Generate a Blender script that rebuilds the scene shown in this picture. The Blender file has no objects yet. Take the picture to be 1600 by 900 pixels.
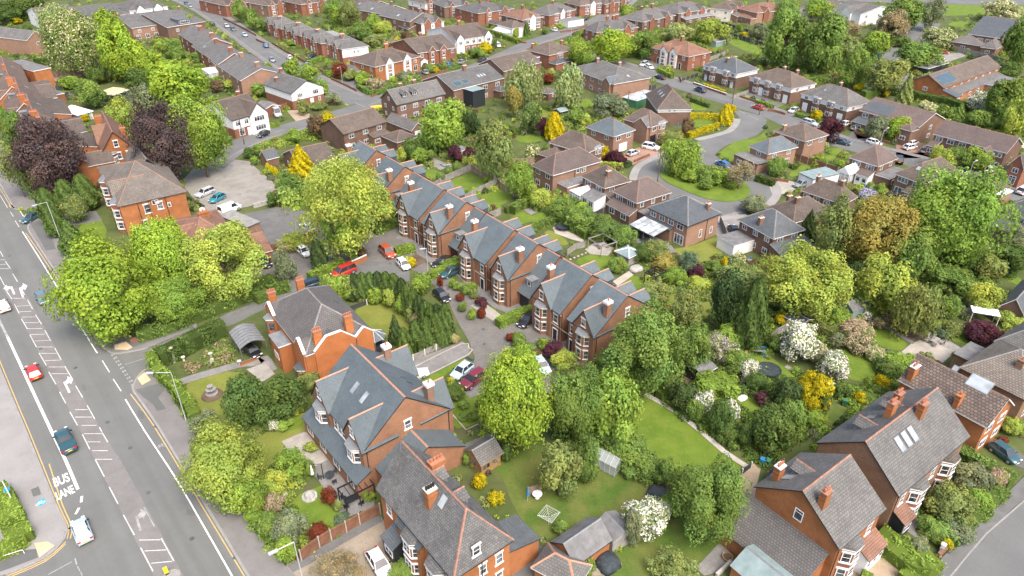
import bpy,bmesh,math,random
import numpy as np
from mathutils import Vector,Matrix
random.seed(7);RNG=np.random.default_rng(11)
SC=bpy.context.scene
COL=SC.collection
R_=math.radians
# -- camera, sky, sun, exposure
FPX,PITCH,CAMH=1100.0,R_(31.4),65.0
cam_d=bpy.data.cameras.new("camera");cam=bpy.data.objects.new("camera",cam_d);COL.objects.link(cam)
cam_d.sensor_width=36.0;cam_d.lens=FPX*36.0/1600.0
cam_d.clip_start=0.5;cam_d.clip_end=6000
cam.location=(0,0,CAMH);cam.rotation_euler=(math.pi/2-PITCH,0,0)
SC.camera=cam
SUN_EL,SUN_AZ=56.0,150.0
wd=bpy.data.worlds.new("World");SC.world=wd;wd.use_nodes=True
nt=wd.node_tree;bg=nt.nodes["Background"]
sky=nt.nodes.new("ShaderNodeTexSky");sky.sky_type='NISHITA';sky.sun_disc=False
sky.sun_elevation=R_(SUN_EL);sky.sun_rotation=R_(SUN_AZ)
sky.air_density=0.7;sky.dust_density=5.0;sky.ozone_density=0.6;sky.altitude=60
nt.links.new(sky.outputs[0],bg.inputs[0]);bg.inputs[1].default_value=0.15
sun_d=bpy.data.lights.new("sun",'SUN');sun=bpy.data.objects.new("sun",sun_d);COL.objects.link(sun)
sun_d.energy=0.8;sun_d.angle=R_(26);sun_d.color=(1.0,0.975,0.89)
sd=Vector((math.sin(R_(SUN_AZ))*math.cos(R_(SUN_EL)),math.cos(R_(SUN_AZ))*math.cos(R_(SUN_EL)),math.sin(R_(SUN_EL))))
sun.rotation_euler=(-sd).to_track_quat('-Z','Y').to_euler()
sun.location=(0,0,120)
vs=SC.view_settings
vs.view_transform='Standard';vs.look='None';vs.gamma=1.0;vs.use_curve_mapping=False
vs.exposure=1.47
SC.cycles.max_bounces=5;SC.cycles.transparent_max_bounces=6
# -- surveying: picture point + height -> place
_s,_c=math.sin(PITCH),math.cos(PITCH)
def P(px,py,z=0.0):
 u=(px-800)/FPX;v=(py-450)/FPX
 t=(CAMH-z)/(_s+v*_c)
 return Vector((u*t,(_c-v*_s)*t,z))
def depth_at(px,py,z=0.0):
 return(CAMH-z)/(_s+(py-450)/FPX*_c)
def to_px(p):
 x,y,z=p[0],p[1],p[2]-CAMH
 d=y*_c-z*_s
 return(800+FPX*x/d,450-FPX*(y*_s+z*_c)/d)
def Z(r,c,*v):
 """points read off the enlarged tile in row r, column c"""
 return[(400*(c-1)+v[i]/4.0,225*(r-1)+v[i+1]/4.0)for i in range(0,len(v),2)]
 # -- bookkeeping
def tag(o,label=None,cat=None,group=None,kind=None):
 if label:o['label']=label
 if cat:o['category']=cat
 if group:o['group']=group
 if kind:o['kind']=kind
 return o
def link(o,parent=None):
 COL.objects.link(o)
 if parent is not None:o.parent=parent
 return o
def empty(name,loc=(0,0,0),rz=0.0):
 o=bpy.data.objects.new(name,None);o.empty_display_size=0.3
 o.location=loc;o.rotation_euler=(0,0,rz);COL.objects.link(o);return o
REFS=[]
PLOTS,SHEETS,WAYS=[],[],[]
AUTO=[]
# -- materials
MATS={}
def _nodes(name):
 m=bpy.data.materials.new(name);m.use_nodes=True
 n=m.node_tree;b=n.nodes["Principled BSDF"];MATS[name]=m
 return m,n,b
def _ramp(n,fac,c1,c2,p1=0.35,p2=0.65):
 r=n.nodes.new("ShaderNodeValToRGB");r.color_ramp.elements[0].position=p1;r.color_ramp.elements[1].position=p2
 r.color_ramp.elements[0].color=(*c1,1);r.color_ramp.elements[1].color=(*c2,1)
 n.links.new(fac,r.inputs[0]);return r.outputs[0]
def _noise(n,vec,scale,detail=4.0,rough=0.6):
 t=n.nodes.new("ShaderNodeTexNoise");t.inputs['Scale'].default_value=scale;t.inputs['Detail'].default_value=detail
 t.inputs['Roughness'].default_value=rough
 if vec is not None:n.links.new(vec,t.inputs['Vector'])
 return t.outputs['Fac']
def _mix(n,a,b,fac,mode='MIX'):
 m=n.nodes.new("ShaderNodeMix");m.data_type='RGBA';m.blend_type=mode
 if isinstance(fac,(int,float)):m.inputs[0].default_value=fac
 else:n.links.new(fac,m.inputs[0])
 for i,v in((6,a),(7,b)):
  if isinstance(v,tuple):m.inputs[i].default_value=(*v,1)
  else:n.links.new(v,m.inputs[i])
 return m.outputs[2]
def plain(name,col,rough=0.7,var=0.12,scale=2.0,metal=0.0,world=False,spec=0.3):
 m,n,b=_nodes(name)
 tc=n.nodes.new("ShaderNodeTexCoord")
 if world:
  g=n.nodes.new("ShaderNodeNewGeometry");vec=g.outputs['Position']
 else:vec=tc.outputs['Object']
 f=_noise(n,vec,scale)
 lo=tuple(c*(1-var)for c in col);hi=tuple(min(1,c*(1+var))for c in col)
 n.links.new(_ramp(n,f,lo,hi),b.inputs['Base Color'])
 b.inputs['Roughness'].default_value=rough;b.inputs['Metallic'].default_value=metal
 b.inputs['Specular IOR Level'].default_value=spec
 return m
def masonry(name,c1,c2,mortar,bw=0.225,bh=0.075,msize=0.01,rough=0.85,blotch=0.25,bscale=0.5,bump=0.0,patch=None):
 """brick, slate or tile coursing on the metre UVs, with blotchy weathering"""
 m,n,b=_nodes(name)
 uv=n.nodes.new("ShaderNodeUVMap");uv.uv_map="UVMap"
 t=n.nodes.new("ShaderNodeTexBrick")
 t.inputs['Scale'].default_value=1.0;t.inputs['Brick Width'].default_value=bw;t.inputs['Row Height'].default_value=bh
 t.inputs['Mortar Size'].default_value=msize;t.inputs['Mortar Smooth'].default_value=0.3
 t.inputs['Color1'].default_value=(*c1,1);t.inputs['Color2'].default_value=(*c2,1);t.inputs['Mortar'].default_value=(*mortar,1)
 t.inputs['Bias'].default_value=0.0
 n.links.new(uv.outputs[0],t.inputs['Vector'])
 g=n.nodes.new("ShaderNodeNewGeometry")
 f=_noise(n,g.outputs['Position'],bscale,5.0,0.65)
 sh=_ramp(n,f,(1-blotch,)*3,(1+blotch*0.6,)*3,0.3,0.7)
 col=_mix(n,t.outputs['Color'],sh,1.0,'MULTIPLY')
 if patch:
  f2=_noise(n,g.outputs['Position'],1.7,6.0,0.7)
  col=_mix(n,col,patch,_ramp(n,f2,(0,0,0),(0.6,0.6,0.6),0.56,0.72))
 oi=n.nodes.new("ShaderNodeObjectInfo")
 rv=_ramp(n,oi.outputs['Random'],(0.86,0.87,0.88),(1.12,1.1,1.08),0.0,1.0)
 col=_mix(n,col,rv,1.0,'MULTIPLY')
 n.links.new(col,b.inputs['Base Color'])
 b.inputs['Roughness'].default_value=rough;b.inputs['Specular IOR Level'].default_value=0.25
 if bump:
  bp=n.nodes.new("ShaderNodeBump");bp.inputs['Strength'].default_value=bump;bp.inputs['Distance'].default_value=0.03
  n.links.new(t.outputs['Fac'],bp.inputs['Height']);bp.invert=True
  n.links.new(bp.outputs[0],b.inputs['Normal'])
 return m
def surface(name,c1,c2,scale=0.6,c3=None,s3=6.0,amt3=0.5,rough=0.9,fine=0.18,fscale=9.0,streak=0.0):
 """ground sheets: two-tone blotches, an optional third tone and a fine grain, in world metres"""
 m,n,b=_nodes(name)
 g=n.nodes.new("ShaderNodeNewGeometry");vec=g.outputs['Position']
 col=_ramp(n,_noise(n,vec,scale,5.0,0.6),c1,c2,0.36,0.64)
 if c3:
  col=_mix(n,col,c3,_ramp(n,_noise(n,vec,s3,4.0,0.65),(0,0,0),(amt3,)*3,0.5,0.68))
 col=_mix(n,col,_ramp(n,_noise(n,vec,fscale,3.0,0.7),(1-fine,)*3,(1+fine,)*3),1.0,'MULTIPLY')
 if streak:
  mp=n.nodes.new("ShaderNodeMapping");mp.vector_type='POINT';n.links.new(vec,mp.inputs[0])
  mp.inputs['Rotation'].default_value=(0,0,R_(49.8))
  m2=n.nodes.new("ShaderNodeMapping");m2.inputs['Scale'].default_value=(0.012,0.75,1);n.links.new(mp.outputs[0],m2.inputs[0]);mp=m2
  col=_mix(n,col,_ramp(n,_noise(n,mp.outputs[0],1.0,3.0,0.5),(1-streak,)*3,(1+streak*.8,)*3,.35,.65),1.0,'MULTIPLY')
 n.links.new(col,b.inputs['Base Color']);b.inputs['Roughness'].default_value=rough
 b.inputs['Specular IOR Level'].default_value=0.2
 return m
def pavers(name,c1,c2,mortar,bw,bh,ms,ang=0.0,blotch=0.2):
 m=masonry(name,c1,c2,mortar,bw,bh,ms,0.9,blotch,0.4)
 return m
masonry("brick_orange",(0.37,0.134,0.042),(0.31,0.106,0.034),(0.30,0.16,0.09),blotch=0.27)
masonry("brick_red",(0.265,0.096,0.050),(0.205,0.075,0.041),(0.24,0.15,0.11),blotch=0.22)
masonry("brick_new",(0.285,0.137,0.072),(0.225,0.104,0.056),(0.30,0.19,0.13),blotch=0.24)
masonry("brick_brown",(0.185,0.106,0.070),(0.140,0.080,0.055),(0.2,0.14,0.11),blotch=0.22)
masonry("brick_terra",(0.43,0.15,0.046),(0.38,0.127,0.04),(0.4,0.17,0.08),blotch=0.2)
masonry("brick_buff",(0.29,0.16,0.09),(0.21,0.115,0.066),(0.26,0.18,0.12),blotch=0.26)
masonry("brick_pale",(0.28,0.160,0.105),(0.225,0.127,0.083),(0.32,0.22,0.17),blotch=0.18)
masonry("slate_blue",(0.116,0.142,0.154),(0.098,0.121,0.132),(0.066,0.082,0.09),0.30,0.20,0.014,0.62,0.16,0.5,0.3)
masonry("slate_dark",(0.105,0.118,0.126),(0.082,0.093,0.10),(0.042,0.048,0.053),0.33,0.28,0.02,0.6,0.16,0.4,0.3)
masonry("slate_old",(0.160,0.158,0.154),(0.116,0.115,0.113),(0.06,0.059,0.058),0.33,0.24,0.022,0.75,0.3,0.45,0.4,(0.24,0.215,0.18))
masonry("slate_grey",(0.150,0.147,0.140),(0.114,0.112,0.107),(0.06,0.058,0.056),0.36,0.3,0.025,0.75,0.22,0.4,0.3,(0.185,0.178,0.155))
masonry("tile_brown",(0.148,0.120,0.099),(0.110,0.090,0.075),(0.055,0.042,0.035),0.33,0.30,0.03,0.75,0.24,0.4,0.35,(0.19,0.16,0.13))
masonry("tile_purple",(0.143,0.113,0.100),(0.120,0.094,0.084),(0.07,0.05,0.045),0.38,0.32,0.03,0.75,0.16,0.4,0.35)
masonry("tile_red",(0.24,0.135,0.092),(0.19,0.108,0.076),(0.1,0.05,0.035),0.30,0.26,0.025,0.75,0.24,0.45,0.3,(0.25,0.19,0.15))
masonry("tile_grey",(0.205,0.180,0.150),(0.155,0.135,0.115),(0.07,0.062,0.055),0.40,0.34,0.035,0.8,0.2,0.35,0.4)
masonry("tile_villa",(0.128,0.123,0.118),(0.102,0.098,0.095),(0.055,0.05,0.048),0.33,0.30,0.03,0.75,0.15,0.4,0.4)
masonry("tile_pantile",(0.20,0.155,0.125),(0.12,0.098,0.084),(0.055,0.045,0.04),0.44,0.40,0.045,0.8,0.24,0.5,0.5)
masonry("tile_terrace",(0.20,0.142,0.110),(0.15,0.11,0.088),(0.08,0.055,0.045),0.30,0.26,0.025,0.75,0.3,0.5,0.3,(0.22,0.18,0.15))
plain("flat_felt",(0.15,0.15,0.148),0.9,0.22,0.8)
plain("felt_green",(0.19,0.25,0.25),0.85,0.16,0.8)
plain("metal_roof",(0.24,0.235,0.22),0.6,0.15,0.8)
plain("lead",(0.18,0.19,0.195),0.6,0.15,1.5)
plain("ridge_orange",(0.40,0.215,0.14),0.8,0.12,3)
plain("ridge_brown",(0.20,0.13,0.10),0.8,0.2,3)
plain("ridge_red",(0.27,0.15,0.108),0.8,0.25,3)
plain("ridge_grey",(0.20,0.19,0.18),0.8,0.2,3)
plain("terracotta",(0.40,0.16,0.09),0.8,0.15,3)
plain("white_paint",(0.74,0.73,0.72),0.55,0.05,2)
plain("white_upvc",(0.78,0.78,0.77),0.4,0.03,2)
plain("stone_cream",(0.58,0.53,0.44),0.85,0.1,2)
plain("render_white",(0.72,0.71,0.69),0.85,0.07,0.6)
plain("render_cream",(0.66,0.60,0.50),0.85,0.08,0.6)
plain("black_trim",(0.018,0.018,0.02),0.5,0.2,2)
plain("grey_trim",(0.12,0.12,0.12),0.6,0.15,2)
plain("brown_trim",(0.10,0.055,0.035),0.7,0.2,2)
plain("dark_cladding",(0.025,0.03,0.033),0.6,0.2,2)
plain("grey_cladding",(0.13,0.14,0.155),0.6,0.15,2)
plain("door_black",(0.02,0.022,0.025),0.35,0.1,2)
plain("door_white",(0.72,0.72,0.71),0.4,0.04,2)
plain("fence_wood",(0.26,0.19,0.135),0.85,0.25,1.2)
plain("fence_brown",(0.20,0.10,0.06),0.85,0.25,1.2)
plain("fence_grey",(0.26,0.245,0.225),0.85,0.2,1.2)
plain("fence_dark",(0.05,0.055,0.058),0.8,0.2,1.2)
plain("concrete",(0.40,0.37,0.33),0.9,0.15,1.0)
plain("timber",(0.32,0.19,0.09),0.8,0.2,2)
plain("timber_pale",(0.50,0.40,0.28),0.8,0.15,2)
plain("bark",(0.11,0.085,0.065),0.95,0.3,2)
plain("bark_pale",(0.36,0.34,0.30),0.9,0.25,2)
plain("cut_wood",(0.55,0.42,0.26),0.9,0.15,3)
plain("galvanised",(0.52,0.54,0.55),0.45,0.08,2,0.3)
plain("rubber",(0.02,0.02,0.02),0.85,0.2,4)
plain("alloy",(0.42,0.43,0.44),0.4,0.1,4,0.5)
plain("plastic_blue",(0.03,0.20,0.42),0.5,0.1,2)
plain("plastic_green",(0.05,0.16,0.08),0.5,0.1,2)
plain("plastic_black",(0.02,0.022,0.025),0.5,0.2,2)
plain("cover_dark",(0.035,0.045,0.05),0.75,0.3,2)
plain("sign_yellow",(0.80,0.52,0.02),0.5,0.05,2)
plain("sign_blue",(0.02,0.28,0.62),0.5,0.05,2)
plain("stone_grey",(0.34,0.33,0.31),0.9,0.2,2)
plain("solar",(0.05,0.085,0.105),0.25,0.15,1.0,0.0,False,0.5)
plain("lamp_red",(0.45,0.02,0.02),0.3,0.05,2)
plain("lamp_white",(0.75,0.75,0.75),0.2,0.05,2)
plain("plate_yellow",(0.75,0.50,0.03),0.5,0.05,2)
def glass(name,col,rough=0.06,var=0.5,sc=0.35):
 m,n,b=_nodes(name)
 oi=n.nodes.new("ShaderNodeObjectInfo")
 g=n.nodes.new("ShaderNodeNewGeometry")
 f=_noise(n,g.outputs['Position'],sc,2.0)
 c=_ramp(n,f,tuple(x*(1-var)for x in col),tuple(x*(1+var)for x in col),0.4,0.6)
 n.links.new(c,b.inputs['Base Color']);b.inputs['Roughness'].default_value=rough
 b.inputs['Specular IOR Level'].default_value=0.7
 return m
glass("pane_dark",(0.055,0.06,0.065),0.08,0.7,1.6)
glass("pane_blind",(0.20,0.19,0.17),0.15,0.6,1.6)
glass("pane_grey",(0.12,0.135,0.15),0.08,0.7,1.6)
glass("pane_sky",(0.30,0.33,0.34),0.12,0.25)  # pale glass: the sky's reflection is put into its base colour
glass("pane_car",(0.03,0.035,0.04),0.05,0.3)
glass("pane_conservatory",(0.42,0.45,0.45),0.15,0.3,0.6)
m,n,b=_nodes("car_paint")
oi=n.nodes.new("ShaderNodeObjectInfo");n.links.new(oi.outputs['Color'],b.inputs['Base Color'])
b.inputs['Roughness'].default_value=0.28;b.inputs['Coat Weight'].default_value=0.6;b.inputs['Coat Roughness'].default_value=0.08
def leafmat(name,petal=None,transl=0.36):
 m,n,b=_nodes(name)
 n.nodes.remove(b)
 out=n.nodes["Material Output"]
 g=n.nodes.new("ShaderNodeNewGeometry")
 rnd=_ramp(n,g.outputs['Random Per Island'],(0.74,0.76,0.70),(1.26,1.22,1.24),0.0,1.0)
 if petal is None:
  oi=n.nodes.new("ShaderNodeObjectInfo");at=n.nodes.new("ShaderNodeAttribute");at.attribute_name="tint"
  col=_mix(n,oi.outputs['Color'],at.outputs['Color'],1.0,'MULTIPLY')
 else:col=petal
 col=_mix(n,col,rnd,1.0,'MULTIPLY')
 d=n.nodes.new("ShaderNodeBsdfDiffuse");t=n.nodes.new("ShaderNodeBsdfTranslucent");mx=n.nodes.new("ShaderNodeMixShader")
 n.links.new(col,d.inputs[0]);n.links.new(col,t.inputs[0])
 mx.inputs[0].default_value=transl
 n.links.new(d.outputs[0],mx.inputs[1]);n.links.new(t.outputs[0],mx.inputs[2]);n.links.new(mx.outputs[0],out.inputs[0])
 return m
m,n,b=_nodes("pane_greenhouse");b.inputs['Base Color'].default_value=(.5,.55,.55,1);b.inputs['Alpha'].default_value=.42;b.inputs['Roughness'].default_value=.12
leafmat("leaf")
leafmat("petal_white",(0.78,0.75,0.68),0.3);leafmat("petal_cream",(0.62,0.56,0.36),0.3)
leafmat("petal_pink",(0.55,0.36,0.32),0.3);leafmat("petal_lilac",(0.50,0.42,0.47),0.3);leafmat("petal_yellow",(0.72,0.45,0.03),0.3)
leafmat("petal_beige",(0.55,0.42,0.30),0.3);leafmat("petal_mauve",(0.42,0.40,0.62),0.3)
surface("ground_garden",(0.055,0.080,0.022),(0.095,0.118,0.034),0.25,(0.12,0.092,0.06),0.35,0.5)
surface("lawn_green",(0.085,0.145,0.016),(0.130,0.186,0.024),0.35,(0.165,0.178,0.036),0.9,0.5,fine=0.14,fscale=6)
surface("lawn_worn",(0.058,0.108,0.016),(0.140,0.146,0.040),0.22,(0.07,0.13,0.02),0.5,0.7,fine=0.16,fscale=6)
surface("lawn_dry",(0.125,0.155,0.026),(0.175,0.190,0.040),0.3,(0.19,0.17,0.055),0.8,0.4,fine=0.14,fscale=6)
surface("asphalt_road",(0.132,0.135,0.127),(0.146,0.149,0.140),0.12,(0.120,0.123,0.117),0.5,0.4,fine=0.07,fscale=14,streak=0.07)
surface("asphalt_street",(0.125,0.127,0.123),(0.152,0.154,0.149),0.15,(0.103,0.105,0.102),0.6,0.4,fine=0.08,fscale=10)
surface("asphalt_patch",(0.108,0.110,0.105),(0.124,0.126,0.121),0.4,fine=0.08,fscale=10)
surface("asphalt_lot",(0.12,0.121,0.117),(0.15,0.151,0.145),0.3,(0.098,0.099,0.096),0.8,0.5,fine=0.1,fscale=10)
surface("pavement_grey",(0.158,0.151,0.144),(0.19,0.182,0.173),0.3,(0.13,0.125,0.12),0.7,0.4,fine=0.1,fscale=8)
surface("pavement_pale",(0.232,0.224,0.213),(0.28,0.271,0.258),0.3,(0.19,0.181,0.17),0.6,0.5,fine=0.1,fscale=8)
surface("tactile_buff",(0.48,0.36,0.22),(0.54,0.42,0.27),1.0,fine=0.12,fscale=12)
surface("kerb_stone",(0.225,0.217,0.203),(0.275,0.265,0.247),0.7,fine=0.12)
surface("concrete_lot",(0.215,0.203,0.180),(0.27,0.257,0.230),0.2,(0.16,0.15,0.133),0.5,0.6,fine=0.1,fscale=5)
surface("gravel_buff",(0.29,0.225,0.155),(0.36,0.285,0.205),0.4,fine=0.16,fscale=12)
surface("gravel_brown",(0.22,0.18,0.13),(0.30,0.255,0.195),0.3,(0.18,0.155,0.12),0.6,0.5,fine=0.16,fscale=10)
surface("soil",(0.085,0.06,0.042),(0.14,0.10,0.07),0.5,fine=0.25)
surface("paint_white",(0.62,0.60,0.57),(0.78,0.77,0.74),0.9,(0.42,0.40,0.38),1.6,0.5,fine=0.08)
surface("paint_faded",(0.44,0.435,0.42),(0.56,0.55,0.53),0.9,(0.30,0.295,0.285),1.6,0.6,fine=0.1)
surface("paint_worn",(0.23,0.226,0.217),(0.35,0.34,0.325),1.2,fine=0.12)
surface("paint_yellow",(0.46,0.31,0.11),(0.52,0.36,0.15),0.8,(0.36,0.29,0.2),1.2,0.6,fine=0.1)
surface("paint_blue",(0.03,0.30,0.62),(0.05,0.38,0.70),0.8,fine=0.1)
pavers("block_paving",(0.180,0.169,0.154),(0.155,0.146,0.134),(0.11,0.104,0.096),0.4,0.2,0.02)
pavers("block_red",(0.33,0.205,0.15),(0.28,0.17,0.125),(0.18,0.12,0.095),0.4,0.2,0.02)
pavers("slab_pale",(0.35,0.33,0.29),(0.30,0.283,0.25),(0.24,0.21,0.18),0.9,0.6,0.02)
pavers("slab_grey",(0.225,0.219,0.208),(0.19,0.186,0.178),(0.16,0.15,0.145),0.6,0.6,0.025)
pavers("slab_cream",(0.42,0.38,0.325),(0.38,0.345,0.295),(0.38,0.33,0.28),0.9,0.6,0.02)
def M(x):return MATS[x]if isinstance(x,str)else x
# -- mesh builder
class MB:
 def __init__(s):s.v=[];s.f=[];s.m=[]
 def add(s,verts,faces,mi=0):
  b=len(s.v);s.v+=[tuple(v)for v in verts]
  for f in faces:s.f.append(tuple(b+i for i in f));s.m.append(mi)
  return s
 def box(s,x0,x1,y0,y1,z0,z1,mi=0,tm=None):
  v=[(x0,y0,z0),(x1,y0,z0),(x1,y1,z0),(x0,y1,z0),(x0,y0,z1),(x1,y0,z1),(x1,y1,z1),(x0,y1,z1)]
  fs=[(3,2,1,0),(0,1,5,4),(1,2,6,5),(2,3,7,6),(3,0,4,7)]
  s.add(v,fs,mi);s.add(v[4:],[(0,1,2,3)],mi if tm is None else tm);return s
 def prism(s,poly,z0,z1,mi=0,tm=None):
  """poly counter-clockwise in xy, extruded in z"""
  n=len(poly)
  s.add([(p[0],p[1],z0)for p in poly]+[(p[0],p[1],z1)for p in poly],[tuple(range(n-1,-1,-1))]+[(i,(i+1)%n,n+(i+1)%n,n+i)for i in range(n)],mi)
  s.add([(p[0],p[1],z1)for p in poly],[tuple(range(n))],mi if tm is None else tm);return s
 def cyl(s,c,r0,r1,z0,z1,n=10,mi=0):
  a=[2*math.pi*i/n for i in range(n)]
  s.add([(c[0]+r0*math.cos(t),c[1]+r0*math.sin(t),z0)for t in a]+[(c[0]+r1*math.cos(t),c[1]+r1*math.sin(t),z1)for t in a],[(i,(i+1)%n,n+(i+1)%n,n+i)for i in range(n)]+[tuple(range(n-1,-1,-1)),tuple(range(n,2*n))],mi);return s
 def tube(s,p,q,r0,r1=None,n=6,mi=0):
  p,q=Vector(p),Vector(q);r1=r0 if r1 is None else r1
  d=(q-p).normalized();a=d.orthogonal().normalized();b=d.cross(a)
  vs=[p+(a*math.cos(2*math.pi*i/n)+b*math.sin(2*math.pi*i/n))*r0 for i in range(n)]
  vs+=[q+(a*math.cos(2*math.pi*i/n)+b*math.sin(2*math.pi*i/n))*r1 for i in range(n)]
  s.add(vs,[(i,(i+1)%n,n+(i+1)%n,n+i)for i in range(n)]+[tuple(range(n-1,-1,-1)),tuple(range(n,2*n))],mi);return s
 def cap(s,p,q,w=0.14,h=0.07,mi=0):
  """ridge or hip capping from p to q"""
  p,q=Vector(p),Vector(q);d=(q-p);hd=Vector((d.x,d.y,0))
  if hd.length<1e-4:return s
  n=Vector((-hd.y,hd.x,0)).normalized()*w;u=Vector((0,0,h))
  lo=Vector((0,0,-0.06))
  s.add([p-n+lo,q-n+lo,q+u,p+u,q+n+lo,p+n+lo],[(0,1,2,3),(3,2,4,5),(0,3,5),(1,4,2)],mi);return s
 def mesh(s,name,mats):
  me=bpy.data.meshes.new(name);me.from_pydata(s.v,[],s.f)
  for m in(mats if isinstance(mats,(list,tuple))else[mats]):me.materials.append(M(m))
  me.polygons.foreach_set('material_index',s.m)
  uvl=me.uv_layers.new(name="UVMap")
  if s.f:
   co=np.array(s.v);
   nl=len(me.loops);uv=np.zeros((nl,2))
   nor=np.zeros(len(me.polygons)*3);me.polygons.foreach_get('normal',nor);nor=nor.reshape(-1,3)
   ls=np.zeros(len(me.polygons),int);me.polygons.foreach_get('loop_start',ls)
   lt=np.zeros(len(me.polygons),int);me.polygons.foreach_get('loop_total',lt)
   vi=np.zeros(nl,int);me.loops.foreach_get('vertex_index',vi)
   pi=np.repeat(np.arange(len(ls)),lt)
   u=np.stack([-nor[:,1],nor[:,0],np.zeros(len(nor))],1);ln=np.linalg.norm(u,axis=1)
   flat=ln<0.02;u[flat]=(1,0,0);ln[flat]=1;u/=ln[:,None]
   w=np.cross(nor,u);w[flat]=(0,1,0)
   uv[:,0]=(co[vi]*u[pi]).sum(1);uv[:,1]=(co[vi]*w[pi]).sum(1)
   uvl.data.foreach_set('uv',uv.ravel())
  me.update();return me
 def build(s,name,mats,parent=None,loc=(0,0,0),rz=0.0):
  o=bpy.data.objects.new(name,s.mesh(name,mats));o.location=loc;o.rotation_euler=(0,0,rz)
  return link(o,parent)
def inst(name,me,parent=None,loc=(0,0,0),rz=0.0,sc=(1,1,1),color=None):
 o=bpy.data.objects.new(name,me);o.location=loc;o.rotation_euler=(0,0,rz);o.scale=sc
 if color:o.color=(*color,1)
 return link(o,parent)
_MC={}
def cached(key,fn):
 if key not in _MC:_MC[key]=fn()
 return _MC[key]
 # -- flat sheets
_LV={'n':0}
def gp(pts):return[P(x,y,0)for x,y in pts]
def smooth_poly(w,k=2):
 for _ in range(k):
  o=[]
  for i in range(len(w)):
   a,b=w[i],w[(i+1)%len(w)]
   o+=[a*.75+b*.25,a*.25+b*.75]
  w=o
 return w
def sheet(name,pts,mat,z,smooth=0,kind='structure',world=False,thick=0.0,side=None):
 w=[Vector(p)for p in pts]if world else gp(pts)
 if smooth:w=smooth_poly(w,smooth)
 if name not in('ground','flower_bed','planting_bed'):SHEETS.append(w)
 ar=sum(w[i].x*w[(i+1)%len(w)].y-w[(i+1)%len(w)].x*w[i].y for i in range(len(w)))
 if ar<0:w.reverse()
 bm=bmesh.new();vs=[bm.verts.new((p.x,p.y,z))for p in w]
 f=bm.faces.new(vs)
 if thick:
  r=bmesh.ops.extrude_face_region(bm,geom=[f]);nv=[g for g in r['geom']if isinstance(g,bmesh.types.BMVert)]
  for v in nv:v.co.z-=thick
 bmesh.ops.recalc_face_normals(bm,faces=bm.faces)
 for ff in list(bm.faces):
  if len(ff.verts)>4:pass
 bmesh.ops.triangulate(bm,faces=[q for q in bm.faces if len(q.verts)>4])
 uvl=bm.loops.layers.uv.new("UVMap");ca,sa=math.cos(R_(37.5)),math.sin(R_(37.5))
 for q in bm.faces:
  if q.normal.z<0 and not thick:q.normal_flip()
  for l in q.loops:l[uvl].uv=(l.vert.co.x*ca+l.vert.co.y*sa,-l.vert.co.x*sa+l.vert.co.y*ca)
 me=bpy.data.meshes.new(name);bm.to_mesh(me);bm.free();me.materials.append(M(mat))
 o=bpy.data.objects.new(name,me);link(o);o['kind']=kind;return o
def ribbon_pts(w,width,closed=False):
 L,Rr=[],[]
 n=len(w)
 for i in range(n):
  a=w[i-1]if(i or closed)else w[i];b=w[(i+1)%n]if(i<n-1 or closed)else w[i]
  d=(b-a);d.z=0;d.normalize();nn=Vector((-d.y,d.x,0))*width/2
  L.append(w[i]+nn);Rr.append(w[i]-nn)
 return L,Rr
def resample(w,k=3):
 """Catmull-Rom"""
 o=[]
 for i in range(len(w)-1):
  p0=w[max(i-1,0)];p1=w[i];p2=w[i+1];p3=w[min(i+2,len(w)-1)]
  for j in range(k):
   t=j/k
   o.append(0.5*((2*p1)+(p2-p0)*t+(2*p0-5*p1+4*p2-p3)*t*t+(3*p1-p0-3*p2+p3)*t**3))
 o.append(w[-1]);return o
def ribbon_mb(mb,pts,width,z,mi=0,k=3,thick=0.0,world=False):
 w=[Vector(p)for p in pts]if world else gp(pts)
 if len(w)>2 and k>1:w=resample(w,k)
 if width>.8:WAYS.append((w,width))
 L,Rr=ribbon_pts(w,width)
 for i in range(len(w)-1):
  a,b,c,d=Rr[i],Rr[i+1],L[i+1],L[i]
  v=[(p.x,p.y,z)for p in(a,b,c,d)]
  if thick:
   v+=[(p.x,p.y,z-thick)for p in(a,b,c,d)]
   mb.add(v,[(0,1,2,3),(1,0,4,5),(3,2,6,7)]+([(0,3,7,4)]if i==0 else[])+([(2,1,5,6)]if i==len(w)-2 else[]),mi)
  else:mb.add(v,[(0,1,2,3)],mi)
def ribbon(name,pts,width,mat,z,kind='structure',k=3,thick=0.0,world=False):
 mb=MB();ribbon_mb(mb,pts,width,z,0,k,thick,world)
 o=mb.build(name,mat);o['kind']=kind;return o
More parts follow.
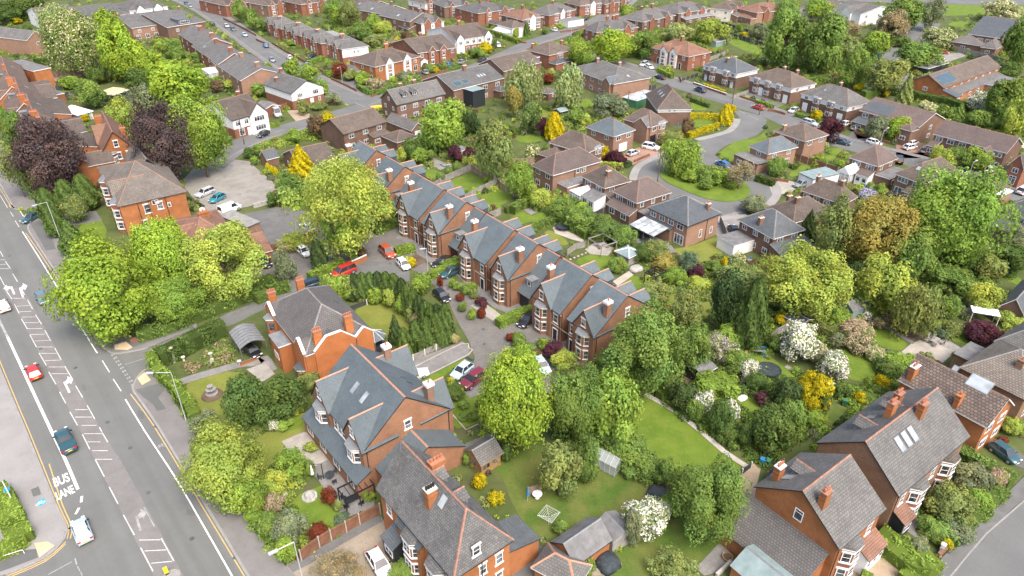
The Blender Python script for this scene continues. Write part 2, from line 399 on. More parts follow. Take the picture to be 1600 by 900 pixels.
 # == the ground
sheet("ground",[(-2500,-300,0),(2500,-300,0),(2500,3600,0),(-2500,3600,0)],"ground_garden",0.0,world=True)
LR=[(-195,100),(-117,290),(0,577),(41,675),(86,787),(103,822),(101,842),(70,872),(10,898)]
sheet("main_road",[(-250,-60),(-178,0),(-116,100),(2,291),(45,345),(75,338),(150,330),(160,345),(60,362),(95,437),(160,540),(175,552),(235,545),(250,560),(238,574),(208,612),(246,665),(387,899),(450,1000),(-250,1010),(-250,960),(10,898),(70,872),(101,842),(103,822),(86,787),(41,675),(0,577),(-117,290),(-195,100)],"asphalt_road",0.03)
PV=0.14
sheet("pavement",[(-250,-60),(-178,0),(-116,100),(2,291),(18,321),(27,328),(60,327),(52,308),(26,268),(-70,110),(-140,-60)],"pavement_grey",PV,thick=0.13)
sheet("pavement",[(62,342),(48,348),(44,356),(47,364),(65,392),(95,437),(135,497),(158,537),(166,547),(178,553),(200,551),(232,544),(308,512),(306,497),(212,532),(204,526),(180,495),(122,418),(88,357),(80,344)],"pavement_grey",PV,thick=0.13)
sheet("pavement",[(242,569),(226,579),(214,592),(209,603),(210,614),(246,665),(387,899),(450,1000),(575,1010),(445,884),(400,832),(297,668),(250,590)],"pavement_grey",PV,thick=0.13)
sheet("pavement",[(-450,100)]+LR+[(-250,962),(-600,960)],"pavement_pale",PV,thick=0.13)
for i,pts in enumerate(([(62,342),(48,348),(44,356),(47,364),(65,392),(95,437),(135,497),(158,537),(166,547),(178,553),(200,551),(232,544)],[(242,569),(226,579),(214,592),(209,603),(210,614),(246,665),(387,899),(450,1000)],[(-116,100),(2,291),(18,321),(27,328),(58,327)],LR)):
 ribbon("kerb",pts,0.28,"kerb_stone",PV+0.012+0.002*i,k=2,thick=0.14)
sheet("paving_patch",Z(3,1,715,360,790,340,830,375,800,392,720,390),"tactile_buff",PV+0.02)
sheet("paving_patch",Z(3,1,860,570,905,530,945,580,890,612),"tactile_buff",PV+0.02)
sheet("paving_patch",Z(5-1,1,215,700,300,690,345,715,250,790),"tactile_buff",PV+0.02)
sheet("tarmac_patch",Z(3,1,850,640,1000,600,1030,640,990,690,1040,760,985,775,960,735,900,690),"asphalt_patch",PV+0.016)
sheet("tarmac_patch",Z(3,1,680,355,760,330,1190,225,1215,250,840,372,700,385),"asphalt_patch",PV+0.016)
sheet("tarmac_patch",Z(4,1,195,365,245,345,260,395,210,410),"asphalt_patch",PV+0.016)
sheet("tarmac_patch",Z(4,1,0,820,150,745,230,735,240,790,60,860,0,880),"asphalt_patch",PV+0.016)
sheet("tarmac_patch",Z(2,1,190,500,250,480,330,600,350,660,290,670),"asphalt_patch",PV+0.016)
sheet("tarmac_patch",Z(2,1,205,540,260,530,280,600,330,630,320,570,280,500),"asphalt_patch",PV+0.02)
sheet("tarmac_strip",[(3,450),(36,450),(160,675),(215,765),(252,841),(275,900),(330,1000),(290,1000),(236,892),(140,702),(94,612),(28,490)],"pavement_grey",0.034)
sheet("tarmac_strip",Z(4,1,690,110,740,150,900,440,1010,640,1110,830,1150,900,1090,900,880,500),"pavement_grey",0.036)
# ---- painted markings
mk=MB();mh=MB();my=MB();mw=MB()
def line(mb,a,b,w=0.13,z=0.042):ribbon_mb(mb,[a,b],w,z,k=1)
def segs(mb,r,c,lst,w=0.13,z=0.042):
 for x1,y1,x2,y2 in lst:
  p=Z(r,c,x1,y1,x2,y2);line(mb,p[0],p[1],w,z)
segs(mh,3,1,[(38,15,75,70),(90,100,120,160),(135,195,170,255),(188,295,228,370),(245,408,290,485),(305,525,350,603),(373,650,412,723),(437,775,485,860),(130,0,155,45),(172,75,205,133),(222,168,260,228),(280,265,318,333),(342,375,383,450),(405,490,450,565),(473,612,517,685),(545,735,593,820),(622,872,640,905)],0.12)
segs(mh,4,1,[(515,15,562,110),(597,175,652,280),(683,345,738,450),(772,520,840,645),(880,725,957,872),(636,0,675,65),(1008,665,1087,808)],0.12)
segs(mh,3,1,[(80,65,158,68),(105,115,185,110),(120,150,197,147),(140,183,222,182),(155,218,243,218),(165,255,265,255),(187,292,280,290),(215,333,310,328),(235,370,330,370),(255,410,355,410),(283,455,375,452),(305,495,400,495),(322,537,425,537),(470,762,550,762),(470,808,575,808),(510,860,605,860)],0.115,0.046)
segs(mh,4,1,[(525,12,635,12),(548,63,628,63),(577,118,675,118),(597,172,703,172),(870,677,1003,675),(905,745,1040,738),(945,822,1075,810)],0.115,0.046)
segs(mh,2,1,[(0,670,20,705),(35,735,65,780),(0,725,35,725),(0,755,40,752),(0,780,55,780),(80,812,110,862),(0,830,28,885),(65,425,85,455),(95,480,120,520),(0,320,48,400)],0.115,0.044)
segs(mk,2,1,[(110,400,160,470)],0.1,0.044)
for a in(((35,362),(62,404),(90,450),(102,471)),((104,474),(116,494),(134,523),(152,552)),((196,624),(227,675),(272,743),(317,820),(362,899),(420,1000))):
 ribbon_mb(mk,a,0.17,0.042,k=2)
ribbon_mb(mk,[(12,527),(45,598),(81,675),(102,718),(122,765)],0.34,0.042,k=2)
ribbon_mb(mw,[(-60,380),(-20,462),(12,527)],0.34,0.042,k=2)
segs(mk,3,1,[(640,455,685,528),(708,570,757,645)],0.12)
segs(mk,4,1,[(512,402,508,440),(495,475,473,515)],0.28)
segs(mw,4,1,[(900,470,965,590),(300,893,450,812),(470,790,480,830),(485,840,500,870),(505,875,515,900),(205,590,212,640),(150,600,205,590),(215,640,170,650)],0.12)
segs(mw,3,1,[(780,480,910,440)],0.1)
for i in range(12):
 t=i/11;
 for off in(0,3.2):
  x=171+(209-171)*t+off;y=549+(606-549)*t-off*.5
  line(mw,(x,y),(x+1.5,y+2.2),0.2)
def arrow(mb,a,b,side):
 """lane arrow from a (tail) to b, head turned to one side"""
 A,B=P(*a),P(*b);d=(B-A);L=d.length;d.normalize();n=Vector((d.y,-d.x,0))*side
 z=0.047
 def q(u,v,z=z):p=A+d*u+n*v;return(p.x,p.y,z)
 mb.add([q(0,-.13),q(0,.13),q(L*.8,.13),q(L*.8,-.13)],[(0,1,2,3)if side<0 else(3,2,1,0)])
 mb.add([q(L*.62,.16,z+.002),q(L*.62,.6,z+.002),q(L*.95,.6,z+.002),q(L*.8,.16,z+.002)],[(0,1,2,3)if side<0 else(3,2,1,0)])
 mb.add([q(L*.5,.6),q(L*.8,1.15),q(L*1.1,.6)],[(0,1,2)if side<0 else(2,1,0)])
arrow(mk,*Z(3,1,435,655,395,572),1);arrow(mk,*Z(3,1,90,40,65,-20),-1);arrow(mw,*Z(4,1,880,620,845,505),1)
arrow(mk,*Z(2,1,145,960,120,885),1)
def cycle(mb,c,toward,s=1.0,z=0.046):
 A=P(*c);d=(P(*toward)-A).normalized();n=Vector((d.y,-d.x,0))
 def w(u,v):return A+n*u*s+d*v*s
 def seg(p,q):ribbon_mb(mb,[w(*p),w(*q)],0.09*s,z,k=1,world=True)
 for cx in(-.48,.48):
  k=10
  for i in range(k):
   a,b=2*math.pi*i/k,2*math.pi*(i+1)/k
   seg((cx+.3*math.cos(a),.3*math.sin(a)),(cx+.3*math.cos(b),.3*math.sin(b)))
 for p,q in(((-.48,0),(-.2,.5)),((-.2,.5),(.32,.5)),((-.2,.45),(0,0)),((0,0),(.32,.5)),((.48,0),(.3,.65)),((-.48,0),(0,0)),((.3,.65),(.15,.68)),((-.3,.6),(-.1,.6))):seg(p,q)
cycle(mw,(252,698),(242,679),.8);cycle(mw,(136,513),(128,500),.8)
mh.build("hatch_markings","paint_faded")['kind']='structure';mk.build("road_markings","paint_white")['kind']='structure';mw.build("worn_road_markings","paint_worn")['kind']='structure'
for dx,a in((-4,[(-116,100),(2,291),(18,321)]),(-5,[(45,364),(65,392),(95,437),(135,497),(155,530)]),(-6,[(210,616),(246,665),(317,783),(387,899),(448,1000)]),(5,[(-195,100),(-117,290),(0,577),(41,675),(86,787),(102,822),(100,842)]),(11,[(66,725),(86,787),(101,822),(99,842)])):
 ribbon_mb(my,[(x+dx,y)for x,y in a],0.13,0.043,k=3)
for dy in(3,6):ribbon_mb(my,[(103,844+dy),(70,872+dy),(10,898+dy)],0.13,0.0435,k=3)
my.build("yellow_lines","paint_yellow")['kind']='structure'
def lettering(name,text,base_l,base_r,top_l,mat,z,world=False):
 cu=bpy.data.curves.new("letters",'FONT');cu.body=text;cu.fill_mode='FRONT';cu.offset=0.018
 tmp=bpy.data.objects.new("letters",cu);COL.objects.link(tmp)
 dg=bpy.context.evaluated_depsgraph_get();me=bpy.data.meshes.new_from_object(tmp.evaluated_get(dg))
 bpy.data.objects.remove(tmp);bpy.data.curves.remove(cu)
 n=len(me.vertices);co=np.zeros(n*3);me.vertices.foreach_get('co',co);co=co.reshape(-1,3)
 mn,mx=co.min(0),co.max(0)
 A,B,C=[Vector(p)if world else P(*p)for p in(base_l,base_r,top_l)]
 e1,e2=np.array(B-A),np.array(C-A)
 u=(co[:,0]-mn[0])/(mx[0]-mn[0]);v=(co[:,1]-mn[1])/(mx[1]-mn[1])
 w=np.array(A)[None]+u[:,None]*e1+v[:,None]*e2
 if not world:w[:,2]=z
 me.vertices.foreach_set('co',w.ravel());me.materials.clear();me.materials.append(M(mat));me.update()
 o=bpy.data.objects.new(name,me);return link(o)
q=Z(4,1,345,348,440,308,328,292);o=lettering("bus_lettering","BUS",*q,"paint_white",0.047);o['kind']='structure'
q=Z(4,1,362,428,472,378,344,380);o=lettering("lane_lettering","LANE",*q,"paint_white",0.047);o['kind']='structure'
sheet("cycle_path_marking",Z(4,1,232,440,280,418,290,452,240,470),"paint_blue",PV+0.02)
mb=MB();cycle(mb,Z(4,1,255,452)[0],Z(4,1,248,425)[0],0.6,PV+0.025);mb.build("cycle_path_symbol","paint_white")['kind']='structure'
for i,(x,y,w,h)in enumerate(((292,795,14,9),(215,640,10,12),(128,600,6,9),(262,730,8,5),(20,420,8,10))):
 sheet("tarmac_patch",[(x,y),(x+w,y+h*.4),(x+w*.55+h*.35,y+h*1.3),(x+h*.35-w*.3,y+h)],"asphalt_patch",0.038)
mb=MB()
for x,y in((168,660),(232,770),(64,545),(300,842),(118,575),(15,400),(204,700),(90,500),(655,470),(755,515),(757,538),(700,452),(610,412),(1100,148),(1190,178),(560,158),(470,118),(1050,312),(1150,330),(1520,850)):
 p=P(x,y);mb.cyl((p.x,p.y),.27,.27,0.02,0.074,12)
for x,y in((243,667),(300,762),(367,872),(138,507),(55,378),(8,594),(47,690),(84,780)):
 p=P(x,y);mb.box(p.x-.25,p.x+.25,p.y-.2,p.y+.2,.03,.044)
mb.build("drain_covers","slate_dark")['kind']='structure'
# ---- side roads and streets
sheet("side_road",[(232,545),(310,512),(360,488),(405,470),(440,448),(470,436),(500,432),(540,425),(548,405),(600,395),(640,400),(640,440),(560,445),(500,446),(470,452),(420,480),(370,505),(318,527),(240,572)],"asphalt_lot",0.05)
def street(pts,w,mat="asphalt_street",pave=(1,1),z=0.03,pw=1.9):
 c=resample(gp(pts),4);ribbon("street",c,w,mat,z,world=True,k=1)
 for s,on in((1,pave[0]),(-1,pave[1])):
  if not on:continue
  L,Rr=ribbon_pts(c,w+pw);e=L if s>0 else Rr
  ribbon("pavement",e,pw,"pavement_grey",0.13,world=True,k=1,thick=0.13)
  L,Rr=ribbon_pts(c,w+0.1);e=L if s>0 else Rr
  ribbon("kerb",e,0.2,"kerb_stone",0.14,world=True,k=1,thick=0.13)
street([(255,-14),(310,10),(352,36),(400,70),(450,103),(500,132),(548,154)],7.5)
street([(316,262),(348,238),(400,214),(450,200),(505,185),(552,172),(600,158),(650,143),(695,124),(742,106),(790,85),(830,67),(870,54),(920,37),(958,17),(985,-5)],7.5,z=0.034,pave=(0,1))
street([(890,75),(935,92),(985,108),(1035,124),(1090,142),(1140,158),(1200,176),(1245,196),(1300,219),(1350,233),(1400,246),(1460,262),(1540,288),(1640,322)],8.0,z=0.032,pave=(1,0))
street([(1380,150),(1392,120),(1400,95),(1418,70),(1436,52),(1450,35)],11,"asphalt_lot",z=0.04,pave=(0,0))
sheet("street_junction",Z(1,2,480,560,560,660,720,640,800,590,700,560,560,470),"asphalt_street",0.038)
sheet("turning_circle",[(992,276),(1000,262),(1016,254),(1050,238),(1086,222),(1138,210),(1152,198),(1158,186),(1142,170),(1200,182),(1195,200),(1182,213),(1146,222),(1130,230),(1118,240),(1122,249),(1150,260),(1182,272),(1206,290),(1208,305),(1195,320),(1166,334),(1120,338),(1075,330),(1030,308),(1004,290)],"asphalt_street",0.042,smooth=2)
sheet("verge",[(1146,224),(1184,215),(1198,204),(1196,222),(1176,238),(1150,256),(1126,248),(1122,240),(1132,232)],"lawn_green",0.05)
ISL=Z(2,3,915,195,960,165,1080,130,1220,150,1330,170,1460,240,1495,295,1470,340,1390,362,1290,362,1180,335,1060,285,960,240)
sheet("island_verge",ISL,"lawn_green",0.16,smooth=2,thick=0.12)
for pts in([(990,282),(990,274),(998,260),(1014,251),(1050,235)],[(1000,290),(1028,310),(1075,333),(1120,342),(1168,338)],[(1150,257),(1184,269),(1210,288),(1213,306),(1200,322)],[(1088,219),(1134,207),(1148,196),(1152,186)]):
 ribbon("pavement",pts,1.9,"pavement_pale",0.13,k=4,thick=0.1)
sheet("residential_road",[(1440,905),(1500,843),(1600,745),(1900,470),(1900,1050),(1300,1050)],"asphalt_street",0.03)
sheet("footway",[(1440,905),(1500,843),(1600,745),(1900,470),(1900,560),(1600,775),(1487,899),(1400,1000),(1340,1010)],"asphalt_lot",0.12,thick=0.1)
ribbon("kerb",[(1400,1000),(1487,899),(1600,783),(1900,560)],0.16,"kerb_stone",0.13,thick=0.12)
mb=MB()
for a in([(352,30),(365,40)],[(420,80),(440,92)],[(470,113),(490,124)],[(515,139),(530,147)],[(430,207),(445,202)],[(480,193),(497,188)],[(555,160),(570,168)],[(575,165),(600,155)],[(1120,152),(1140,158)],[(1150,170),(1165,178)],[(1170,180),(1185,188)]):
 ribbon_mb(mb,a,0.16,0.05,k=1)
mb.build("street_markings","paint_worn")['kind']='structure'
# ---- car parks, drives and yards
sheet("concrete_yard",Z(2,1,1130,240,1230,130,1400,90,1560,110,1600,150,1720,250,1745,290,1690,350,1560,390,1380,430,1300,420,1200,330),"concrete_lot",0.05)
sheet("car_park",[(340,342),(395,332),(440,322),(475,330),(500,350),(512,378),(500,392),(425,388),(380,400),(345,380)],"asphalt_lot",0.056)
sheet("block_drive",[(395,425),(420,395),(470,385),(520,378),(548,400),(545,424),(470,438),(420,458),(402,448)],"block_paving",0.062)
sheet("tarmac_forecourt",[(385,355),(420,380),(410,440),(385,430),(370,390)],"asphalt_patch",0.06)
sheet("shared_drive",[(545,405),(575,408),(600,410),(645,422),(672,440),(700,470),(716,505),(733,534),(742,560),(735,582),(775,600),(800,640),(880,610),(860,580),(900,572),(936,566),(930,556),(895,546),(850,512),(825,492),(815,510),(770,490),(745,470),(720,442),(690,430),(660,408),(645,385),(620,372),(625,350),(600,352),(585,372),(560,380)],"block_paving",0.058)
sheet("side_drive",Z(3,2,935,470,1290,335,1335,370,1335,420,1000,590,960,560),"slab_grey",0.066)
ribbon("drive_edging",Z(3,2,950,515,1285,350,1330,375,1332,415,1010,575),0.22,"slab_cream",0.074,k=2)
sheet("side_yard",Z(4,2,1180,130,1340,60,1490,0,1700,0,1640,60,1400,150,1250,210),"block_paving",0.07)
ribbon("drive_edging",[(700,640),(728,672),(764,655)],0.2,"slab_cream",0.078,k=1)
sheet("parking_pad",Z(3,2,1290,640,1400,560,1460,640,1400,670,1335,690),"slab_grey",0.07)
sheet("gravel_forecourt",Z(4,2,190,830,480,690,780,530,860,640,1000,800,900,1000,200,1000),"gravel_brown",0.04)
sheet("tarmac_drive",Z(4,2,195,835,480,680,770,505,790,560,560,690,330,830,230,880),"asphalt_lot",0.05)
sheet("patio",Z(4,2,160,60,300,0,350,10,460,130,480,160,320,240,260,190),"slab_pale",0.06)
sheet("patio",Z(4,2,320,240,480,160,600,300,740,440,740,470,560,540,500,480,430,360,380,290),"slab_grey",0.066)
sheet("gravel_drive",Z(4,4,450,870,600,700,690,710,900,830,860,920,600,1000,420,1000),"gravel_buff",0.05)
sheet("front_path",Z(4,4,840,600,900,540,980,470,1040,520,960,590,930,670),"slab_grey",0.05)
sheet("gravel_path",Z(4,3,1390,290,1500,190,1560,210,1530,330,1510,460,1440,560,1390,560),"gravel_buff",0.05)
sheet("front_drive",Z(4,4,1370,90,1440,40,1600,150,1600,230,1540,210),"asphalt_patch",0.05)
sheet("front_garden",Z(4,4,1170,230,1260,160,1460,260,1560,280,1530,330,1300,560,1240,480,1100,380),"lawn_green",0.03)
sheet("yard",Z(4,3,1150,850,1290,700,1380,700,1420,740,1280,880,1200,900),"slab_grey",0.05)
sheet("yard",Z(4,3,0,560,200,730,430,900,250,960,0,960),"asphalt_patch",0.04)
sheet("slab_base",Z(4,3,480,850,530,780,640,750,690,830,600,900,500,900),"gravel_brown",0.05)
sheet("patio",Z(3,4,820,410,900,345,1000,310,1170,400,1090,470,960,400,900,440),"slab_cream",0.05)
sheet("decking",Z(3,4,990,270,1130,330,1230,390,1170,430,1160,400,1000,310),"fence_grey",0.058)
for nm,pts,mat in(("patio",Z(2,3,740,590,860,560,1000,640,1040,700,950,700,820,640),"slab_grey"),("patio",Z(2,3,255,525,290,505,460,590,440,615,380,600,270,560),"slab_cream"),("patio",Z(2,3,580,440,640,415,770,480,720,500),"slab_grey"),("patio",Z(2,3,455,660,540,600,640,650,600,700,490,690),"slab_pale"),("patio",Z(2,2,1080,110,1110,90,1230,140,1150,165),"slab_grey"),("patio",Z(2,3,630,860,730,795,760,820,660,890),"slab_cream"),("patio",Z(2,3,75,415,110,400,165,425,120,445),"slab_grey")):
 sheet(nm,pts,mat,0.064)
for pts,mat in((Z(2,3,700,60,800,20,900,10,920,60,800,110,740,140,700,110),"block_red"),(Z(2,3,1310,450,1400,425,1440,470,1440,560,1330,590,1270,570,1260,500),"slab_grey"),(Z(2,4,0,240,130,230,250,260,150,300,30,330),"slab_pale"),(Z(1,4,470,700,640,640,740,850,560,870),"asphalt_lot"),(Z(1,4,800,880,1000,900,1100,990,800,990),"block_red"),(Z(2,4,1330,160,1450,90,1600,120,1600,260,1480,270),"block_red"),(Z(2,4,760,50,1010,60,1130,140,830,130),"asphalt_lot"),(Z(1,3,800,370,900,340,1000,430,900,440),"asphalt_lot"),(Z(1,4,1060,340,1200,330,1240,350,1090,400),"concrete_lot"),(Z(1,2,190,690,300,690,360,730,250,760),"gravel_buff"),(Z(1,3,1470,560,1640,600,1600,640,1450,600),"asphalt_lot"),(Z(1,1,240,480,520,450,560,480,260,520),"gravel_buff"),(Z(1,1,190,270,300,260,330,330,220,360),"asphalt_lot"),(Z(1,4,-40,640,110,640,30,680),"asphalt_lot"),(Z(1,4,540,810,740,880,700,920,500,860),"asphalt_lot")):
 sheet("driveway",pts,mat,0.07)
 # ---- lawns and beds
LAWNS=[([(1000,612),(1048,640),(1098,675),(1163,727),(1148,744),(1060,742),(1005,702),(980,660)],"lawn_green"),([(800,690),(905,690),(950,745),(1015,735),(1040,760),(985,800),(978,830),(880,832),(845,850),(805,800),(785,745),(760,720)],"lawn_worn"),([(972,852),(1060,800),(1140,828),(1140,846),(1085,882),(1000,905),(950,905)],"lawn_worn"),([(284,592),(345,579),(392,584),(375,640),(345,668),(305,655)],"lawn_dry"),([(392,690),(440,662),(480,640),(500,660),(445,690),(440,715),(410,745),(396,720)],"lawn_dry"),([(452,778),(520,752),(530,795),(535,815),(515,830),(480,845),(458,822)],"lawn_green"),([(550,482),(580,472),(610,474),(640,492),(648,520),(620,545),(570,515)],"lawn_dry"),(Z(3,2,1020,580,1325,428,1335,455,1200,530,1160,570,1060,610),"lawn_green"),(Z(3,2,1190,750,1290,640,1400,680,1480,800,1270,890,1210,840),"lawn_green"),(Z(3,2,0,450,60,440,80,490,40,515,0,500),"lawn_green"),(Z(3,2,130,870,280,780,310,860,200,900),"lawn_green"),(Z(2,2,1030,175,1090,150,1180,190,1100,225,1060,210),"lawn_green"),(Z(2,2,1190,235,1340,180,1470,240,1280,320),"lawn_green"),(Z(2,2,1380,335,1530,275,1620,310,1600,350,1430,430,1400,400),"lawn_green"),(Z(2,3,-30,480,60,420,100,430,150,470,80,500,0,510),"lawn_green"),(Z(2,3,90,470,180,420,240,460,160,500),"lawn_green"),(Z(2,3,190,560,240,530,370,620,300,640),"lawn_dry"),(Z(2,3,380,730,520,680,680,720,590,800,450,770),"lawn_green"),(Z(2,3,650,860,760,810,880,900,760,930),"lawn_green"),(Z(2,3,980,660,1120,640,1270,580,1340,600,1350,660,1200,760,1020,690),"lawn_dry"),(Z(3,4,560,190,700,240,890,345,810,410,640,330),"lawn_green"),(Z(3,4,440,350,620,420,690,520,620,600,480,560,460,460),"lawn_green"),(Z(3,4,1060,170,1240,260,1270,340,1230,360,1030,270),"lawn_green"),(Z(3,4,0,420,110,500,190,550,160,580,0,560),"lawn_green"),(Z(3,4,360,740,480,720,540,770,420,850,300,900,350,800),"lawn_worn"),(Z(3,3,1390,450,1480,400,1600,430,1600,520,1480,560),"lawn_green"),(Z(3,3,1360,690,1480,660,1560,740,1480,800),"lawn_green"),(Z(3,3,930,50,1030,30,1130,60,1250,120,1150,170,1000,130),"lawn_dry"),(Z(3,3,1160,100,1250,80,1230,210,1180,200),"lawn_dry"),(Z(2,4,1300,740,1480,790,1600,850,1600,900,1440,830),"lawn_green"),(Z(2,4,700,340,800,330,880,380,830,400,680,370),"lawn_green"),(Z(2,4,120,190,230,120,290,140,160,215),"lawn_green"),(Z(2,4,340,40,430,20,510,50,440,80),"lawn_green"),(Z(2,4,330,80,400,65,440,85,370,115),"lawn_green"),(Z(2,4,90,195,150,215,170,235,110,210),"lawn_green"),(Z(1,3,380,650,470,610,520,650,480,680),"lawn_green"),(Z(1,3,170,690,290,700,250,740,180,750),"lawn_dry"),(Z(1,3,1330,260,1420,240,1590,310,1560,350,1480,330),"lawn_green"),(Z(1,3,1220,290,1320,280,1310,320,1230,330),"lawn_green"),(Z(1,3,1110,640,1200,640,1230,690,1130,690),"lawn_green"),(Z(1,3,0,850,200,830,220,880,60,900),"lawn_green"),(Z(1,3,1150,890,1290,830,1330,840,1210,900),"lawn_green"),(Z(1,3,1330,900,1460,860,1490,870,1400,900),"lawn_green"),(Z(2,3,790,125,870,80,920,75,910,110,830,135),"lawn_green"),(Z(2,3,1330,20,1400,0,1440,5,1360,25),"lawn_green"),(Z(1,3,470,690,530,700,580,740,520,750),"lawn_dry"),(Z(1,4,590,640,640,620,620,680),"lawn_green"),(Z(1,4,1050,730,1110,720,1080,770),"lawn_green"),(Z(1,4,0,620,60,620,120,650,40,680),"lawn_green"),(Z(2,1,490,520,600,410,690,580,560,680,480,690,470,600),"lawn_green"),(Z(1,1,330,560,480,530,500,560,380,590),"lawn_green"),(Z(2,2,800,600,850,575,920,620,870,650),"lawn_green"),(Z(3,2,1440,150,1470,110,1510,140,1440,180),"lawn_green"),(Z(3,3,40,310,110,270,185,325,110,350),"lawn_green"),(Z(1,4,1060,60,1300,40,1600,70,1600,100,1300,80,1120,90),"lawn_green"),(Z(1,4,1120,140,1250,130,1260,160,1140,170),"lawn_green"),(Z(1,3,1100,735,1290,760,1280,790,1110,800),"lawn_green"),(Z(3,1,840,290,1240,180,1260,195,860,315),"lawn_green"),(Z(2,2,1280,860,1380,870,1340,900,1260,890),"lawn_green"),(Z(3,3,1050,560,1150,540,1180,590,1100,620),"soil")]
for i,(p,m_)in enumerate(LAWNS):sheet("lawn",p,m_,0.024+0.004*(i%4),smooth=1)
sheet("flower_bed",Z(3,4,600,160,720,180,900,250,1000,320,900,335,740,250,600,180),"soil",0.09)
sheet("paved_frontage",[(560,372),(590,356),(640,350),(690,380),(745,415),(800,455),(850,500),(905,545),(936,568),(925,575),(880,560),(830,505),(770,480),(715,432),(650,400),(600,372)],"slab_grey",0.052)
ribbon("garden_path",Z(3,4,545,165,700,230,880,330,910,345),0.9,"slab_grey",0.1,k=2)
ribbon("garden_path",Z(3,3,830,665,1000,760,1190,905)+[(1130,705),(1172,733)],0.8,"concrete",0.09,k=2)
ribbon("garden_path",Z(3,4,110,490,210,545,420,650,520,710,600,740),0.8,"slab_pale",0.09,k=2)
ribbon("garden_path",Z(3,1,1130,590,1250,550,1500,480,1600,470)+[(412,560),(425,580)],1.6,"slab_grey",0.08,k=3)
sheet("patio",Z(3,1,1540,510,1660,470,1720,540,1640,590),"slab_pale",0.084)
sheet("footpath",[(735,478),(752,470),(782,492),(770,502)],"slab_pale",0.09)
sheet("planting_bed",Z(2,2,930,740,1000,685,1075,730,985,780),"soil",0.09)
sheet("planting_bed",Z(4,2,640,540,760,500,840,640,960,860,900,900,700,740),"gravel_brown",0.048)
for i in range(5):
 p=Z(2,3,365+i*24,722-i*10)[0];sheet("stepping_stone",[(p[0]-2,p[1]),(p[0],p[1]-1.5),(p[0]+2.6,p[1]),(p[0],p[1]+1.5)],"slab_cream",0.06)
for i in range(5):
 p=Z(2,2,1042+i*18,162-i*5)[0];sheet("stepping_stone",[(p[0]-1.6,p[1]),(p[0],p[1]-1.2),(p[0]+2,p[1]),(p[0],p[1]+1.2)],"slab_cream",0.06)
sheet("open_field",[(1470,25),(1620,22),(1900,22),(1900,-20),(1470,-8)],"lawn_green",0.03)
sheet("ring_road",[(1300,2),(1480,7),(1900,12),(1900,-2),(1300,-8)],"asphalt_street",0.06)
# == houses
ROW=R_(37.5)
def win_mesh(w,h,style):
 """frame, sill and glazing bars; pane is a separate mesh"""
 def fn():
  t=0.085 if style!='far' else 0.10
  mb=MB();y0,y1=-0.05,0.06
  mb.box(-w/2,w/2,y0,y1,0,t);mb.box(-w/2,w/2,y0,y1,h-t,h)
  mb.box(-w/2,-w/2+t,y0,y1,t,h-t);mb.box(w/2-t,w/2,y0,y1,t,h-t)
  n=max(1,int(round(w/0.75)))
  for i in range(1,n):
   x=-w/2+w*i/n;mb.box(x-.035,x+.035,y0+.01,y1,t,h-t)
  if style in('sash',):mb.box(-w/2+t,w/2-t,y0+.012,y1,h*.5-.03,h*.5+.03)
  elif style not in('door',)and h>0.9:mb.box(-w/2+t,w/2-t,y0+.012,y1,h*.72-.025,h*.72+.025)
  if style=='sash' or style=='stone':
   mb.box(-w/2-.12,w/2+.12,-0.1,.06,-.14,-.002,1);mb.box(-w/2-.12,w/2+.12,-0.07,.06,h+.002,h+.2,1)
  pn=MB();pn.add([(-w/2+.03,-.02,.03),(w/2-.03,-.02,.03),(w/2-.03,-.02,h-.03),(-w/2+.03,-.02,h-.03)],[(0,1,2,3)])
  return mb,pn
 return cached(('wm',round(w,2),round(h,2),style),fn)
BUILT=[]
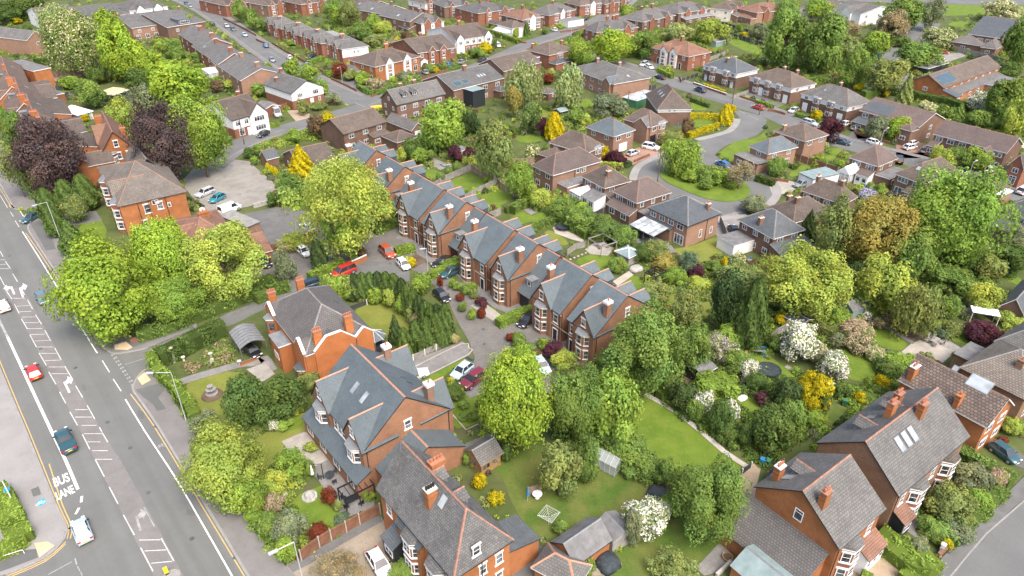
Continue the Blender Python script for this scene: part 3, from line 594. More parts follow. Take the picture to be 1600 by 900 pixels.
class House:
 """K nearest eaves corner, L the left one, R_ the right one (picture points at eaves height)"""
 def __init__(s,name,label,ref,K,L,R=None,ev=5.0,rise=2.6,roof='hip',ridge=None,wall='brick_brown',rm='tile_brown',up=None,upz=2.7,cap='ridge_brown',fascia='white_paint',over=0.35,depth=9.0,side=None,snap=None,cat='house',group=None,far=False,z0=0.0,shift=0.0):
  k,l=P(*K,ev),P(*L,ev)
  a1=math.atan2(l.y-k.y,l.x-k.x)
  if R is not None:
   r=P(*R,ev);a2=math.atan2(r.y-k.y,r.x-k.x)
   d1,d2=(l-k).length,(r-k).length
   off=((a1-math.pi/2)-a2+math.pi)%(2*math.pi)-math.pi
   ang=a2+off*d1/(d1+d2)
   if snap:ang=snap
   ux,uy=Vector((math.cos(ang),math.sin(ang),0)),Vector((-math.sin(ang),math.cos(ang),0))
   W,D=max(3.0,(r-k).dot(ux)),max(3.0,(l-k).dot(uy))
  else:
   ang=snap if snap else a1-math.pi/2
   uy=Vector((-math.sin(ang),math.cos(ang),0));ux=Vector((math.cos(ang),math.sin(ang),0))
   D=max(3.0,(l-k).dot(uy));W=depth
  s.W,s.D,s.ev,s.rise,s.roof,s.over,s.ang=W,D,ev,rise,roof,over,ang
  s.ridge=ridge or('x' if W>D else 'y')
  s.wall,s.rm,s.capm,s.fascia,s.far,s.up=wall,rm,cap,fascia,far,up
  s.root=empty(name,(k.x,k.y,z0),ang);tag(s.root,label,cat,group)
  s.ux,s.uy,s.k=ux,uy,Vector((k.x,k.y,0))
  c=s.k+ux*W/2+uy*D/2;PLOTS.append((s.k,ux,uy,W,D));BUILT.append(s)
  s.c=c;REFS.append((c,ref));s.ref=ref
  s.slope=rise/((W if s.ridge=='y' else D)/2)
  m=MB();m.box(0,W,0,D,0,ev)
  if roof in('gable','hip0'):
   if s.ridge=='x':
    for x0,x1 in((0,.25),(W-.25,W)):m.add([(x0,0,ev),(x1,0,ev),(x1,D,ev),(x0,D,ev),(x0,D/2,ev+rise-.05),(x1,D/2,ev+rise-.05)],[(0,4,3),(1,2,5),(0,1,5,4),(3,4,5,2)])
   else:
    for y0,y1 in((0,.25),(D-.25,D))[roof=='hip0':]:m.add([(0,y0,ev),(0,y1,ev),(W,y1,ev),(W,y0,ev),(W/2,y0,ev+rise-.05),(W/2,y1,ev+rise-.05)],[(0,3,4),(1,5,2),(0,4,5,1),(3,2,5,4)])
  m.build("wall",wall,s.root)
  if up:
   e=0.035;m=MB();zt=ev-0.02
   for b in((-e,W+e,-e,0.3),(-e,W+e,D-.3,D+e)):m.box(b[0],b[1],b[2],b[3],upz,zt)
   for b in((-e,0.3,.3,D-.3),(W-.3,W+e,.3,D-.3)):m.box(b[0],b[1],b[2],b[3],upz,zt)
   if roof=='gable':
    if s.ridge=='y':m.add([(0,-e,zt),(W,-e,zt),(W/2,-e,ev+rise-.1),(0,0,zt),(W,0,zt),(W/2,0,ev+rise-.1)],[(0,1,2),(0,2,5,3),(1,4,5,2)])
    else:m.add([(-e,0,zt),(-e,D,zt),(-e,D/2,ev+rise-.1),(0,0,zt),(0,D,zt),(0,D/2,ev+rise-.1)],[(1,0,2),(0,3,5,2),(1,2,5,4)])
   m.build("upper_wall",up,s.root)
  if roof=='flat':
   m=MB();m.box(-.15,W+.15,-.15,D+.15,ev,ev+.22,1,0);m.build("roof",[rm,fascia],s.root)
  elif roof=='mono':
   m=MB();o=over;v=[(-o,-o,ev),(W+o,-o,ev),(W+o,D+o,ev+rise),(-o,D+o,ev+rise)]
   if s.ridge=='y':v=[(-o,-o,ev),(W+o,-o,ev+rise),(W+o,D+o,ev+rise),(-o,D+o,ev)]
   lo=[(a,b,c_-.15)for a,b,c_ in v]
   m.add(v,[(0,1,2,3)]);m.add(v+lo,[(0,4,5,1),(1,5,6,2),(2,6,7,3),(3,7,4,0),(7,6,5,4)],1)
   m.build("roof",[rm,fascia],s.root)
   m=MB()
   if s.ridge=='x':m.add([(0,D,0),(W,D,0),(W,D,ev+rise-.16),(0,D,ev+rise-.16),(0,D-.2,0),(W,D-.2,0),(W,D-.2,ev+rise-.2),(0,D-.2,ev+rise-.2),(0,0,ev-.15),(W,0,ev-.15)],[(1,0,3,2),(3,0,8),(2,9,1)])
   if m.f:m.build("rear_wall",wall,s.root)
  else:
   s._roof(0,W,0,D,ev,rise,roof,s.ridge,s.root)
 def _roof(s,x0,x1,y0,y1,ev,rise,kind,axis,parent,rm=None,cap=None,fascia=None,over=None,name="roof"):
  rm,cap,fascia=rm or s.rm,cap or s.capm,fascia or s.fascia
  o=s.over if over is None else over;T=0.16
  m,c=MB(),MB()
  half=((y1-y0)if axis=='x' else(x1-x0))/2;sl=rise/half
  ze=ev-o*sl+0.12
  if kind=='gable':
   g=.06 if fascia=='black_trim' and rm=='slate_blue' else min(o,0.3)
   if axis=='x':
    ym=(y0+y1)/2;zr=ev+rise+.12
    a=[(x0-g,y0-o,ze),(x1+g,y0-o,ze),(x1+g,ym,zr),(x0-g,ym,zr),(x1+g,y1+o,ze),(x0-g,y1+o,ze)]
    f=[(0,1,2,3),(3,2,4,5)];c.cap((x0-g,ym,zr),(x1+g,ym,zr))
    lo=[(p[0],p[1],p[2]-T)for p in a];m.add(a,f)
    m.add(a+lo,[(0,6,7,1),(5,4,10,11),(0,3,9,6),(3,5,11,9),(1,7,8,2),(2,8,10,4),(6,9,8,7),(9,11,10,8)],1)
   else:
    xm=(x0+x1)/2;zr=ev+rise+.12
    a=[(x0-o,y0-g,ze),(x0-o,y1+g,ze),(xm,y1+g,zr),(xm,y0-g,zr),(x1+o,y1+g,ze),(x1+o,y0-g,ze)]
    c.cap((xm,y0-g,zr),(xm,y1+g,zr))
    lo=[(p[0],p[1],p[2]-T)for p in a];m.add(a,[(1,0,3,2),(2,3,5,4)])
    m.add(a+lo,[(1,7,6,0),(5,11,10,4),(0,6,9,3),(3,9,11,5),(2,8,7,1),(4,10,8,2),(7,8,9,6),(8,10,11,9)],1)
  else:
   X0,X1,Y0,Y1=x0-o,x1+o,y0-o,y1+o
   if axis=='x':
    ym=(Y0+Y1)/2;hh=(Y1-Y0)/2;r=min(hh,(X1-X0)/2-.05);zr=ze+hh*rise/half
    a=[(X0,Y0,ze),(X1,Y0,ze),(X1,Y1,ze),(X0,Y1,ze),(X0+r,ym,zr),(X1-r,ym,zr)]
   else:
    xm=(X0+X1)/2;hh=(X1-X0)/2;r=min(hh,(Y1-Y0)/2-.05);zr=ze+hh*rise/half
    a=[(X0,Y1,ze),(X0,Y0,ze),(X1,Y0,ze),(X1,Y1,ze),(xm,Y1-(r if kind=='hip' else 0),zr),(xm,Y0+r*(1 if kind=='hip' else .75),zr)]
   m.add(a,[(0,1,5,4),(1,2,5),(2,3,4,5),(3,0,4)])
   lo=[(p[0],p[1],p[2]-T)for p in a[:4]]
   m.add(a[:4]+lo,[(0,4,5,1),(1,5,6,2),(2,6,7,3),(3,7,4,0),(7,6,5,4)],1)
   for i,j in((0,4),(3,4),(1,5),(2,5),(4,5))[2*(kind!='hip'):]:c.cap(a[i],a[j])
  o_=m.build(name,[rm,fascia],parent);c.build("ridge_tiles",cap,o_)
  return o_
 def zr(s,x,y):
  """roof height over a spot of the plan"""
  W,D=s.W,s.D
  if s.roof=='flat':return s.ev+.22
  d=min(y,D-y)if s.ridge=='x' else min(x,W-x)
  if s.roof=='hip':d=min(x,W-x,y,D-y)
  return s.ev+.12+max(0,d)*s.slope
 def face(s,f):
  return{'R':((0,0,0),0.0,s.W),'L':((0,s.D,0),-math.pi/2,s.D),'BR':((s.W,s.D,0),math.pi,s.W),'BL':((s.W,0,0),math.pi/2,s.D)}[f]
 def fpt(s,f,a,d,z):
  """a along the face from its left, d outward"""
  o,r,_=s.face(f);return(o[0]+a*math.cos(r)+d*math.sin(r),o[1]+a*math.sin(r)-d*math.cos(r),z)
 def win(s,f,a,z,w=1.3,h=1.25,style='upvc',fm='white_upvc',pm=None,out=0.0,parent=None,label=None):
  if s.far:style='far' if style=='upvc' else style
  mb,pn=win_mesh(w,h,style);pm=pm or random.choice(('pane_dark','pane_dark','pane_blind','pane_grey'))
  sm='white_paint' if style=='sash' else 'stone_cream'
  key=(round(w,2),round(h,2),style,fm,sm)
  if s.up:out+=0.035
  if s.far:
   def fn():
    b=MB();b.add(mb.v,mb.f,0);b.m=list(mb.m);b.add(pn.v,pn.f,2);return b.mesh("window",[fm,sm,pm])
   o=inst("window",cached(('f',)+key+(pm,),fn),s.root,s.fpt(f,a,out,z),s.face(f)[1])
  else:
   o=inst("window",cached(key,lambda:mb.mesh("window",[fm,sm])),s.root,s.fpt(f,a,out,z),s.face(f)[1])
   inst("pane",cached(('p',round(w,2),round(h,2),pm),lambda:pn.mesh("pane",pm)),o)
  return o
 def wins(s,f,n,zs=(0.85,3.45),w=1.3,h=1.2,skip=(),style='upvc',fm='white_upvc',a0=None,a1=None):
  Lf=s.face(f)[2];a0=0.0 if a0 is None else a0;a1=Lf if a1 is None else a1
  for j,z in enumerate(zs):
   for i in range(n):
    if(j,i)in skip:continue
    s.win(f,a0+(a1-a0)*(i+.5)/n,z,w,h,style,fm)
  return s
 def door(s,f,a,mat='door_white',w=0.95,h=2.05,z=0.05,porch=False):
  me=cached(('door',mat,w,h),lambda:MB().box(-w/2,w/2,-.05,.05,0,h).box(-w/2-.1,-w/2-.002,-.07,.05,0,h+.1,1).box(w/2+.002,w/2+.1,-.07,.05,0,h+.1,1).box(-w/2,w/2,-.07,.05,h+.002,h+.1,1).mesh("door",[mat,'white_upvc']))
  o=inst("door",me,s.root,s.fpt(f,a,0.02,z),s.face(f)[1])
  if porch:
   m=MB();m.box(-1.0,1.0,-.9,0,2.35,2.5);m.build("porch_canopy",'tile_brown' if porch is True else porch,s.root,s.fpt(f,a,0.0,0),s.face(f)[1])
  return o
 def garage_door(s,f,a,w=2.4,h=2.1,mat='white_upvc'):
  MB().box(-w/2,w/2,-.04,.03,0,h).build("garage_door",mat,s.root,s.fpt(f,a,0.02,.03),s.face(f)[1]);return s
 def chim(s,fx,fy,h=1.5,w=0.95,d=0.6,mat=None,pots=2,capm='stone_cream',rel=True,pot='terracotta'):
  x,y=(fx*s.W,fy*s.D)if rel else(fx,fy);z=s.zr(x,y)
  m=MB();m.box(-w/2,w/2,-d/2,d/2,-1.2,h);m.box(-w/2-.07,w/2+.07,-d/2-.07,d/2+.07,h+.002,h+.14,1)
  m.box(-w/2-.05,w/2+.05,-d/2-.05,d/2+.05,h*.62,h*.62+.1,0)
  o=m.build("chimney",[mat or s.wall,capm],s.root,(x,y,z))
  for i in range(pots):
   px=(i+.5)/pots*w-w/2
   inst("chimney_pot",cached(('pot',pot),lambda:MB().cyl((0,0),.13,.11,0,.45,8).cyl((0,0),.15,.15,.36,.42,8).mesh("chimney_pot",pot)),o,(px,0,h+.14))
  return s
 def velux(s,f,a,d,w=0.9,h=1.2,pm='pane_sky',fm='grey_trim',name="skylight"):
  """rooflight: d metres up the plan from the eaves"""
  sl=s.slope;t=math.atan(sl);c,sn=math.cos(t),math.sin(t)
  o,r,_=s.face(f)
  def q(u,v,k):return(u,v*c-k*sn,v*sn+k*c)
  m=MB()
  for(u0,u1,v0,v1,k,mi)in((-w/2-.09,w/2+.09,-.09,h+.09,.06,0),(-w/2,w/2,0,h,.085,1)):
   m.add([q(u0,v0,k),q(u1,v0,k),q(u1,v1,k),q(u0,v1,k)],[(0,1,2,3)],mi)
   lo=[q(u0,v0,-.02),q(u1,v0,-.02),q(u1,v1,-.02),q(u0,v1,-.02)]
   m.add([q(u0,v0,k),q(u1,v0,k),q(u1,v1,k),q(u0,v1,k)]+lo,[(0,4,5,1),(1,5,6,2),(2,6,7,3),(3,7,4,0)],0)
  p=s.fpt(f,a,-d,s.ev+.12+d*sl)
  return m.build(name,[fm,pm],s.root,p,r)
 def gable(s,f,a,w,rise,proj=0.0,ev=None,wall=None,rm=None,cap=None,fascia=None,over=0.25,name="gable",window=None,style='upvc',barge=True):
  """cross gable on face f centred at a: wall block down to the ground when it projects, triangle and roof"""
  o,r,_=s.face(f);ev=ev or s.ev;wall=wall or s.wall;rm=rm or s.rm
  half=w/2;sl=rise/half
  dep=max(0.6,min((ev+rise-s.ev)/max(.2,s.slope),(s.D if f in 'RBR' else s.W)/2))+0.35
  m=MB();p=proj+0.012
  if proj>0.02:m.box(-half,half,-p,0.0,0,ev)
  m.add([(-half,-p,ev),(half,-p,ev),(0,-p,ev+rise),(-half,.3,ev),(half,.3,ev),(0,.3,ev+rise)],[(0,1,2),(0,2,5,3),(1,4,5,2)])
  g=m.build(name,wall,s.root,o if False else s.fpt(f,a,0,0),r)
  T=0.13;ov=over;ze=ev-ov*sl+.1;zr=ev+rise+.1;y0=-p-.18;y1=dep
  A=[(-half-ov,y0,ze),(0,y0,zr),(half+ov,y0,ze),(-half-ov,y1,ze),(0,y1,zr),(half+ov,y1,ze)]
  lo=[(q[0],q[1],q[2]-T)for q in A]
  m=MB();m.add(A,[(0,1,4,3),(1,2,5,4)]);m.f[-2:]=[(0,1,4,3),(1,2,5,4)]
  m.add(A+lo,[(0,6,7,1),(1,7,8,2),(0,3,9,6),(2,8,11,5),(6,9,10,7),(7,10,11,8)],1)
  c=MB();c.cap((0,y0,zr),(0,y1,zr))
  ro=m.build("gable_roof",[rm,fascia or s.fascia],g);c.build("ridge_tiles",cap or s.capm,ro)
  if window:s.win(f,a,ev+window[2]if len(window)>2 else ev-.1,window[0],window[1],style,out=p+.0)
  return g
 def bay(s,f,a,w=2.6,proj=0.8,h=None,mat=None,storeys=2,roofm='lead',fm='white_upvc',style='upvc',band=None,wh=1.35,zs=None,top=.35,canted=True,sides=True):
  h=h or(5.2 if storeys==2 else 2.7);o,r,_=s.face(f);mat=mat or s.wall
  c=min(.75,proj*.85)if canted else 0.0
  poly=[(-w/2,.02),(-w/2+c,-proj),(w/2-c,-proj),(w/2,.02)]
  m=MB();m.prism(poly,0,h);
  if band:
   e=.05;pb=[(-w/2-e,.02),(-w/2+c-e*.5,-proj-e),(w/2-c+e*.5,-proj-e),(w/2+e,.02)]
   for zb in((.75,.9),(2.25,2.5),(3.15,3.3),(4.75,5.0)):
    if zb[1]<h:m.prism(pb,zb[0],zb[1],1)
  b=m.build("bay",[mat,band or mat],s.root,s.fpt(f,a,0,0),r)
  e=.18;pr=[(-w/2-e,.02),(-w/2+c-e*.5,-proj-e),(w/2-c+e*.5,-proj-e),(w/2+e,.02)]
  m=MB();m.prism(pr,h,h+.14,1)
  n=[(x,y,h+.142)for x,y in pr];t=[(-w/2+.25,.02,h+.142+top),(w/2-.25,.02,h+.142+top)]
  m.add(n+t,[(0,1,4),(1,2,5,4),(2,3,5)]);m.build("bay_roof",[roofm,'white_paint' if fm!='stone_cream' else 'stone_cream'],b)
  zs=zs or((.92,3.4)if storeys==2 else(.92,))
  wf=(w-2*c-.24)*(.8 if fm=='stone_cream' else 1)
  sl=math.hypot(c,proj);ang=math.atan2(-proj,c)if canted else-math.pi/2
  for z in zs:
   mb,pn=win_mesh(wf,wh,style)
   spots=[(0.0,-proj-.015,0.0,wf)]
   if sl>.7 and sides:
    ws=(sl-.3)*(.85 if fm=='stone_cream' else 1);nx,ny=(-proj/sl,-c/sl)
    spots+=[(-w/2+c/2+nx*.015,-proj/2+ny*.015,-math.atan2(proj,c),ws),(w/2-c/2-nx*.015,-proj/2+ny*.015,math.atan2(proj,c),ws)]
   for x,y,rr,ww in spots:
    mb,pn=win_mesh(ww,wh,style)
    key=(round(ww,2),round(wh,2),style,fm,'white_paint')
    wo=inst("window",cached(key,lambda:mb.mesh("window",[fm,'white_paint'])),b,(x,y,z),rr)
    me=cached(('p',round(ww,2),round(wh,2),'pane_dark'),lambda:pn.mesh("pane","pane_dark"))
    if not s.far or True:wo.data=cached(('wp',)+key,lambda:_with_pane(mb,pn,[fm,'white_paint','pane_dark']))
  return s
 def dormer(s,f,a,d,w=1.5,h=1.3,kind='flat',wall='lead',rm='lead',window=True,fm='white_upvc',cap=None):
  o,r,_=s.face(f);sl=s.slope;z=s.ev+.1+d*sl;L=h/max(.25,sl)+.2
  m=MB();m.box(-w/2,w/2,0,L,-.3,h)
  b=m.build("dormer",wall,s.root,s.fpt(f,a,-d,z),r)
  if kind=='flat':
   MB().box(-w/2-.15,w/2+.15,-.2,L,h,h+.14).build("dormer_roof",rm,b)
  else:
   g=w*.42;L2=(h+g)/max(.25,sl)+.3;e=.15
   A=[(-w/2-e,-.2,h-e*.8),(0,-.2,h+g),(w/2+e,-.2,h-e*.8),(-w/2-e,L2,h-e*.8),(0,L2,h+g),(w/2+e,L2,h-e*.8)]
   m=MB();m.add(A,[(0,1,4,3),(1,2,5,4),(0,2,1)]);lo=[(q[0],q[1],q[2]-.1)for q in A];m.add(A+lo,[(0,6,7,1),(1,7,8,2)],1)
   ro=m.build("dormer_roof",[rm,'white_paint'],b);c=MB();c.cap((0,-.2,h+g),(0,L2,h+g),.12);c.build("ridge_tiles",cap or s.capm,ro)
   m=MB();m.add([(-w/2,-.012,h),(w/2,-.012,h),(0,-.012,h+g-.08),(-w/2,.1,h),(w/2,.1,h),(0,.1,h+g-.08)],[(0,1,2),(0,2,5,3),(1,4,5,2)]);m.build("dormer_gable",wall,b)
  if window:
   mb,pn=win_mesh(w*.72,h*.72,'upvc')
   inst("window",cached(('wp',round(w*.72,2),round(h*.72,2),'upvc',fm,'d'),lambda:_with_pane(mb,pn,[fm,'white_paint','pane_dark'])),b,(0,-.02,h*.14))
  return b
 def ext(s,f,a0,a1,out,ev=2.5,rise=1.0,kind='flat',wall=None,rm=None,inn=0.0,cap=None,fascia=None,name="extension",wins=1,z0=0.0,wh=1.1,glazed=False):
  """lower block against face f between a0 and a1, reaching `out` metres"""
  o,r,_=s.face(f);w=a1-a0;m=MB();m.box(0,w,-out,inn,z0,ev)
  wall=wall or s.wall;rm=rm or s.rm
  if kind=='lean':m.add([(0,-out,ev),(0,inn,ev),(0,inn,ev+rise),(w,-out,ev),(w,inn,ev),(w,inn,ev+rise)],[(0,2,1),(3,4,5)])
  if kind=='gable':m.add([(0,-out,ev),(w,-out,ev),(w/2,-out,ev+rise-.04),(0,-out+.2,ev),(w,-out+.2,ev),(w/2,-out+.2,ev+rise-.04)],[(0,1,2),(0,2,5,3),(1,4,5,2)])
  b=m.build(name,wall,s.root,s.fpt(f,a0,0,0),r)
  fa=fascia or s.fascia
  if kind=='flat':MB().box(-.12,w+.12,-out-.12,inn,ev+.002,ev+.2,1,0).build("extension_roof",[rm,fa],b)
  elif kind=='lean':
   sl=rise/(out+inn);e=.22;A=[(-.15,-out-e,ev-e*sl+.08),(w+.15,-out-e,ev-e*sl+.08),(w+.15,inn,ev+rise+.08),(-.15,inn,ev+rise+.08)]
   lo=[(q[0],q[1],q[2]-.12)for q in A];m=MB();m.add(A,[(0,1,2,3)]);m.add(A+lo,[(0,4,5,1),(1,5,6,2),(3,7,4,0),(7,6,5,4)],1);m.build("extension_roof",[rm,fa],b)
  elif kind=='hip':
   hh=w/2;e=.25;q=min(hh,out)
   A=[(-e,-out-e,ev),(w+e,-out-e,ev),(w+e,inn,ev),(-e,inn,ev),(w/2,-out+q,ev+rise),(w/2,inn,ev+rise)]
   m=MB();m.add(A,[(0,1,4),(1,2,5,4),(3,0,4,5)]);lo=[(t[0],t[1],t[2]-.14)for t in A[:4]];m.add(A[:4]+lo,[(0,4,5,1),(1,5,6,2),(3,7,4,0),(7,6,5,4)],1)
   ro=m.build("extension_roof",[rm,fa],b);c=MB()
   for i,j in((0,4),(1,4),(4,5)):c.cap(A[i],A[j])
   c.build("ridge_tiles",cap or s.capm,ro)
  elif kind=='gable':
   e=.25;sl=rise/(w/2);A=[(-e,-out-.2,ev-e*sl+.08),(w/2,-out-.2,ev+rise+.08),(w+e,-out-.2,ev-e*sl+.08),(-e,inn,ev-e*sl+.08),(w/2,inn,ev+rise+.08),(w+e,inn,ev-e*sl+.08)]
   m=MB();m.add(A,[(0,1,4,3),(1,2,5,4)]);lo=[(t[0],t[1],t[2]-.13)for t in A];m.add(A+lo,[(0,6,7,1),(1,7,8,2),(0,3,9,6),(2,8,11,5),(6,9,10,7),(7,10,11,8)],1)
   ro=m.build("extension_roof",[rm,fa],b);c=MB();c.cap(A[1],A[4]);c.build("ridge_tiles",cap or s.capm,ro)
  for i in range(wins):
   ww=min(1.6,w/wins*.7);mb,pn=win_mesh(ww,wh,'upvc')
   inst("window",cached(('wp',round(ww,2),wh,'upvc','white_upvc','d'),lambda:_with_pane(mb,pn,['white_upvc','white_paint','pane_dark'])),b,(w*(i+.5)/wins,-out-.012,z0+max(.7,(ev-z0)*.36)),0)
  return b
 def conservatory(s,f,a0,a1,out,h=2.2,rise=.9,kind='lean',roofm='white_paint'):
  o,r,_=s.face(f);w=a1-a0;m=MB()
  m.box(0,w,-out,0,0,.55);m.box(.06,w-.06,-out+.06,-.01,.55,h,1)
  n=max(3,int(w/.8));k=max(2,int(out/.8))
  for i in range(n+1):x=w*i/n;m.box(x-.04,x+.04,-out-.01,-out+.07,.552,h,2)
  for i in range(k+1):
   y=-out+out*i/k
   for x in(0,w):m.box(x-.04,x+.04,y-.04,y+.04,.553,h,2)
  for zz in(h*.72,):m.box(-.02,w+.02,-out-.012,-out+.05,zz,zz+.07,2)
  m.box(-.08,w+.08,-out-.08,0,h,h+.1,2)
  b=m.build("conservatory",['brick_pale','pane_conservatory','white_upvc'],s.root,s.fpt(f,a0,0,0),r);h2=h+.102
  m=MB()
  if kind=='lean':m.add([(-.1,-out-.1,h2),(w+.1,-out-.1,h2),(w+.1,0,h2+rise),(-.1,0,h2+rise),(-.1,0,h2),(w+.1,0,h2)],[(0,1,2,3),(0,3,4),(1,5,2)])
  elif kind=='gable':m.add([(-.1,-out-.1,h2),(w+.1,-out-.1,h2),(w/2,-out-.1,h2+rise),(-.1,0,h2),(w+.1,0,h2),(w/2,0,h2+rise)],[(0,1,2),(0,2,5,3),(1,4,5,2)])
  else:m.add([(-.1,-out-.1,h2),(w+.1,-out-.1,h2),(w+.1,0,h2),(-.1,0,h2),(w/2,-out*.45,h2+rise),(w/2,0,h2+rise)],[(0,1,4),(1,2,5,4),(3,0,4,5)])
  m.build("conservatory_roof",roofm,b);return s
 def pipe(s,f,a,z1=None):
  MB().tube((0,-.1,0),(0,-.1,z1 or s.ev-.1),.05,n=5).build("drainpipe",'black_trim',s.root,s.fpt(f,a,0,0),s.face(f)[1]);return s
def _with_pane(mb,pn,mats):
 b=MB();b.v=list(mb.v);b.f=list(mb.f);b.m=list(mb.m);b.add(pn.v,pn.f,2);return b.mesh("window",mats)
 # -- the row of new gabled villas
A0=P(981,462,10.2);RA=R_(127.87);RU=Vector((math.cos(RA),math.sin(RA),0));RV=Vector((math.sin(RA),-math.cos(RA),0))
def rowpt(al,v,z=0.0):return Vector((A0.x,A0.y,0))+RU*al+RV*v+Vector((0,0,z))
ROWS=[(0.0,6.0,'r',0,"end new villa half hidden by the dark sycamore","slate gabled new villa at the row's end beside the big dark green sycamore"),(7.6,14.3,'l',0,"new villa one in from the row's sycamore end","slate gabled new villa with black car at its bay, one from the sycamore end"),(20.6,25.8,'r',1,"new villa with wide bright hedge before its garage","slate gabled new villa whose dormered garage faces the bright clipped hedge"),(27.1,35.1,'l',0,"new villa with dark blue saloon at its door","blue slate gabled new brick villa with a dark blue saloon parked by its bay"),(41.7,48.0,'r',1,"new villa behind the white small car","slate gabled new villa with dormered garage, behind the white car and yellow shrub"),(49.2,57.1,'l',0,"new villa behind the rust red car","blue slate gabled new brick villa behind the rust red SUV and square hedge"),(64.1,71.7,'r',1,"new villa partly behind the pale lime tree","slate gabled new villa with its front partly behind the yellow green tree"),(76.3,84.2,'l',0,"far end new villa at the top of the row","slate gabled new villa at the row's far end, front hidden by a tree")]
for i,(a0,a1,hand,gar,ref,lab)in enumerate(ROWS):
 ev=5.6;k=rowpt(a0,-6.15);l=rowpt(a1,-6.15)
 K=to_px((k.x,k.y,ev));L=to_px((l.x,l.y,ev))
 h=House('new_villa',lab,ref,K,L,None,ev,4.55,'gable','y','brick_new','slate_blue',cap='ridge_orange',fascia='black_trim',over=0.28,depth=12.3,snap=RA-math.pi/2,group='new gabled villas in a row')
 D=h.D;ga=D-2.35 if hand=='r' else 2.35;da=1.15 if hand=='r' else D-1.15
 h.gable('L',ga,4.5,3.35,proj=0.25,cap='ridge_orange',fascia='black_trim',over=.22,wall='brick_new')
 h.bay('L',ga,2.9,0.95,5.0,mat='brick_new',style='sash',fm='stone_cream',roofm='lead',top=.55,wh=1.5)
 h.win('L',ga,6.2,0.9,1.3,'sash','stone_cream',out=.27);h.win('L',da,3.35,.95,1.45,'sash','stone_cream');h.door('L',da,'door_black')
 MB().box(-1.25,1.25,-.06,.02,5.1,5.22).box(-3.0,3.0,-.05,.02,2.72,2.86).build("string_course",'stone_cream',h.root,h.fpt('L',da,0,0),h.face('L')[1])
 h.win('R',6.4,6.6,.85,1.35,'sash')
 m=MB();m.box(-.48,.48,-.38,.38,-2.2,2.0);m.box(-.58,.58,-.48,.48,2.002,2.42,1);m.box(-.5,.5,-.4,.4,1.55,1.66)
 cx,cy=(2.9,.75)if hand=='r' else(3.0,D-.15-.5)
 c=m.build("chimney",['brick_new','white_paint'],h.root,(cx,cy,h.ev+2.2));MB().cyl((0,0),.14,.11,0,.5,8).build("chimney_pot",'terracotta',c,(0,0,2.42))
 for a in(D*.26,D*.74):h.dormer('BL',a,0.9,2.7,1.25,'gable','slate_dark','slate_blue',cap='ridge_orange',fm='grey_trim')
 h.wins('BL',2,(.9,3.4),1.4,1.3)
 h.pipe('L',D-.12 if hand=='l' else .15);h.pipe('R',.2)
 if gar:
  m=MB();w=3.2;x0,x1=2.0,12.0;r0=8.15;ev2=2.8;rz=8.55
  m.box(x0,x1,-w,-.01,0,ev2);m.add([(x0,-w,ev2),(x1,-w,ev2+2.2),(r0,-w,rz),(x0,-w+.25,ev2),(x1,-w+.25,ev2+2.2),(r0,-w+.25,rz)],[(0,1,2),(0,2,5,3),(1,4,5,2)])
  g=m.build("garage_wing",'brick_new',h.root)
  sl=(rz-ev2)/(r0-x0);e=.28
  A=[(x0-e,-w-.15,ev2-e*sl+.1),(r0,-w-.15,rz+.1),(x1+e,-w-.15,rz+.1-(x1+e-r0)*sl),(x0-e,-.012,ev2-e*sl+.1),(r0,-.012,rz+.1),(x1+e,-.012,rz+.1-(x1+e-r0)*sl)]
  lo=[(q[0],q[1],q[2]-.16)for q in A];m=MB();m.add(A,[(0,1,4,3),(1,2,5,4)]);m.add(A+lo,[(0,6,7,1),(1,7,8,2),(0,3,9,6),(2,8,11,5),(6,9,10,7),(7,10,11,8)],1)
  ro=m.build("garage_roof",['slate_blue','black_trim'],g);c=MB();c.cap(A[1],A[4]);c.build("ridge_tiles",'ridge_orange',ro)
  MB().box(x0-.05,x0+.05,-w+.45,-.45,0.02,2.25).build("garage_door",'door_black',g)
  z0=ev2+1.0*sl
  d=MB();d.box(x0+1.0,x0+2.9,-2.3,-.9,z0-.2,z0+1.35);d=d.build("dormer",'lead',g)
  MB().box(x0+.8,x0+3.1,-2.45,-.75,z0+1.352,z0+1.5).build("dormer_roof",'lead',d)
  mb,pn=win_mesh(.9,1.0,'upvc');inst("window",cached('dormwin',lambda:_with_pane(mb,pn,['white_upvc','white_paint','pane_dark'])),d,(x0+.985,-1.6,z0+.2),-math.pi/2)
  # -- near foreground
h=House('new_house',"large blue slate new house with orange ridge tiles and four cross gables","large new slate house with orange ridge",(570,704),(494,612),(701,638),6.2,4.9,'gable','y','brick_new','slate_blue',cap='ridge_orange',fascia='black_trim',over=.25,snap=R_(38.5))
D,W=h.D,h.W
h.gable('L',2.3,4.6,3.4,proj=.3,cap='ridge_orange',fascia='black_trim',over=.2);h.gable('L',D-2.3,4.6,3.4,proj=.3,cap='ridge_orange',fascia='black_trim',over=.2)
h.gable('BL',2.2,4.2,3.2,proj=.6,cap='ridge_orange',fascia='black_trim',over=.2);h.gable('BL',D-2.6,4.4,3.3,proj=.6,cap='ridge_orange',fascia='black_trim',over=.2)
for a in(2.3,D-2.3):h.bay('L',a,2.9,.95,5.6,mat='brick_new',style='sash',top=.55,wh=1.5,zs=(3.7,));h.win('L',a,6.9,.9,1.2,'sash',out=.32)
for a in(D*.42,D*.5,D*.58):h.win('L',a,3.9,.9,1.5,'sash')
h.velux('L',D*.42,2.6,.7,1.5);h.velux('L',D*.60,2.6,.7,1.5);h.velux('BL',D*.45,2.5,.7,1.1,'solar');h.velux('BL',D*.36,2.2,.7,1.1,'solar')
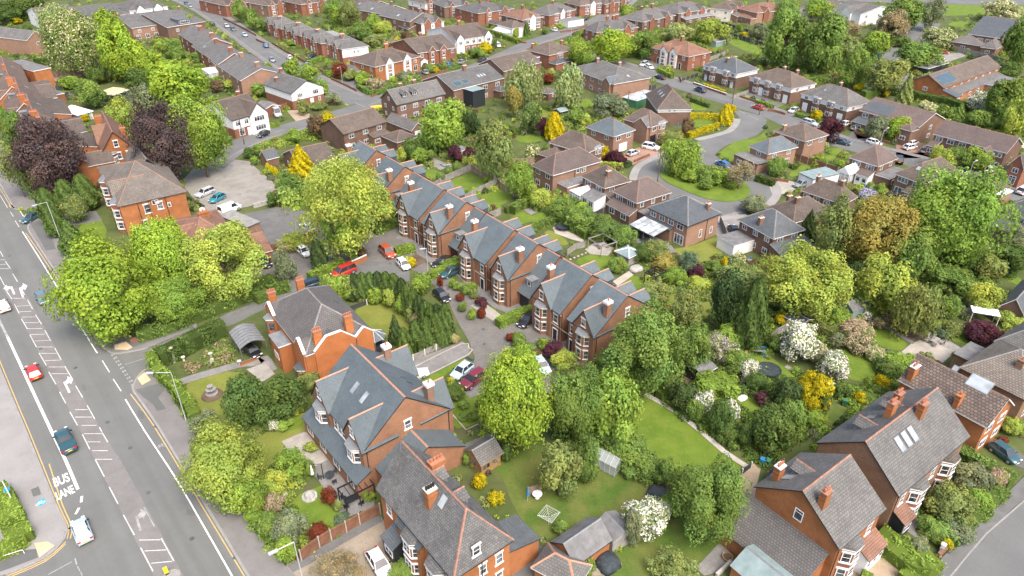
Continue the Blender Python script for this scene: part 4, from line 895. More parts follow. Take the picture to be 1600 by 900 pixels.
h.ext('L',-.6,D+.9,1.9,2.7,1.0,'lean',rm='slate_blue',fascia='black_trim',wins=4,wh=1.6)
h.ext('R',W*.10,W*.96,3.6,2.9,2.9,'gable',rm='slate_blue',fascia='black_trim',cap='ridge_orange',wins=1)
h.win('R',W*.5,6.3,.95,1.3,'sash')
h.pipe('R',.15);h.pipe('R',W-.15)
for(x,y)in((W*.80,D*.80),(W*.83,D*.08)):
 m=MB();z=h.zr(x,y);m.box(-.45,.45,-.4,.4,-.6,2.3);m.box(-.55,.55,-.5,.5,2.302,2.7,1);c=m.build("chimney",['brick_pale','white_paint'],h.root,(x,y,z));MB().cyl((0,0),.14,.11,0,.45,8).build("chimney_pot",'terracotta',c,(0,0,2.7))
h=House('red_villa',"bright orange brick villa with white edged stepped parapets and tall chimneys","orange brick villa with white parapets",(477,556),(417,478),(571,506),6.0,3.9,'hip','y','brick_terra','tile_villa',cap='ridge_grey',fascia='white_paint',over=.12,snap=R_(36))
D,W=h.D,h.W
def parapet(h,f,a,w,rise,top=0.9,proj=.2):
 o,r,_=h.face(f);ev=h.ev;hw=w/2;m=MB()
 pr=[(-hw,ev-.9),(hw,ev-.9),(hw,ev+.15),(top,ev+rise),(-top,ev+rise),(-hw,ev+.15)]
 v=[(x,-proj,z)for x,z in pr]+[(x,.16,z)for x,z in pr];n=6
 m.add(v,[tuple(range(n)),tuple(range(2*n-1,n-1,-1))]+[(i,n+i,n+(i+1)%n,(i+1)%n)for i in range(n)])
 m.box(-hw,hw,-proj,0.002,0,ev-.9)
 b=m.build("parapet",h.wall,h.root,h.fpt(f,a,0,0),r)
 m=MB();t=.09
 for i in(2,3,4):
  (x0,z0),(x1,z1)=pr[i],pr[(i+1)%n];dx,dz=x1-x0,z1-z0;L=math.hypot(dx,dz);nx,nz=dz/L*t,-dx/L*t
  nx,nz=(-nx,-nz)if nz<0 else(nx,nz)
  m.add([(x0,-proj-.05,z0),(x1,-proj-.05,z1),(x1+nx,-proj-.05,z1+nz),(x0+nx,-proj-.05,z0+nz),(x0,.2,z0),(x1,.2,z1),(x1+nx,.2,z1+nz),(x0+nx,.2,z0+nz)],[(1,0,3,2),(4,5,6,7),(0,4,7,3),(5,1,2,6),(3,7,6,2),(0,1,5,4)])
 m.build("coping",'white_paint',b)
 dep=2.6;A=[(-hw+.1,.25,ev+.1),(0,.25,ev+rise*.85),(hw-.1,.25,ev+.1),(-hw+.1,dep,ev+.1),(0,dep+1.2,ev+rise*.85),(hw-.1,dep,ev+.1)]
 MB().add(A,[(0,1,4,3),(1,2,5,4)]).build("parapet_roof",h.rm,b)
parapet(h,'L',1.9,3.4,1.7,.12);parapet(h,'L',D-1.9,3.4,1.9,.12);parapet(h,'R',W*.43,W*.60,2.0,1.1);parapet(h,'R',W*.87,W*.25,1.2,.15)
for fx,fy,hh in((.23,.05,2.1),(.70,.06,2.5),(.10,.97,1.9),(.55,.97,2.5)):h.chim(fx,fy,hh,1.15,.7,'brick_terra',4,'ridge_red')
h.bay('L',D-2.0,2.6,1.0,2.9,storeys=1,zs=(1.1,),roofm='slate_dark',fm='grey_trim',mat='brick_terra');h.bay('L',2.2,2.4,1.0,5.2,roofm='lead',fm='grey_trim',mat='brick_terra')
h.ext('L',D*.38,D*.62,1.8,4.6,.6,'flat',rm='lead',wins=1);h.door('L',D*.30,'door_black')
h.win('R',W*.30,3.6,.75,1.5,'upvc','grey_trim');h.win('R',W*.52,3.6,.75,1.5,'upvc','grey_trim');h.win('R',W*.36,.9,.8,1.4,'upvc','grey_trim');h.velux('BL',D*.5,1.6,.8,1.2,'solar')
h.pipe('R',W*.14)
h=House('victorian_house',"big Victorian house at the bottom edge with weathered slate roof and red bays","big Victorian house at the bottom edge",(709,897),(586,765),(793,836),6.8,4.4,'hip0','y','brick_orange','slate_old',cap='ridge_red',fascia='black_trim',over=.35,snap=R_(39))
D,W=h.D,h.W
for a in(D*.48,D*.80):h.bay('L',a,3.0,.95,5.4,mat='brick_red',band='white_paint',style='sash',fm='white_paint',roofm='slate_grey',top=.7,wh=1.45)
h.bay('L',D*.98,2.2,.7,5.4,mat='brick_red',band='white_paint',style='sash',fm='white_paint',roofm='slate_grey',top=.7,wh=1.45)
h.ext('L',D*.20,D*.36,1.7,2.9,.8,'lean',wall='door_black',rm='slate_dark',wins=1)
h.ext('L',D*.30,D*.62,.5,5.6,.7,'lean',wall='brick_orange',rm='slate_dark',wins=0)
h.win('L',D*.12,3.9,1.0,1.6,'sash')
h.chim(.30,.48,1.7,1.1,.85,'brick_orange',4,'stone_cream',pot='rubber');h.chim(.66,.66,1.7,1.6,.85,'brick_orange',4,'terracotta')
h.velux('L',D*.62,2.2,.8,1.3);h.dormer('BL',D*.36,2.0,1.7,.9,'gable','lead','slate_grey');h.dormer('BL',D*.62,2.0,1.7,.9,'gable','lead','slate_grey')
h.velux('BL',D*.85,2.2,.5,.8,'solar');h.velux('BL',D*.2,2.4,.5,.8,'solar')
h.wins('R',2,(1.0,3.9),.9,1.5,style='sash',fm='white_paint',a0=W*.35,a1=W*.95);h.win('R',W*.4,7.4,.9,1.3,'sash','white_paint');h.pipe('R',.2);h.pipe('R',W*.48)
h.ext('BL',D*.02,D*.30,4.2,3.0,1.2,'lean',wall='brick_orange',rm='slate_dark',fascia='black_trim')
h=House('victorian_house',"Victorian house with grey tiled roof, plain orange gable and tiled lean-to garage","Victorian house with the lean-to garage",(1311,853),(1181,762),(1380,794),6.6,3.6,'gable','x','brick_orange','slate_grey',cap='ridge_red',fascia='black_trim',over=.3,snap=R_(36.5))
D,W=h.D,h.W
h.win('L',D*.52,6.0,1.0,1.5,'upvc');h.dormer('BR',W*.5,1.6,1.6,.9,'gable','lead','slate_grey',cap='ridge_red');h.velux('BR',W*.72,1.4,.9,1.1)
h.chim(.12,.32,1.9,1.0,.7,'brick_orange',3,'ridge_red');h.chim(.22,.9,1.9,1.0,.7,'brick_orange',3,'white_paint')
h.bay('R',W*.32,2.8,.95,5.3,mat='brick_red',band='white_paint',style='sash',fm='white_paint',roofm='slate_grey',top=.7,wh=1.45);h.win('R',W*.78,3.9,1.0,1.5,'sash','white_paint')
h.ext('R',W*.55,W*.98,1.6,2.7,.9,'lean',wall='white_upvc',rm='tile_red',wins=3);h.pipe('R',.15)
h.ext('L',-1.0,D*.92,4.3,2.5,2.3,'lean',wall='brick_orange',rm='tile_villa',fascia='lead',name="lean_to_garage",wins=1)
h.wins('L',1,(1.0,),1.0,1.3)
h=House('victorian_house',"Victorian house with three skylights in its grey roof and brown brick gable","Victorian house with three skylights",(1404,771),(1279,692),(1512,681),6.6,3.9,'gable','x','brick_buff','slate_grey',cap='ridge_red',fascia='black_trim',over=.3,snap=R_(36))
D,W=h.D,h.W
for a in(.28,.37,.46):h.velux('R',W*a,2.3,.85,1.7)
h.dormer('BR',W*.35,1.8,1.7,1.0,'gable','lead','slate_grey',cap='ridge_red');h.dormer('BR',W*.72,1.8,1.7,1.0,'gable','lead','slate_grey',cap='ridge_red');h.velux('BR',W*.55,1.5,1.0,1.2)
h.chim(.46,.62,2.0,1.1,.75,'brick_orange',4,'ridge_red');h.chim(.66,.70,2.0,1.1,.75,'brick_orange',4,'ridge_red');h.chim(.64,.40,1.8,1.1,.75,'brick_orange',3,'ridge_red')
for a in(.30,.76):h.bay('R',W*a,2.8,.95,5.3,mat='brick_red',band='white_paint',style='sash',fm='white_paint',roofm='slate_grey' if a<.5 else 'tile_brown',top=.7,wh=1.45)
h.ext('R',W*.04,W*.18,1.5,2.7,.8,'lean',wall='door_black',rm='tile_red',wins=1);h.win('R',W*.11,3.9,.9,1.5,'sash','white_paint');h.win('R',W*.55,3.9,.9,1.5,'sash','white_paint')
h.pipe('R',.15);h.win('L',D*.6,4.0,.8,1.3)
h=House('tiled_house',"house with broad brown pantiled roof, small rooflight and solar panel","house with the broad pantiled roof",(1541,664),(1407,594),(1584,633),5.4,2.6,'gable','y','brick_orange','tile_pantile',cap='ridge_brown',fascia='white_paint',over=.3)
D,W=h.D,h.W
h.velux('L',D*.40,3.4,.6,.7,'pane_sky');h.velux('L',D*.70,2.7,2.6,1.7,'pane_sky','lead','solar_panel');h.chim(.12,.93,1.6,1.3,.7,'brick_orange',3,'white_paint');h.chim(.06,.36,1.4,1.0,.6,'brick_orange',1,'brick_orange')
h.wins('R',2,(.9,3.4),1.8,1.4)
h=House('hipped_house',"brown hipped house beside the pantiled roof, partly cut by the right edge","brown hipped house at the right edge",(1602,622),(1504,574),(1660,575),5.2,3.0,'hip','y','brick_buff','tile_grey',cap='ridge_grey',fascia='brown_trim',over=.35)
h.chim(.30,.35,1.3,.8,.8,'brick_buff',1,'brick_buff');h.wins('R',2);h.ext('BR',0,5,3.4,2.7,.2,'flat',rm='flat_felt')
h=House('hipped_house',"grey hipped house behind the purple maple at the right edge","grey hipped house by the purple maple",(1622,560),(1558,532),(1670,530),5.2,2.8,'hip',None,'brick_brown','slate_grey',cap='ridge_grey',over=.35);h.wins('L',2)
h=House('low_house',"low grey roofed house with rooflight by the pale patio, right edge","low grey roofed house by the pale patio",(1600,490),(1559,482),(1650,455),2.7,2.0,'gable','x','brick_brown','slate_dark',cap='ridge_grey',over=.3)
h=House('slate_house',"slate hipped house with cream blinds at the right edge","slate hipped house with cream blinds",(1612,342),(1566,325),(1650,322),5.2,2.6,'hip',None,'brick_brown','slate_dark',cap='ridge_grey',over=.35)
h.wins('L',2,(3.3,),2.0,1.3);h.ext('L',-1,h.D+.3,3.2,2.6,1.1,'lean',rm='slate_dark',wins=2,wh=1.4)
# -- upper left of the main road
h=House('victorian_villa',"large orange brick Victorian villa with brown tiled hips and white round bays","large Victorian villa with round bays",(186,321),(141,264),(291,302),6.8,3.9,'hip','x','brick_orange','tile_grey',cap='ridge_red',fascia='lead',over=.35,snap=R_(35))
D,W=h.D,h.W
h.gable('L',D*.72,3.4,2.6,proj=.15,over=.2);h.gable('BR',W*.3,5.5,3.2,proj=3.4,over=.25,cap='ridge_grey')
for a in(D*.30,D*.86):h.bay('L',a,2.9,1.1,6.2,mat='brick_red',band='white_paint',style='sash',fm='white_paint',top=.9,roofm='lead',wh=1.5)
h.win('R',W*.38,3.9,1.1,1.9,'sash','white_paint');h.win('R',W*.58,4.2,1.1,1.5,'sash','white_paint');h.win('R',W*.72,4.2,.6,1.0);h.win('R',W*.3,1.0,.9,1.6,'sash','white_paint');h.win('R',W*.52,6.1-.7,1.2,.9)
h.pipe('R',W*.26);h.pipe('R',W*.42);h.pipe('R',W*.68)
h=House('tile_hung_house',"brown hipped house with orange hip tiles half hidden behind lime trees","brown hipped house behind the lime trees",(300,405),(240,352),(372,372),5.2,3.2,'hip','x','brick_red','tile_red',cap='ridge_red',fascia='white_paint',over=.4,snap=R_(36))
D,W=h.D,h.W
h.gable('L',D*.5,4.2,2.4,proj=.8,rm='tile_red',wall='render_white');h.chim(.62,.60,1.9,1.9,.9,'brick_orange',3,'brick_orange');h.wins('R',4,(.9,3.3),1.4,1.3,style='sash');h.wins('L',2,(.9,3.3),1.1,1.4,style='sash')
h.ext('BL',0,D*.5,4.6,2.7,1.9,'gable',rm='tile_red',cap='ridge_red')
o=House('flat_garage',"long low garage with pale ribbed metal roof by the parked van","low garage with pale metal roof",(386,356),(346,336),(400,348),2.5,.4,'flat',None,'brick_pale','metal_roof',fascia='grey_trim',cat='garage')
h=House('gabled_villa',"orange brick villa with red brown roof and white bargeboards beside the copper beech","orange villa beside the copper beech",(160,236),(118,207),(205,226),6.6,4.0,'gable','y','brick_orange','tile_red',cap='ridge_red',fascia='black_trim',over=.3,snap=R_(33))
h.win('L',h.D*.5,3.9,1.0,1.6,'sash','white_paint');h.win('R',h.W*.5,7.0,1.0,1.5,'sash','white_paint');h.wins('R',3,(1.0,4.0),1.0,1.6,style='sash',fm='white_paint');h.gable('L',h.D*.5,5.2,3.5,proj=.3,over=.3);h.chim(.25,.75,2.2,1.6,.8,'brick_orange',4,'terracotta');h.chim(.9,.3,2.0,1.2,.8,'brick_orange',3,'terracotta')
h.velux('L',h.D*.25,2,.8,1.1);h.bay('R',h.W*.25,2.4,.8,5.6,mat='brick_red',band='white_paint',style='sash',fm='white_paint')
TR=[((-2,158),(-32,110),"at the left edge with grey dormers"),((15,186),(-13,144),"with tall orange rear gable"),((33,214),(7,172),"with white dormer over the orange wing"),((49,240),(25,202),"with flat roofed white edged annexe"),((67,264),(43,228),"nearest the white conservatory")]
for i,(K,L,d_)in enumerate(TR):
 h=House('terraced_house',"Victorian terraced house by the main road, "+d_,"terraced house "+d_,K,L,None,6.6,3.4,'gable','y','brick_red' if i%2 else 'brick_orange','tile_terrace' if i!=2 else 'tile_brown',cap='ridge_red',fascia='white_paint',over=.25,depth=8.5,snap=R_(35),group='Victorian terraced houses by the main road')
 W,D=h.W,h.D
 h.ext('BL',.3,D*.55,5.5,5.2,1.4,'lean' if i%2 else 'gable',wall='brick_orange',rm='tile_brown',cap='ridge_red');h.chim(.5,.05,1.7,1.6,.9,'brick_orange',4,'terracotta')
 h.dormer('L',D*.5,1.4,1.6,1.2,'flat','grey_trim','lead');h.wins('L',2,(1.0,4.0),1.1,1.5,style='sash',fm='white_paint');h.gable('L',D*.3,3.0,2.2,proj=.7,over=.2)
 h.velux('BL',D*.75,1.8,.8,1.1);h.chim(.45,.55,1.5,.7,.7,'brick_orange',2,'terracotta')
h=House('brick_annexe',"orange brick annexe block with white edged flat roof behind the terrace","flat roofed annexe behind the terrace",(52,112),(27,95),(70,104),6.0,.4,'flat',None,'brick_orange','flat_felt',cat='annexe')
h=House('brick_house',"plain brick house with grey roof at the left edge above the terrace","plain grey roofed house at the left edge",(42,63),(-5,52),(60,55),6.0,2.6,'gable','y','brick_pale','slate_grey',cap='ridge_grey',over=.2);h.wins('R',1,(3.6,))
h=House('garden_annexe',"small flat roofed annexe with white edging among back gardens, upper left","small white edged annexe in back gardens",(83,150),(68,140),(97,145),2.7,.3,'flat',None,'brick_orange','flat_felt',cat='annexe')
o=House('garden_room',"white garden room with hipped glazed roof behind the copper beech villa","white glazed garden room",(121,179),(104,170),(139,172),2.4,1.2,'hip',None,'pane_conservatory','white_paint',cap='white_paint',cat='conservatory')
for a in range(4):MB().box(-.06,.06,-.06,.03,0,2.35).build("frame_post",'white_upvc',o.root,o.fpt('R',o.W*a/3.2+.1,0,0),0)
o=House('timber_shed',"long pale timber outbuilding with flat buff roof in back gardens","pale timber outbuilding",(178,149),(160,143),(194,139),2.4,.3,'flat',None,'dark_cladding','cut_wood',cat='shed')
h=House('white_gabled_house',"house with white gable and grey roof behind the pale willow","white gabled house behind the willow",(62,28),(51,17),(118,20),5.4,2.6,'gable','x','render_white','slate_grey',far=True,over=.25)
h=House('semi_detached_pair',"red brick semis with two white gables behind the chestnut tree","white gabled semis behind the chestnut",(135,30),(122,12),(188,20),5.2,2.8,'gable','x','brick_red','slate_grey',far=True,cat='houses');[h.gable('R',h.W*a,3.6,1.9,.7,wall='brick_red',fascia='black_trim')for a in(.25,.75)];h.wins('R',4,(.9,3.4))
h=House('tudor_semi_pair',"white fronted semis with black trimmed gables at the top left","white semis with black trimmed gables",(202,17),(190,6),(256,8),5.2,2.8,'hip','x','brick_red','slate_grey',up='render_white',far=True,cat='houses');[h.gable('R',h.W*a,3.8,2.0,.7,wall='render_white',fascia='black_trim')for a in(.28,.74)];h.wins('R',4,(.9,3.4))
h=House('brick_house',"brick house with long grey roof facing the lime tree row","grey roofed house facing the lime row",(206,44),(184,25),(242,36),5.2,2.6,'gable','x','brick_pale','slate_grey',far=True,over=.3);h.wins('R',2,(3.2,));h.wins('R',3,(.6,),1.6,1.7)
h=House('detached_house',"detached brick house with dark flat dormer and small conservatory","house with the dark flat dormer",(261,43),(241,18),(298,28),5.4,2.6,'gable','x','brick_brown','slate_grey',far=True,over=.3);h.dormer('R',h.W*.5,.8,5.5,1.7,'flat','grey_cladding','grey_trim');h.wins('R',2,(3.2,));h.conservatory('R',h.W*.35,h.W*.7,3);h.chim(.95,.5,1.2)
for i,(K,L,Rr,d_)in enumerate([((313,75),(290,50),(333,52),"with four roof chimneys at the far end"),((342,100),(314,68),(366,76),"with two rooflights in the middle"),((376,126),(350,90),(420,102),"with plain gable end nearest the white house")]):
 L=(L[0]+(K[0]-L[0])*.05,L[1]+(K[1]-L[1])*.05)
 h=House('terraced_house',"red brick terrace house with grey slate roof, "+d_,"brick terrace "+d_,K,L,Rr,5.9-.5*i,2.7,'gable','y','brick_red' if i<2 else 'brick_pale','slate_grey',far=True,over=.25,fascia='white_paint',snap=R_(36),group='brick terrace by the street corner')
 h.wins('L',4,(.9,3.5),1.0,1.4);h.chim(.5,.1,1.3,1.3,.6);h.chim(.5,.6,1.3,1.3,.6)
 if i==1:h.velux('L',h.D*.3,1.6);h.conservatory('L',h.D*.7,h.D*.95,3.5,2.3,.9,'hip')
 if i==2:h.win('R',h.W*.75,3.3)
h=House('white_house',"white rendered house with brown roof, black trimmed gables and camper van","white house with brown roof by the camper",(363,188),(320,166),(409,171),5.2,3.2,'gable','x','brick_red','tile_brown',up='render_white',upz=2.6,cap='ridge_brown',fascia='black_trim',over=.3)
h.gable('R',h.W*.72,5.5,2.9,.7,wall='render_white',fascia='black_trim');h.wins('R',4,(3.3,),1.1,1.2,out=0)if False else h.wins('R',2,(3.3,),1.3,1.3,a1=h.W*.5);h.wins('R',2,(3.4,.8),1.9,1.5,a0=h.W*.52,a1=h.W*.95)if False else None
for z in(.9,3.4):h.win('R',h.W*.72,z,3.2,1.4,out=.72)
h.win('R',h.W*.2,.5,1.6,2.0);h.door('R',h.W*.42,'door_white');h.chim(.95,.7,1.3)
o=House('lean_garage',"small garage with sloping grey felt roof behind the camper van","garage behind the camper van",(414,171),(408,162),(432,163),2.5,.8,'gable',None,'brick_red','flat_felt',cat='garage',fascia='white_paint',over=.15)
h=House('white_house',"white gabled house with grey roof and brick base at the street corner","white gabled corner house",(455,146),(428,128),(494,131),5.0,2.7,'gable','y','brick_red','slate_grey',up='render_white',upz=2.6,cap='ridge_grey',fascia='black_trim',over=.3)
h.wins('R',2,(3.2,.8),1.9,1.4,skip=((1,1),));h.door('R',h.W*.6);h.win('R',h.W*.85,.9,.8,1.3);h.chim(.2,.75,1.1);h.chim(.5,.9,1.2)
# -- the street above
for i,(K,L,Rr,d_)in enumerate([((440,45),(419,29),(468,40),"farthest up the street"),((470,56),(441,40),(500,51),"second down the street, black bargeboards"),((502,68),(471,49),(533,62),"third down the street, pale flat rear roof"),((534,77),(503,61),(574,71),"with white rendered end wall")]):
 L=(L[0]+(K[0]-L[0])*.14,L[1]+(K[1]-L[1])*.14)
 h=House('semi_detached_pair',"red brick semis with grey hipped roof, "+d_,"semis "+d_,K,L,Rr,5.0,3.0,'hip','x','brick_red','slate_grey',cap='ridge_grey',fascia='white_paint',over=.35,far=True,cat='houses',group='red semis along the side street')
 for a in(.28,.72):h.bay('L',h.D*a,2.6,.7,5.0,mat='brick_red',band='white_paint',top=.3);h.gable('L',h.D*a,3.6,2.2,.7,wall='brick_red',fascia='white_paint',over=.25)
 h.door('L',h.D*.5);h.chim(.4,.5,1.9,1.6,.9,'brick_red',4);h.win('L',h.D*.5,3.5,.9,1.2)
 if i==3:MB().box(0,h.W+.05,-.04,.2,1.9,4.98).build("rendered_wall",'render_white',h.root);h.win('R',h.W*.45,3.0,.8,1.0,out=.05);h.win('R',h.W*.6,3.0,.8,1.0,out=.05)
 if i==2:h.ext('BL',1,h.D-1,4.5,4.6,.2,'flat',rm='metal_roof')
 h.velux('BR' if i%2 else 'L',3,1.5,.7,1.0)
h=House('semi_detached_pair',"orange brick semis with two white gables at the street corner hedge","corner semis with two white gables",(586,104),(556,91),(647,86),5.2,3.0,'hip','x','brick_orange','tile_brown',over=.4,cat='houses')
for a in(.30,.70):h.bay('R',h.W*a,2.6,.7,5.0,mat='brick_orange',band='white_paint',top=.3);h.gable('R',h.W*a,3.3,1.9,.5,wall='render_white',fascia='white_paint',over=.2)
h.wins('L',3,(.8,3.3),1.0,1.2);h.win('R',h.W*.12,3.3,1.3,1.3);h.win('R',h.W*.9,3.3,1.3,1.3);h.win('R',h.W*.9,.6,1.8,2.0);h.chim(.55,.5,1.5,1.3,.7,None,4)
o=House('brick_garage',"small grey roofed garage between corner semis and white ended semis","small garage beside the corner semis",(552,112),(541,103),(561,106),2.5,1.0,'hip',None,'brick_orange','slate_grey',far=True,cat='garage')
h=House('semi_detached_pair',"red brick semis with two red gables and white window bands","semis with two red gables",(653,83),(633,64),(700,70),5.2,3.0,'gable','x','brick_red','tile_brown',over=.35,cat='houses')
for a in(.36,.66):h.bay('R',h.W*a,2.4,.7,5.0,mat='brick_red',band='white_paint',top=.3);h.gable('R',h.W*a,3.2,1.8,.6,wall='brick_red',fascia='white_paint',over=.2)
h.win('R',h.W*.1,3.4,1.2,1.3);h.win('R',h.W*.92,3.4,1.2,1.3);h.chim(.5,.6,1.5,1.3,.7,None,4);h.ext('R',h.W*.02,h.W*.2,1.2,2.4,.8,'gable',wall='white_upvc')
h=House('tudor_semi_pair',"white half timbered semis with black beams and yellow shrub in front","half timbered white semis",(711,63),(686,45),(757,51),5.2,2.9,'gable','x','brick_red','tile_brown',up='render_white',over=.35,cat='houses')
for a,m_ in((.12,1),(.88,1)):h.gable('R',h.W*a,3.6,2.2,.7,wall='render_white',fascia='black_trim',over=.2)
for a in(.03,.12,.21,.4,.5,.6,.79,.88,.97):
 MB().box(-.07,.07,-.8 if a<.25 or a>.75 else-.1,0,2.7,5.1).build("timber_beam",'black_trim',h.root,h.fpt('R',h.W*a,0,0),0)
h.wins('R',3,(3.2,.8),1.6,1.3,a0=h.W*.25,a1=h.W*.75);h.win('R',h.W*.12,3.4,1.6,1.3,out=.75);h.win('R',h.W*.88,3.4,1.6,1.3,out=.75);h.chim(.5,.5,1.4,1.1,.6)
h=House('brick_house',"brick house with long grey roof, white dormers and gable to the side street","house with two white dormers",(620,163),(595,153),(695,146),5.4,3.1,'gable','x','brick_brown','slate_grey',cap='ridge_grey',over=.3,fascia='grey_trim')
for a in(.22,.42):h.dormer('R',h.W*a,1.3,1.9,1.2,'gable','dark_cladding','slate_grey')
h.wins('R',4,(3.3,.7),1.7,1.3);h.wins('L',2,(.9,3.2),.8,1.1);h.win('L',h.D*.5,5.6,.8,1.1);h.chim(.55,.55,1.4,1.1,.7);h.chim(.28,.6,1.4,1.0,.6);h.ext('R',h.W*.52,h.W*.8,2.6,2.5,.9,'lean')
h=House('semi_detached_pair',"grey roofed semis with black clad extension and solar panels","semis with the black extension",(709,141),(680,121),(770,117),5.4,3.0,'gable','x','brick_brown','slate_grey',cap='ridge_grey',over=.3,cat='houses')
h.ext('R',h.W*.18,h.W*.42,4.5,5.0,.8,'flat',wall='dark_cladding',rm='felt_green',fascia='dark_cladding',wins=0);h.velux('R',h.W*.16,1.2,2.6,2.0,'solar','felt_green','solar_panel');h.velux('R',h.W*.32,1.6,2.0,1.6,'solar','felt_green','solar_panel')
for a in(.62,.68,.74):h.velux('R',h.W*a,2.6,.7,1.3)
h.wins('R',2,(3.3,.7),1.7,1.3,a0=h.W*.5,a1=h.W);h.chim(.5,.45,1.5,1.2,.7,None,4);h.ext('R',h.W*.8,h.W,3,2.5,.9,'hip')
h=House('brick_house',"brown roofed brick house with plain gable behind the black extension semis","brown roofed house behind the black extension",(787,111),(757,98),(836,95),5.2,2.8,'gable','x','brick_brown','tile_brown',over=.3);h.wins('L',2,(.9,3.2),.8,1.2)
h=House('brown_house',"two storey house with plain brown tiled roof beside yellow laburnum","plain brown roofed house by yellow bush",(537,209),(508,193),(597,188),5.0,2.6,'gable','x','brick_brown','tile_brown',over=.35,fascia='brown_trim');h.wins('R',3,(3.3,.7),1.6,1.2);h.ext('R',h.W*.55,h.W*.95,2.2,2.5,.7,'lean',wins=2)
o=House('brick_garage',"small slate roofed brick garage with white edged gable","small slate garage with white gable",(643,204),(608,187),(659,197),2.6,1.7,'gable','y','brick_brown','slate_grey',over=.2,cat='garage');o.garage_door('R',o.W/2,min(2.2,o.W*.6))
o=House('low_annexe',"low brown hipped annexe between brown house and slate garage","low brown hipped annexe",(620,222),(604,210),(647,211),2.5,1.5,'hip',None,'brick_brown','tile_brown',over=.3,cat='annexe')
h=House('bungalow',"long brown roofed bungalow behind the golden conifer","brown bungalow behind the golden conifer",(472,264),(420,245),(524,250),2.9,2.8,'gable','x','brick_brown','tile_brown',over=.4,fascia='white_paint',snap=R_(36));h.wins('R',4,(.95,),1.6,1.2);h.wins('L',2,(.95,),.9,1.1)
o=House('slate_outbuilding',"small slate roofed outbuilding beside the yellow cypress shrubs","small slate outbuilding",(417,249),(405,243),(431,246),2.5,1.6,'gable','x','brick_brown','slate_dark',over=.2,cat='outbuilding')
for K,L,Rr,rm,wm,lab,ref in[((577,14),(552,4),(600,6),'tile_brown','brick_brown',"dark brick house with small white conservatory behind the top birches","dark house by the top birches"),((598,22),(573,11),(620,12),'slate_grey','brick_brown',"brick house with glass rooflights in grey roof, top centre","house with glass rooflights"),((640,34),(609,21),(668,24),'slate_grey','brick_brown',"long grey roofed brick terrace end with three rooflights, top centre","terrace end with three rooflights")]:
 h=House('back_house',lab,ref,K,L,Rr,5.4,2.7,'gable','y',wm,rm,far=True,over=.3);h.wins('L',3,(.9,3.3),1.0,1.2);h.velux('L',h.D*.5,1.5,1.2,1.5);h.chim(.5,.1,1.3);h.wins('R',2,(.9,3.3),1.0,1.2)
h=House('hipped_house',"grey hipped brick house with white rendered end, top centre","hipped house with white end",(658,37),(640,27),(689,31),5.2,2.8,'hip',None,'brick_brown','slate_grey',far=True,over=.35);MB().box(0,h.W,-.05,.1,.9,5).build("rendered_wall",'render_white',h.root);h.win('R',h.W*.5,3.2,.9,1.1,out=.06);h.ext('L',0,h.D*.7,4,2.6,1.4,'lean',rm='slate_dark')
for K,L,Rr,rm,wm,lab,ref,up in[((418,9),(396,0),(432,3),'tile_brown','brick_pale',"pale brick house with white windows, top edge left of centre","pale brick house at the top edge",None),((470,7),(455,-3),(500,-2),'tile_brown','brick_red',"red brick house with wide white bay windows at the top edge","red house with white bays, top edge",None),((664,6),(652,-2),(682,0),'tile_brown','brick_red',"house with white upper storey cut by the top edge","white topped house at top edge",'render_white'),((694,11),(689,2),(732,4),'slate_grey','brick_brown',"dark brick semis with white bays at the top edge","dark semis with white bays",None),((747,21),(730,9),(788,10),'slate_grey','brick_red',"red brick house with grey hipped roof and white arched porch, top centre","grey hipped house with arched porch",None),((352,9),(336,-4),(372,1),'tile_brown','brick_red',"red house with white windows above the parked red car","red house above the red car",None)]:
 h=House('brick_house',lab,ref,K,L,Rr,5.2,2.8,'hip','x',wm,rm,up=up,far=True,over=.35);h.bay('R',h.W*.3,2.6,.7,5.0,mat=wm,band='white_paint',top=.3);h.wins('R',2,(.9,3.3),1.3,1.2,a0=h.W*.5);h.chim(.4,.5,1.3);h.wins('L',2,(.9,3.3),1.0,1.2)
o=House('brick_garage',"small brown roofed garage behind yellow shrub, top centre","small brown garage at top centre",(782,40),(770,34),(789,37),2.4,1.0,'gable',None,'brick_brown','tile_brown',far=True,cat='garage')
h=House('white_house',"low white house with bay porch at the street bend, top centre","low white house at the bend",(800,44),(789,36),(815,38),4.2,2.0,'hip',None,'render_white','tile_brown',far=True);h.conservatory('L',0,h.D*.9,2.5)
# -- top centre right
for K,L,Rr,rm,wm,lab,ref in[((816,31),(790,22),(844,25),'tile_red','brick_brown',"brick house with red hipped roof and white bays by the avenue","red roofed house by the avenue"),((858,24),(836,17),(888,13),'slate_grey','brick_red',"red brick semis with grey hipped roof and arched white door","grey hipped semis with arched door"),((906,9),(894,2),(938,2),'tile_brown','brick_red',"red brick semis with white garages at the top of the avenue","semis with white garages")]:
 h=House('semi_detached_pair',lab,ref,K,L,Rr,5.0,2.9,'hip',None,wm,rm,far=True,over=.35,cat='houses')
 for a in(.28,.75):h.bay('R',h.W*a,2.5,.7,5.0,mat=wm,band='white_paint',top=.3)
 h.gable('R',h.W*.5,3.0,1.6,.3,wall='render_white',over=.2);h.door('R',h.W*.5,'door_white');h.chim(.5,.5,1.4);h.wins('L',2,(.9,3.3),1.0,1.2)
o=House('white_garages',"pair of white garage doors in a low block at the top of the avenue","white garages on the avenue",(888,34),(884,29),(903,28),2.5,.3,'flat',None,'white_paint','flat_felt',far=True,cat='garage')
h=House('semi_detached_pair',"red brick semis cut by the top edge above the avenue","red semis at the top edge",(945,6),(932,1),(975,-1),5.0,2.8,'hip',None,'brick_red','tile_brown',far=True,cat='houses');h.wins('R',4,(.9,3.3))
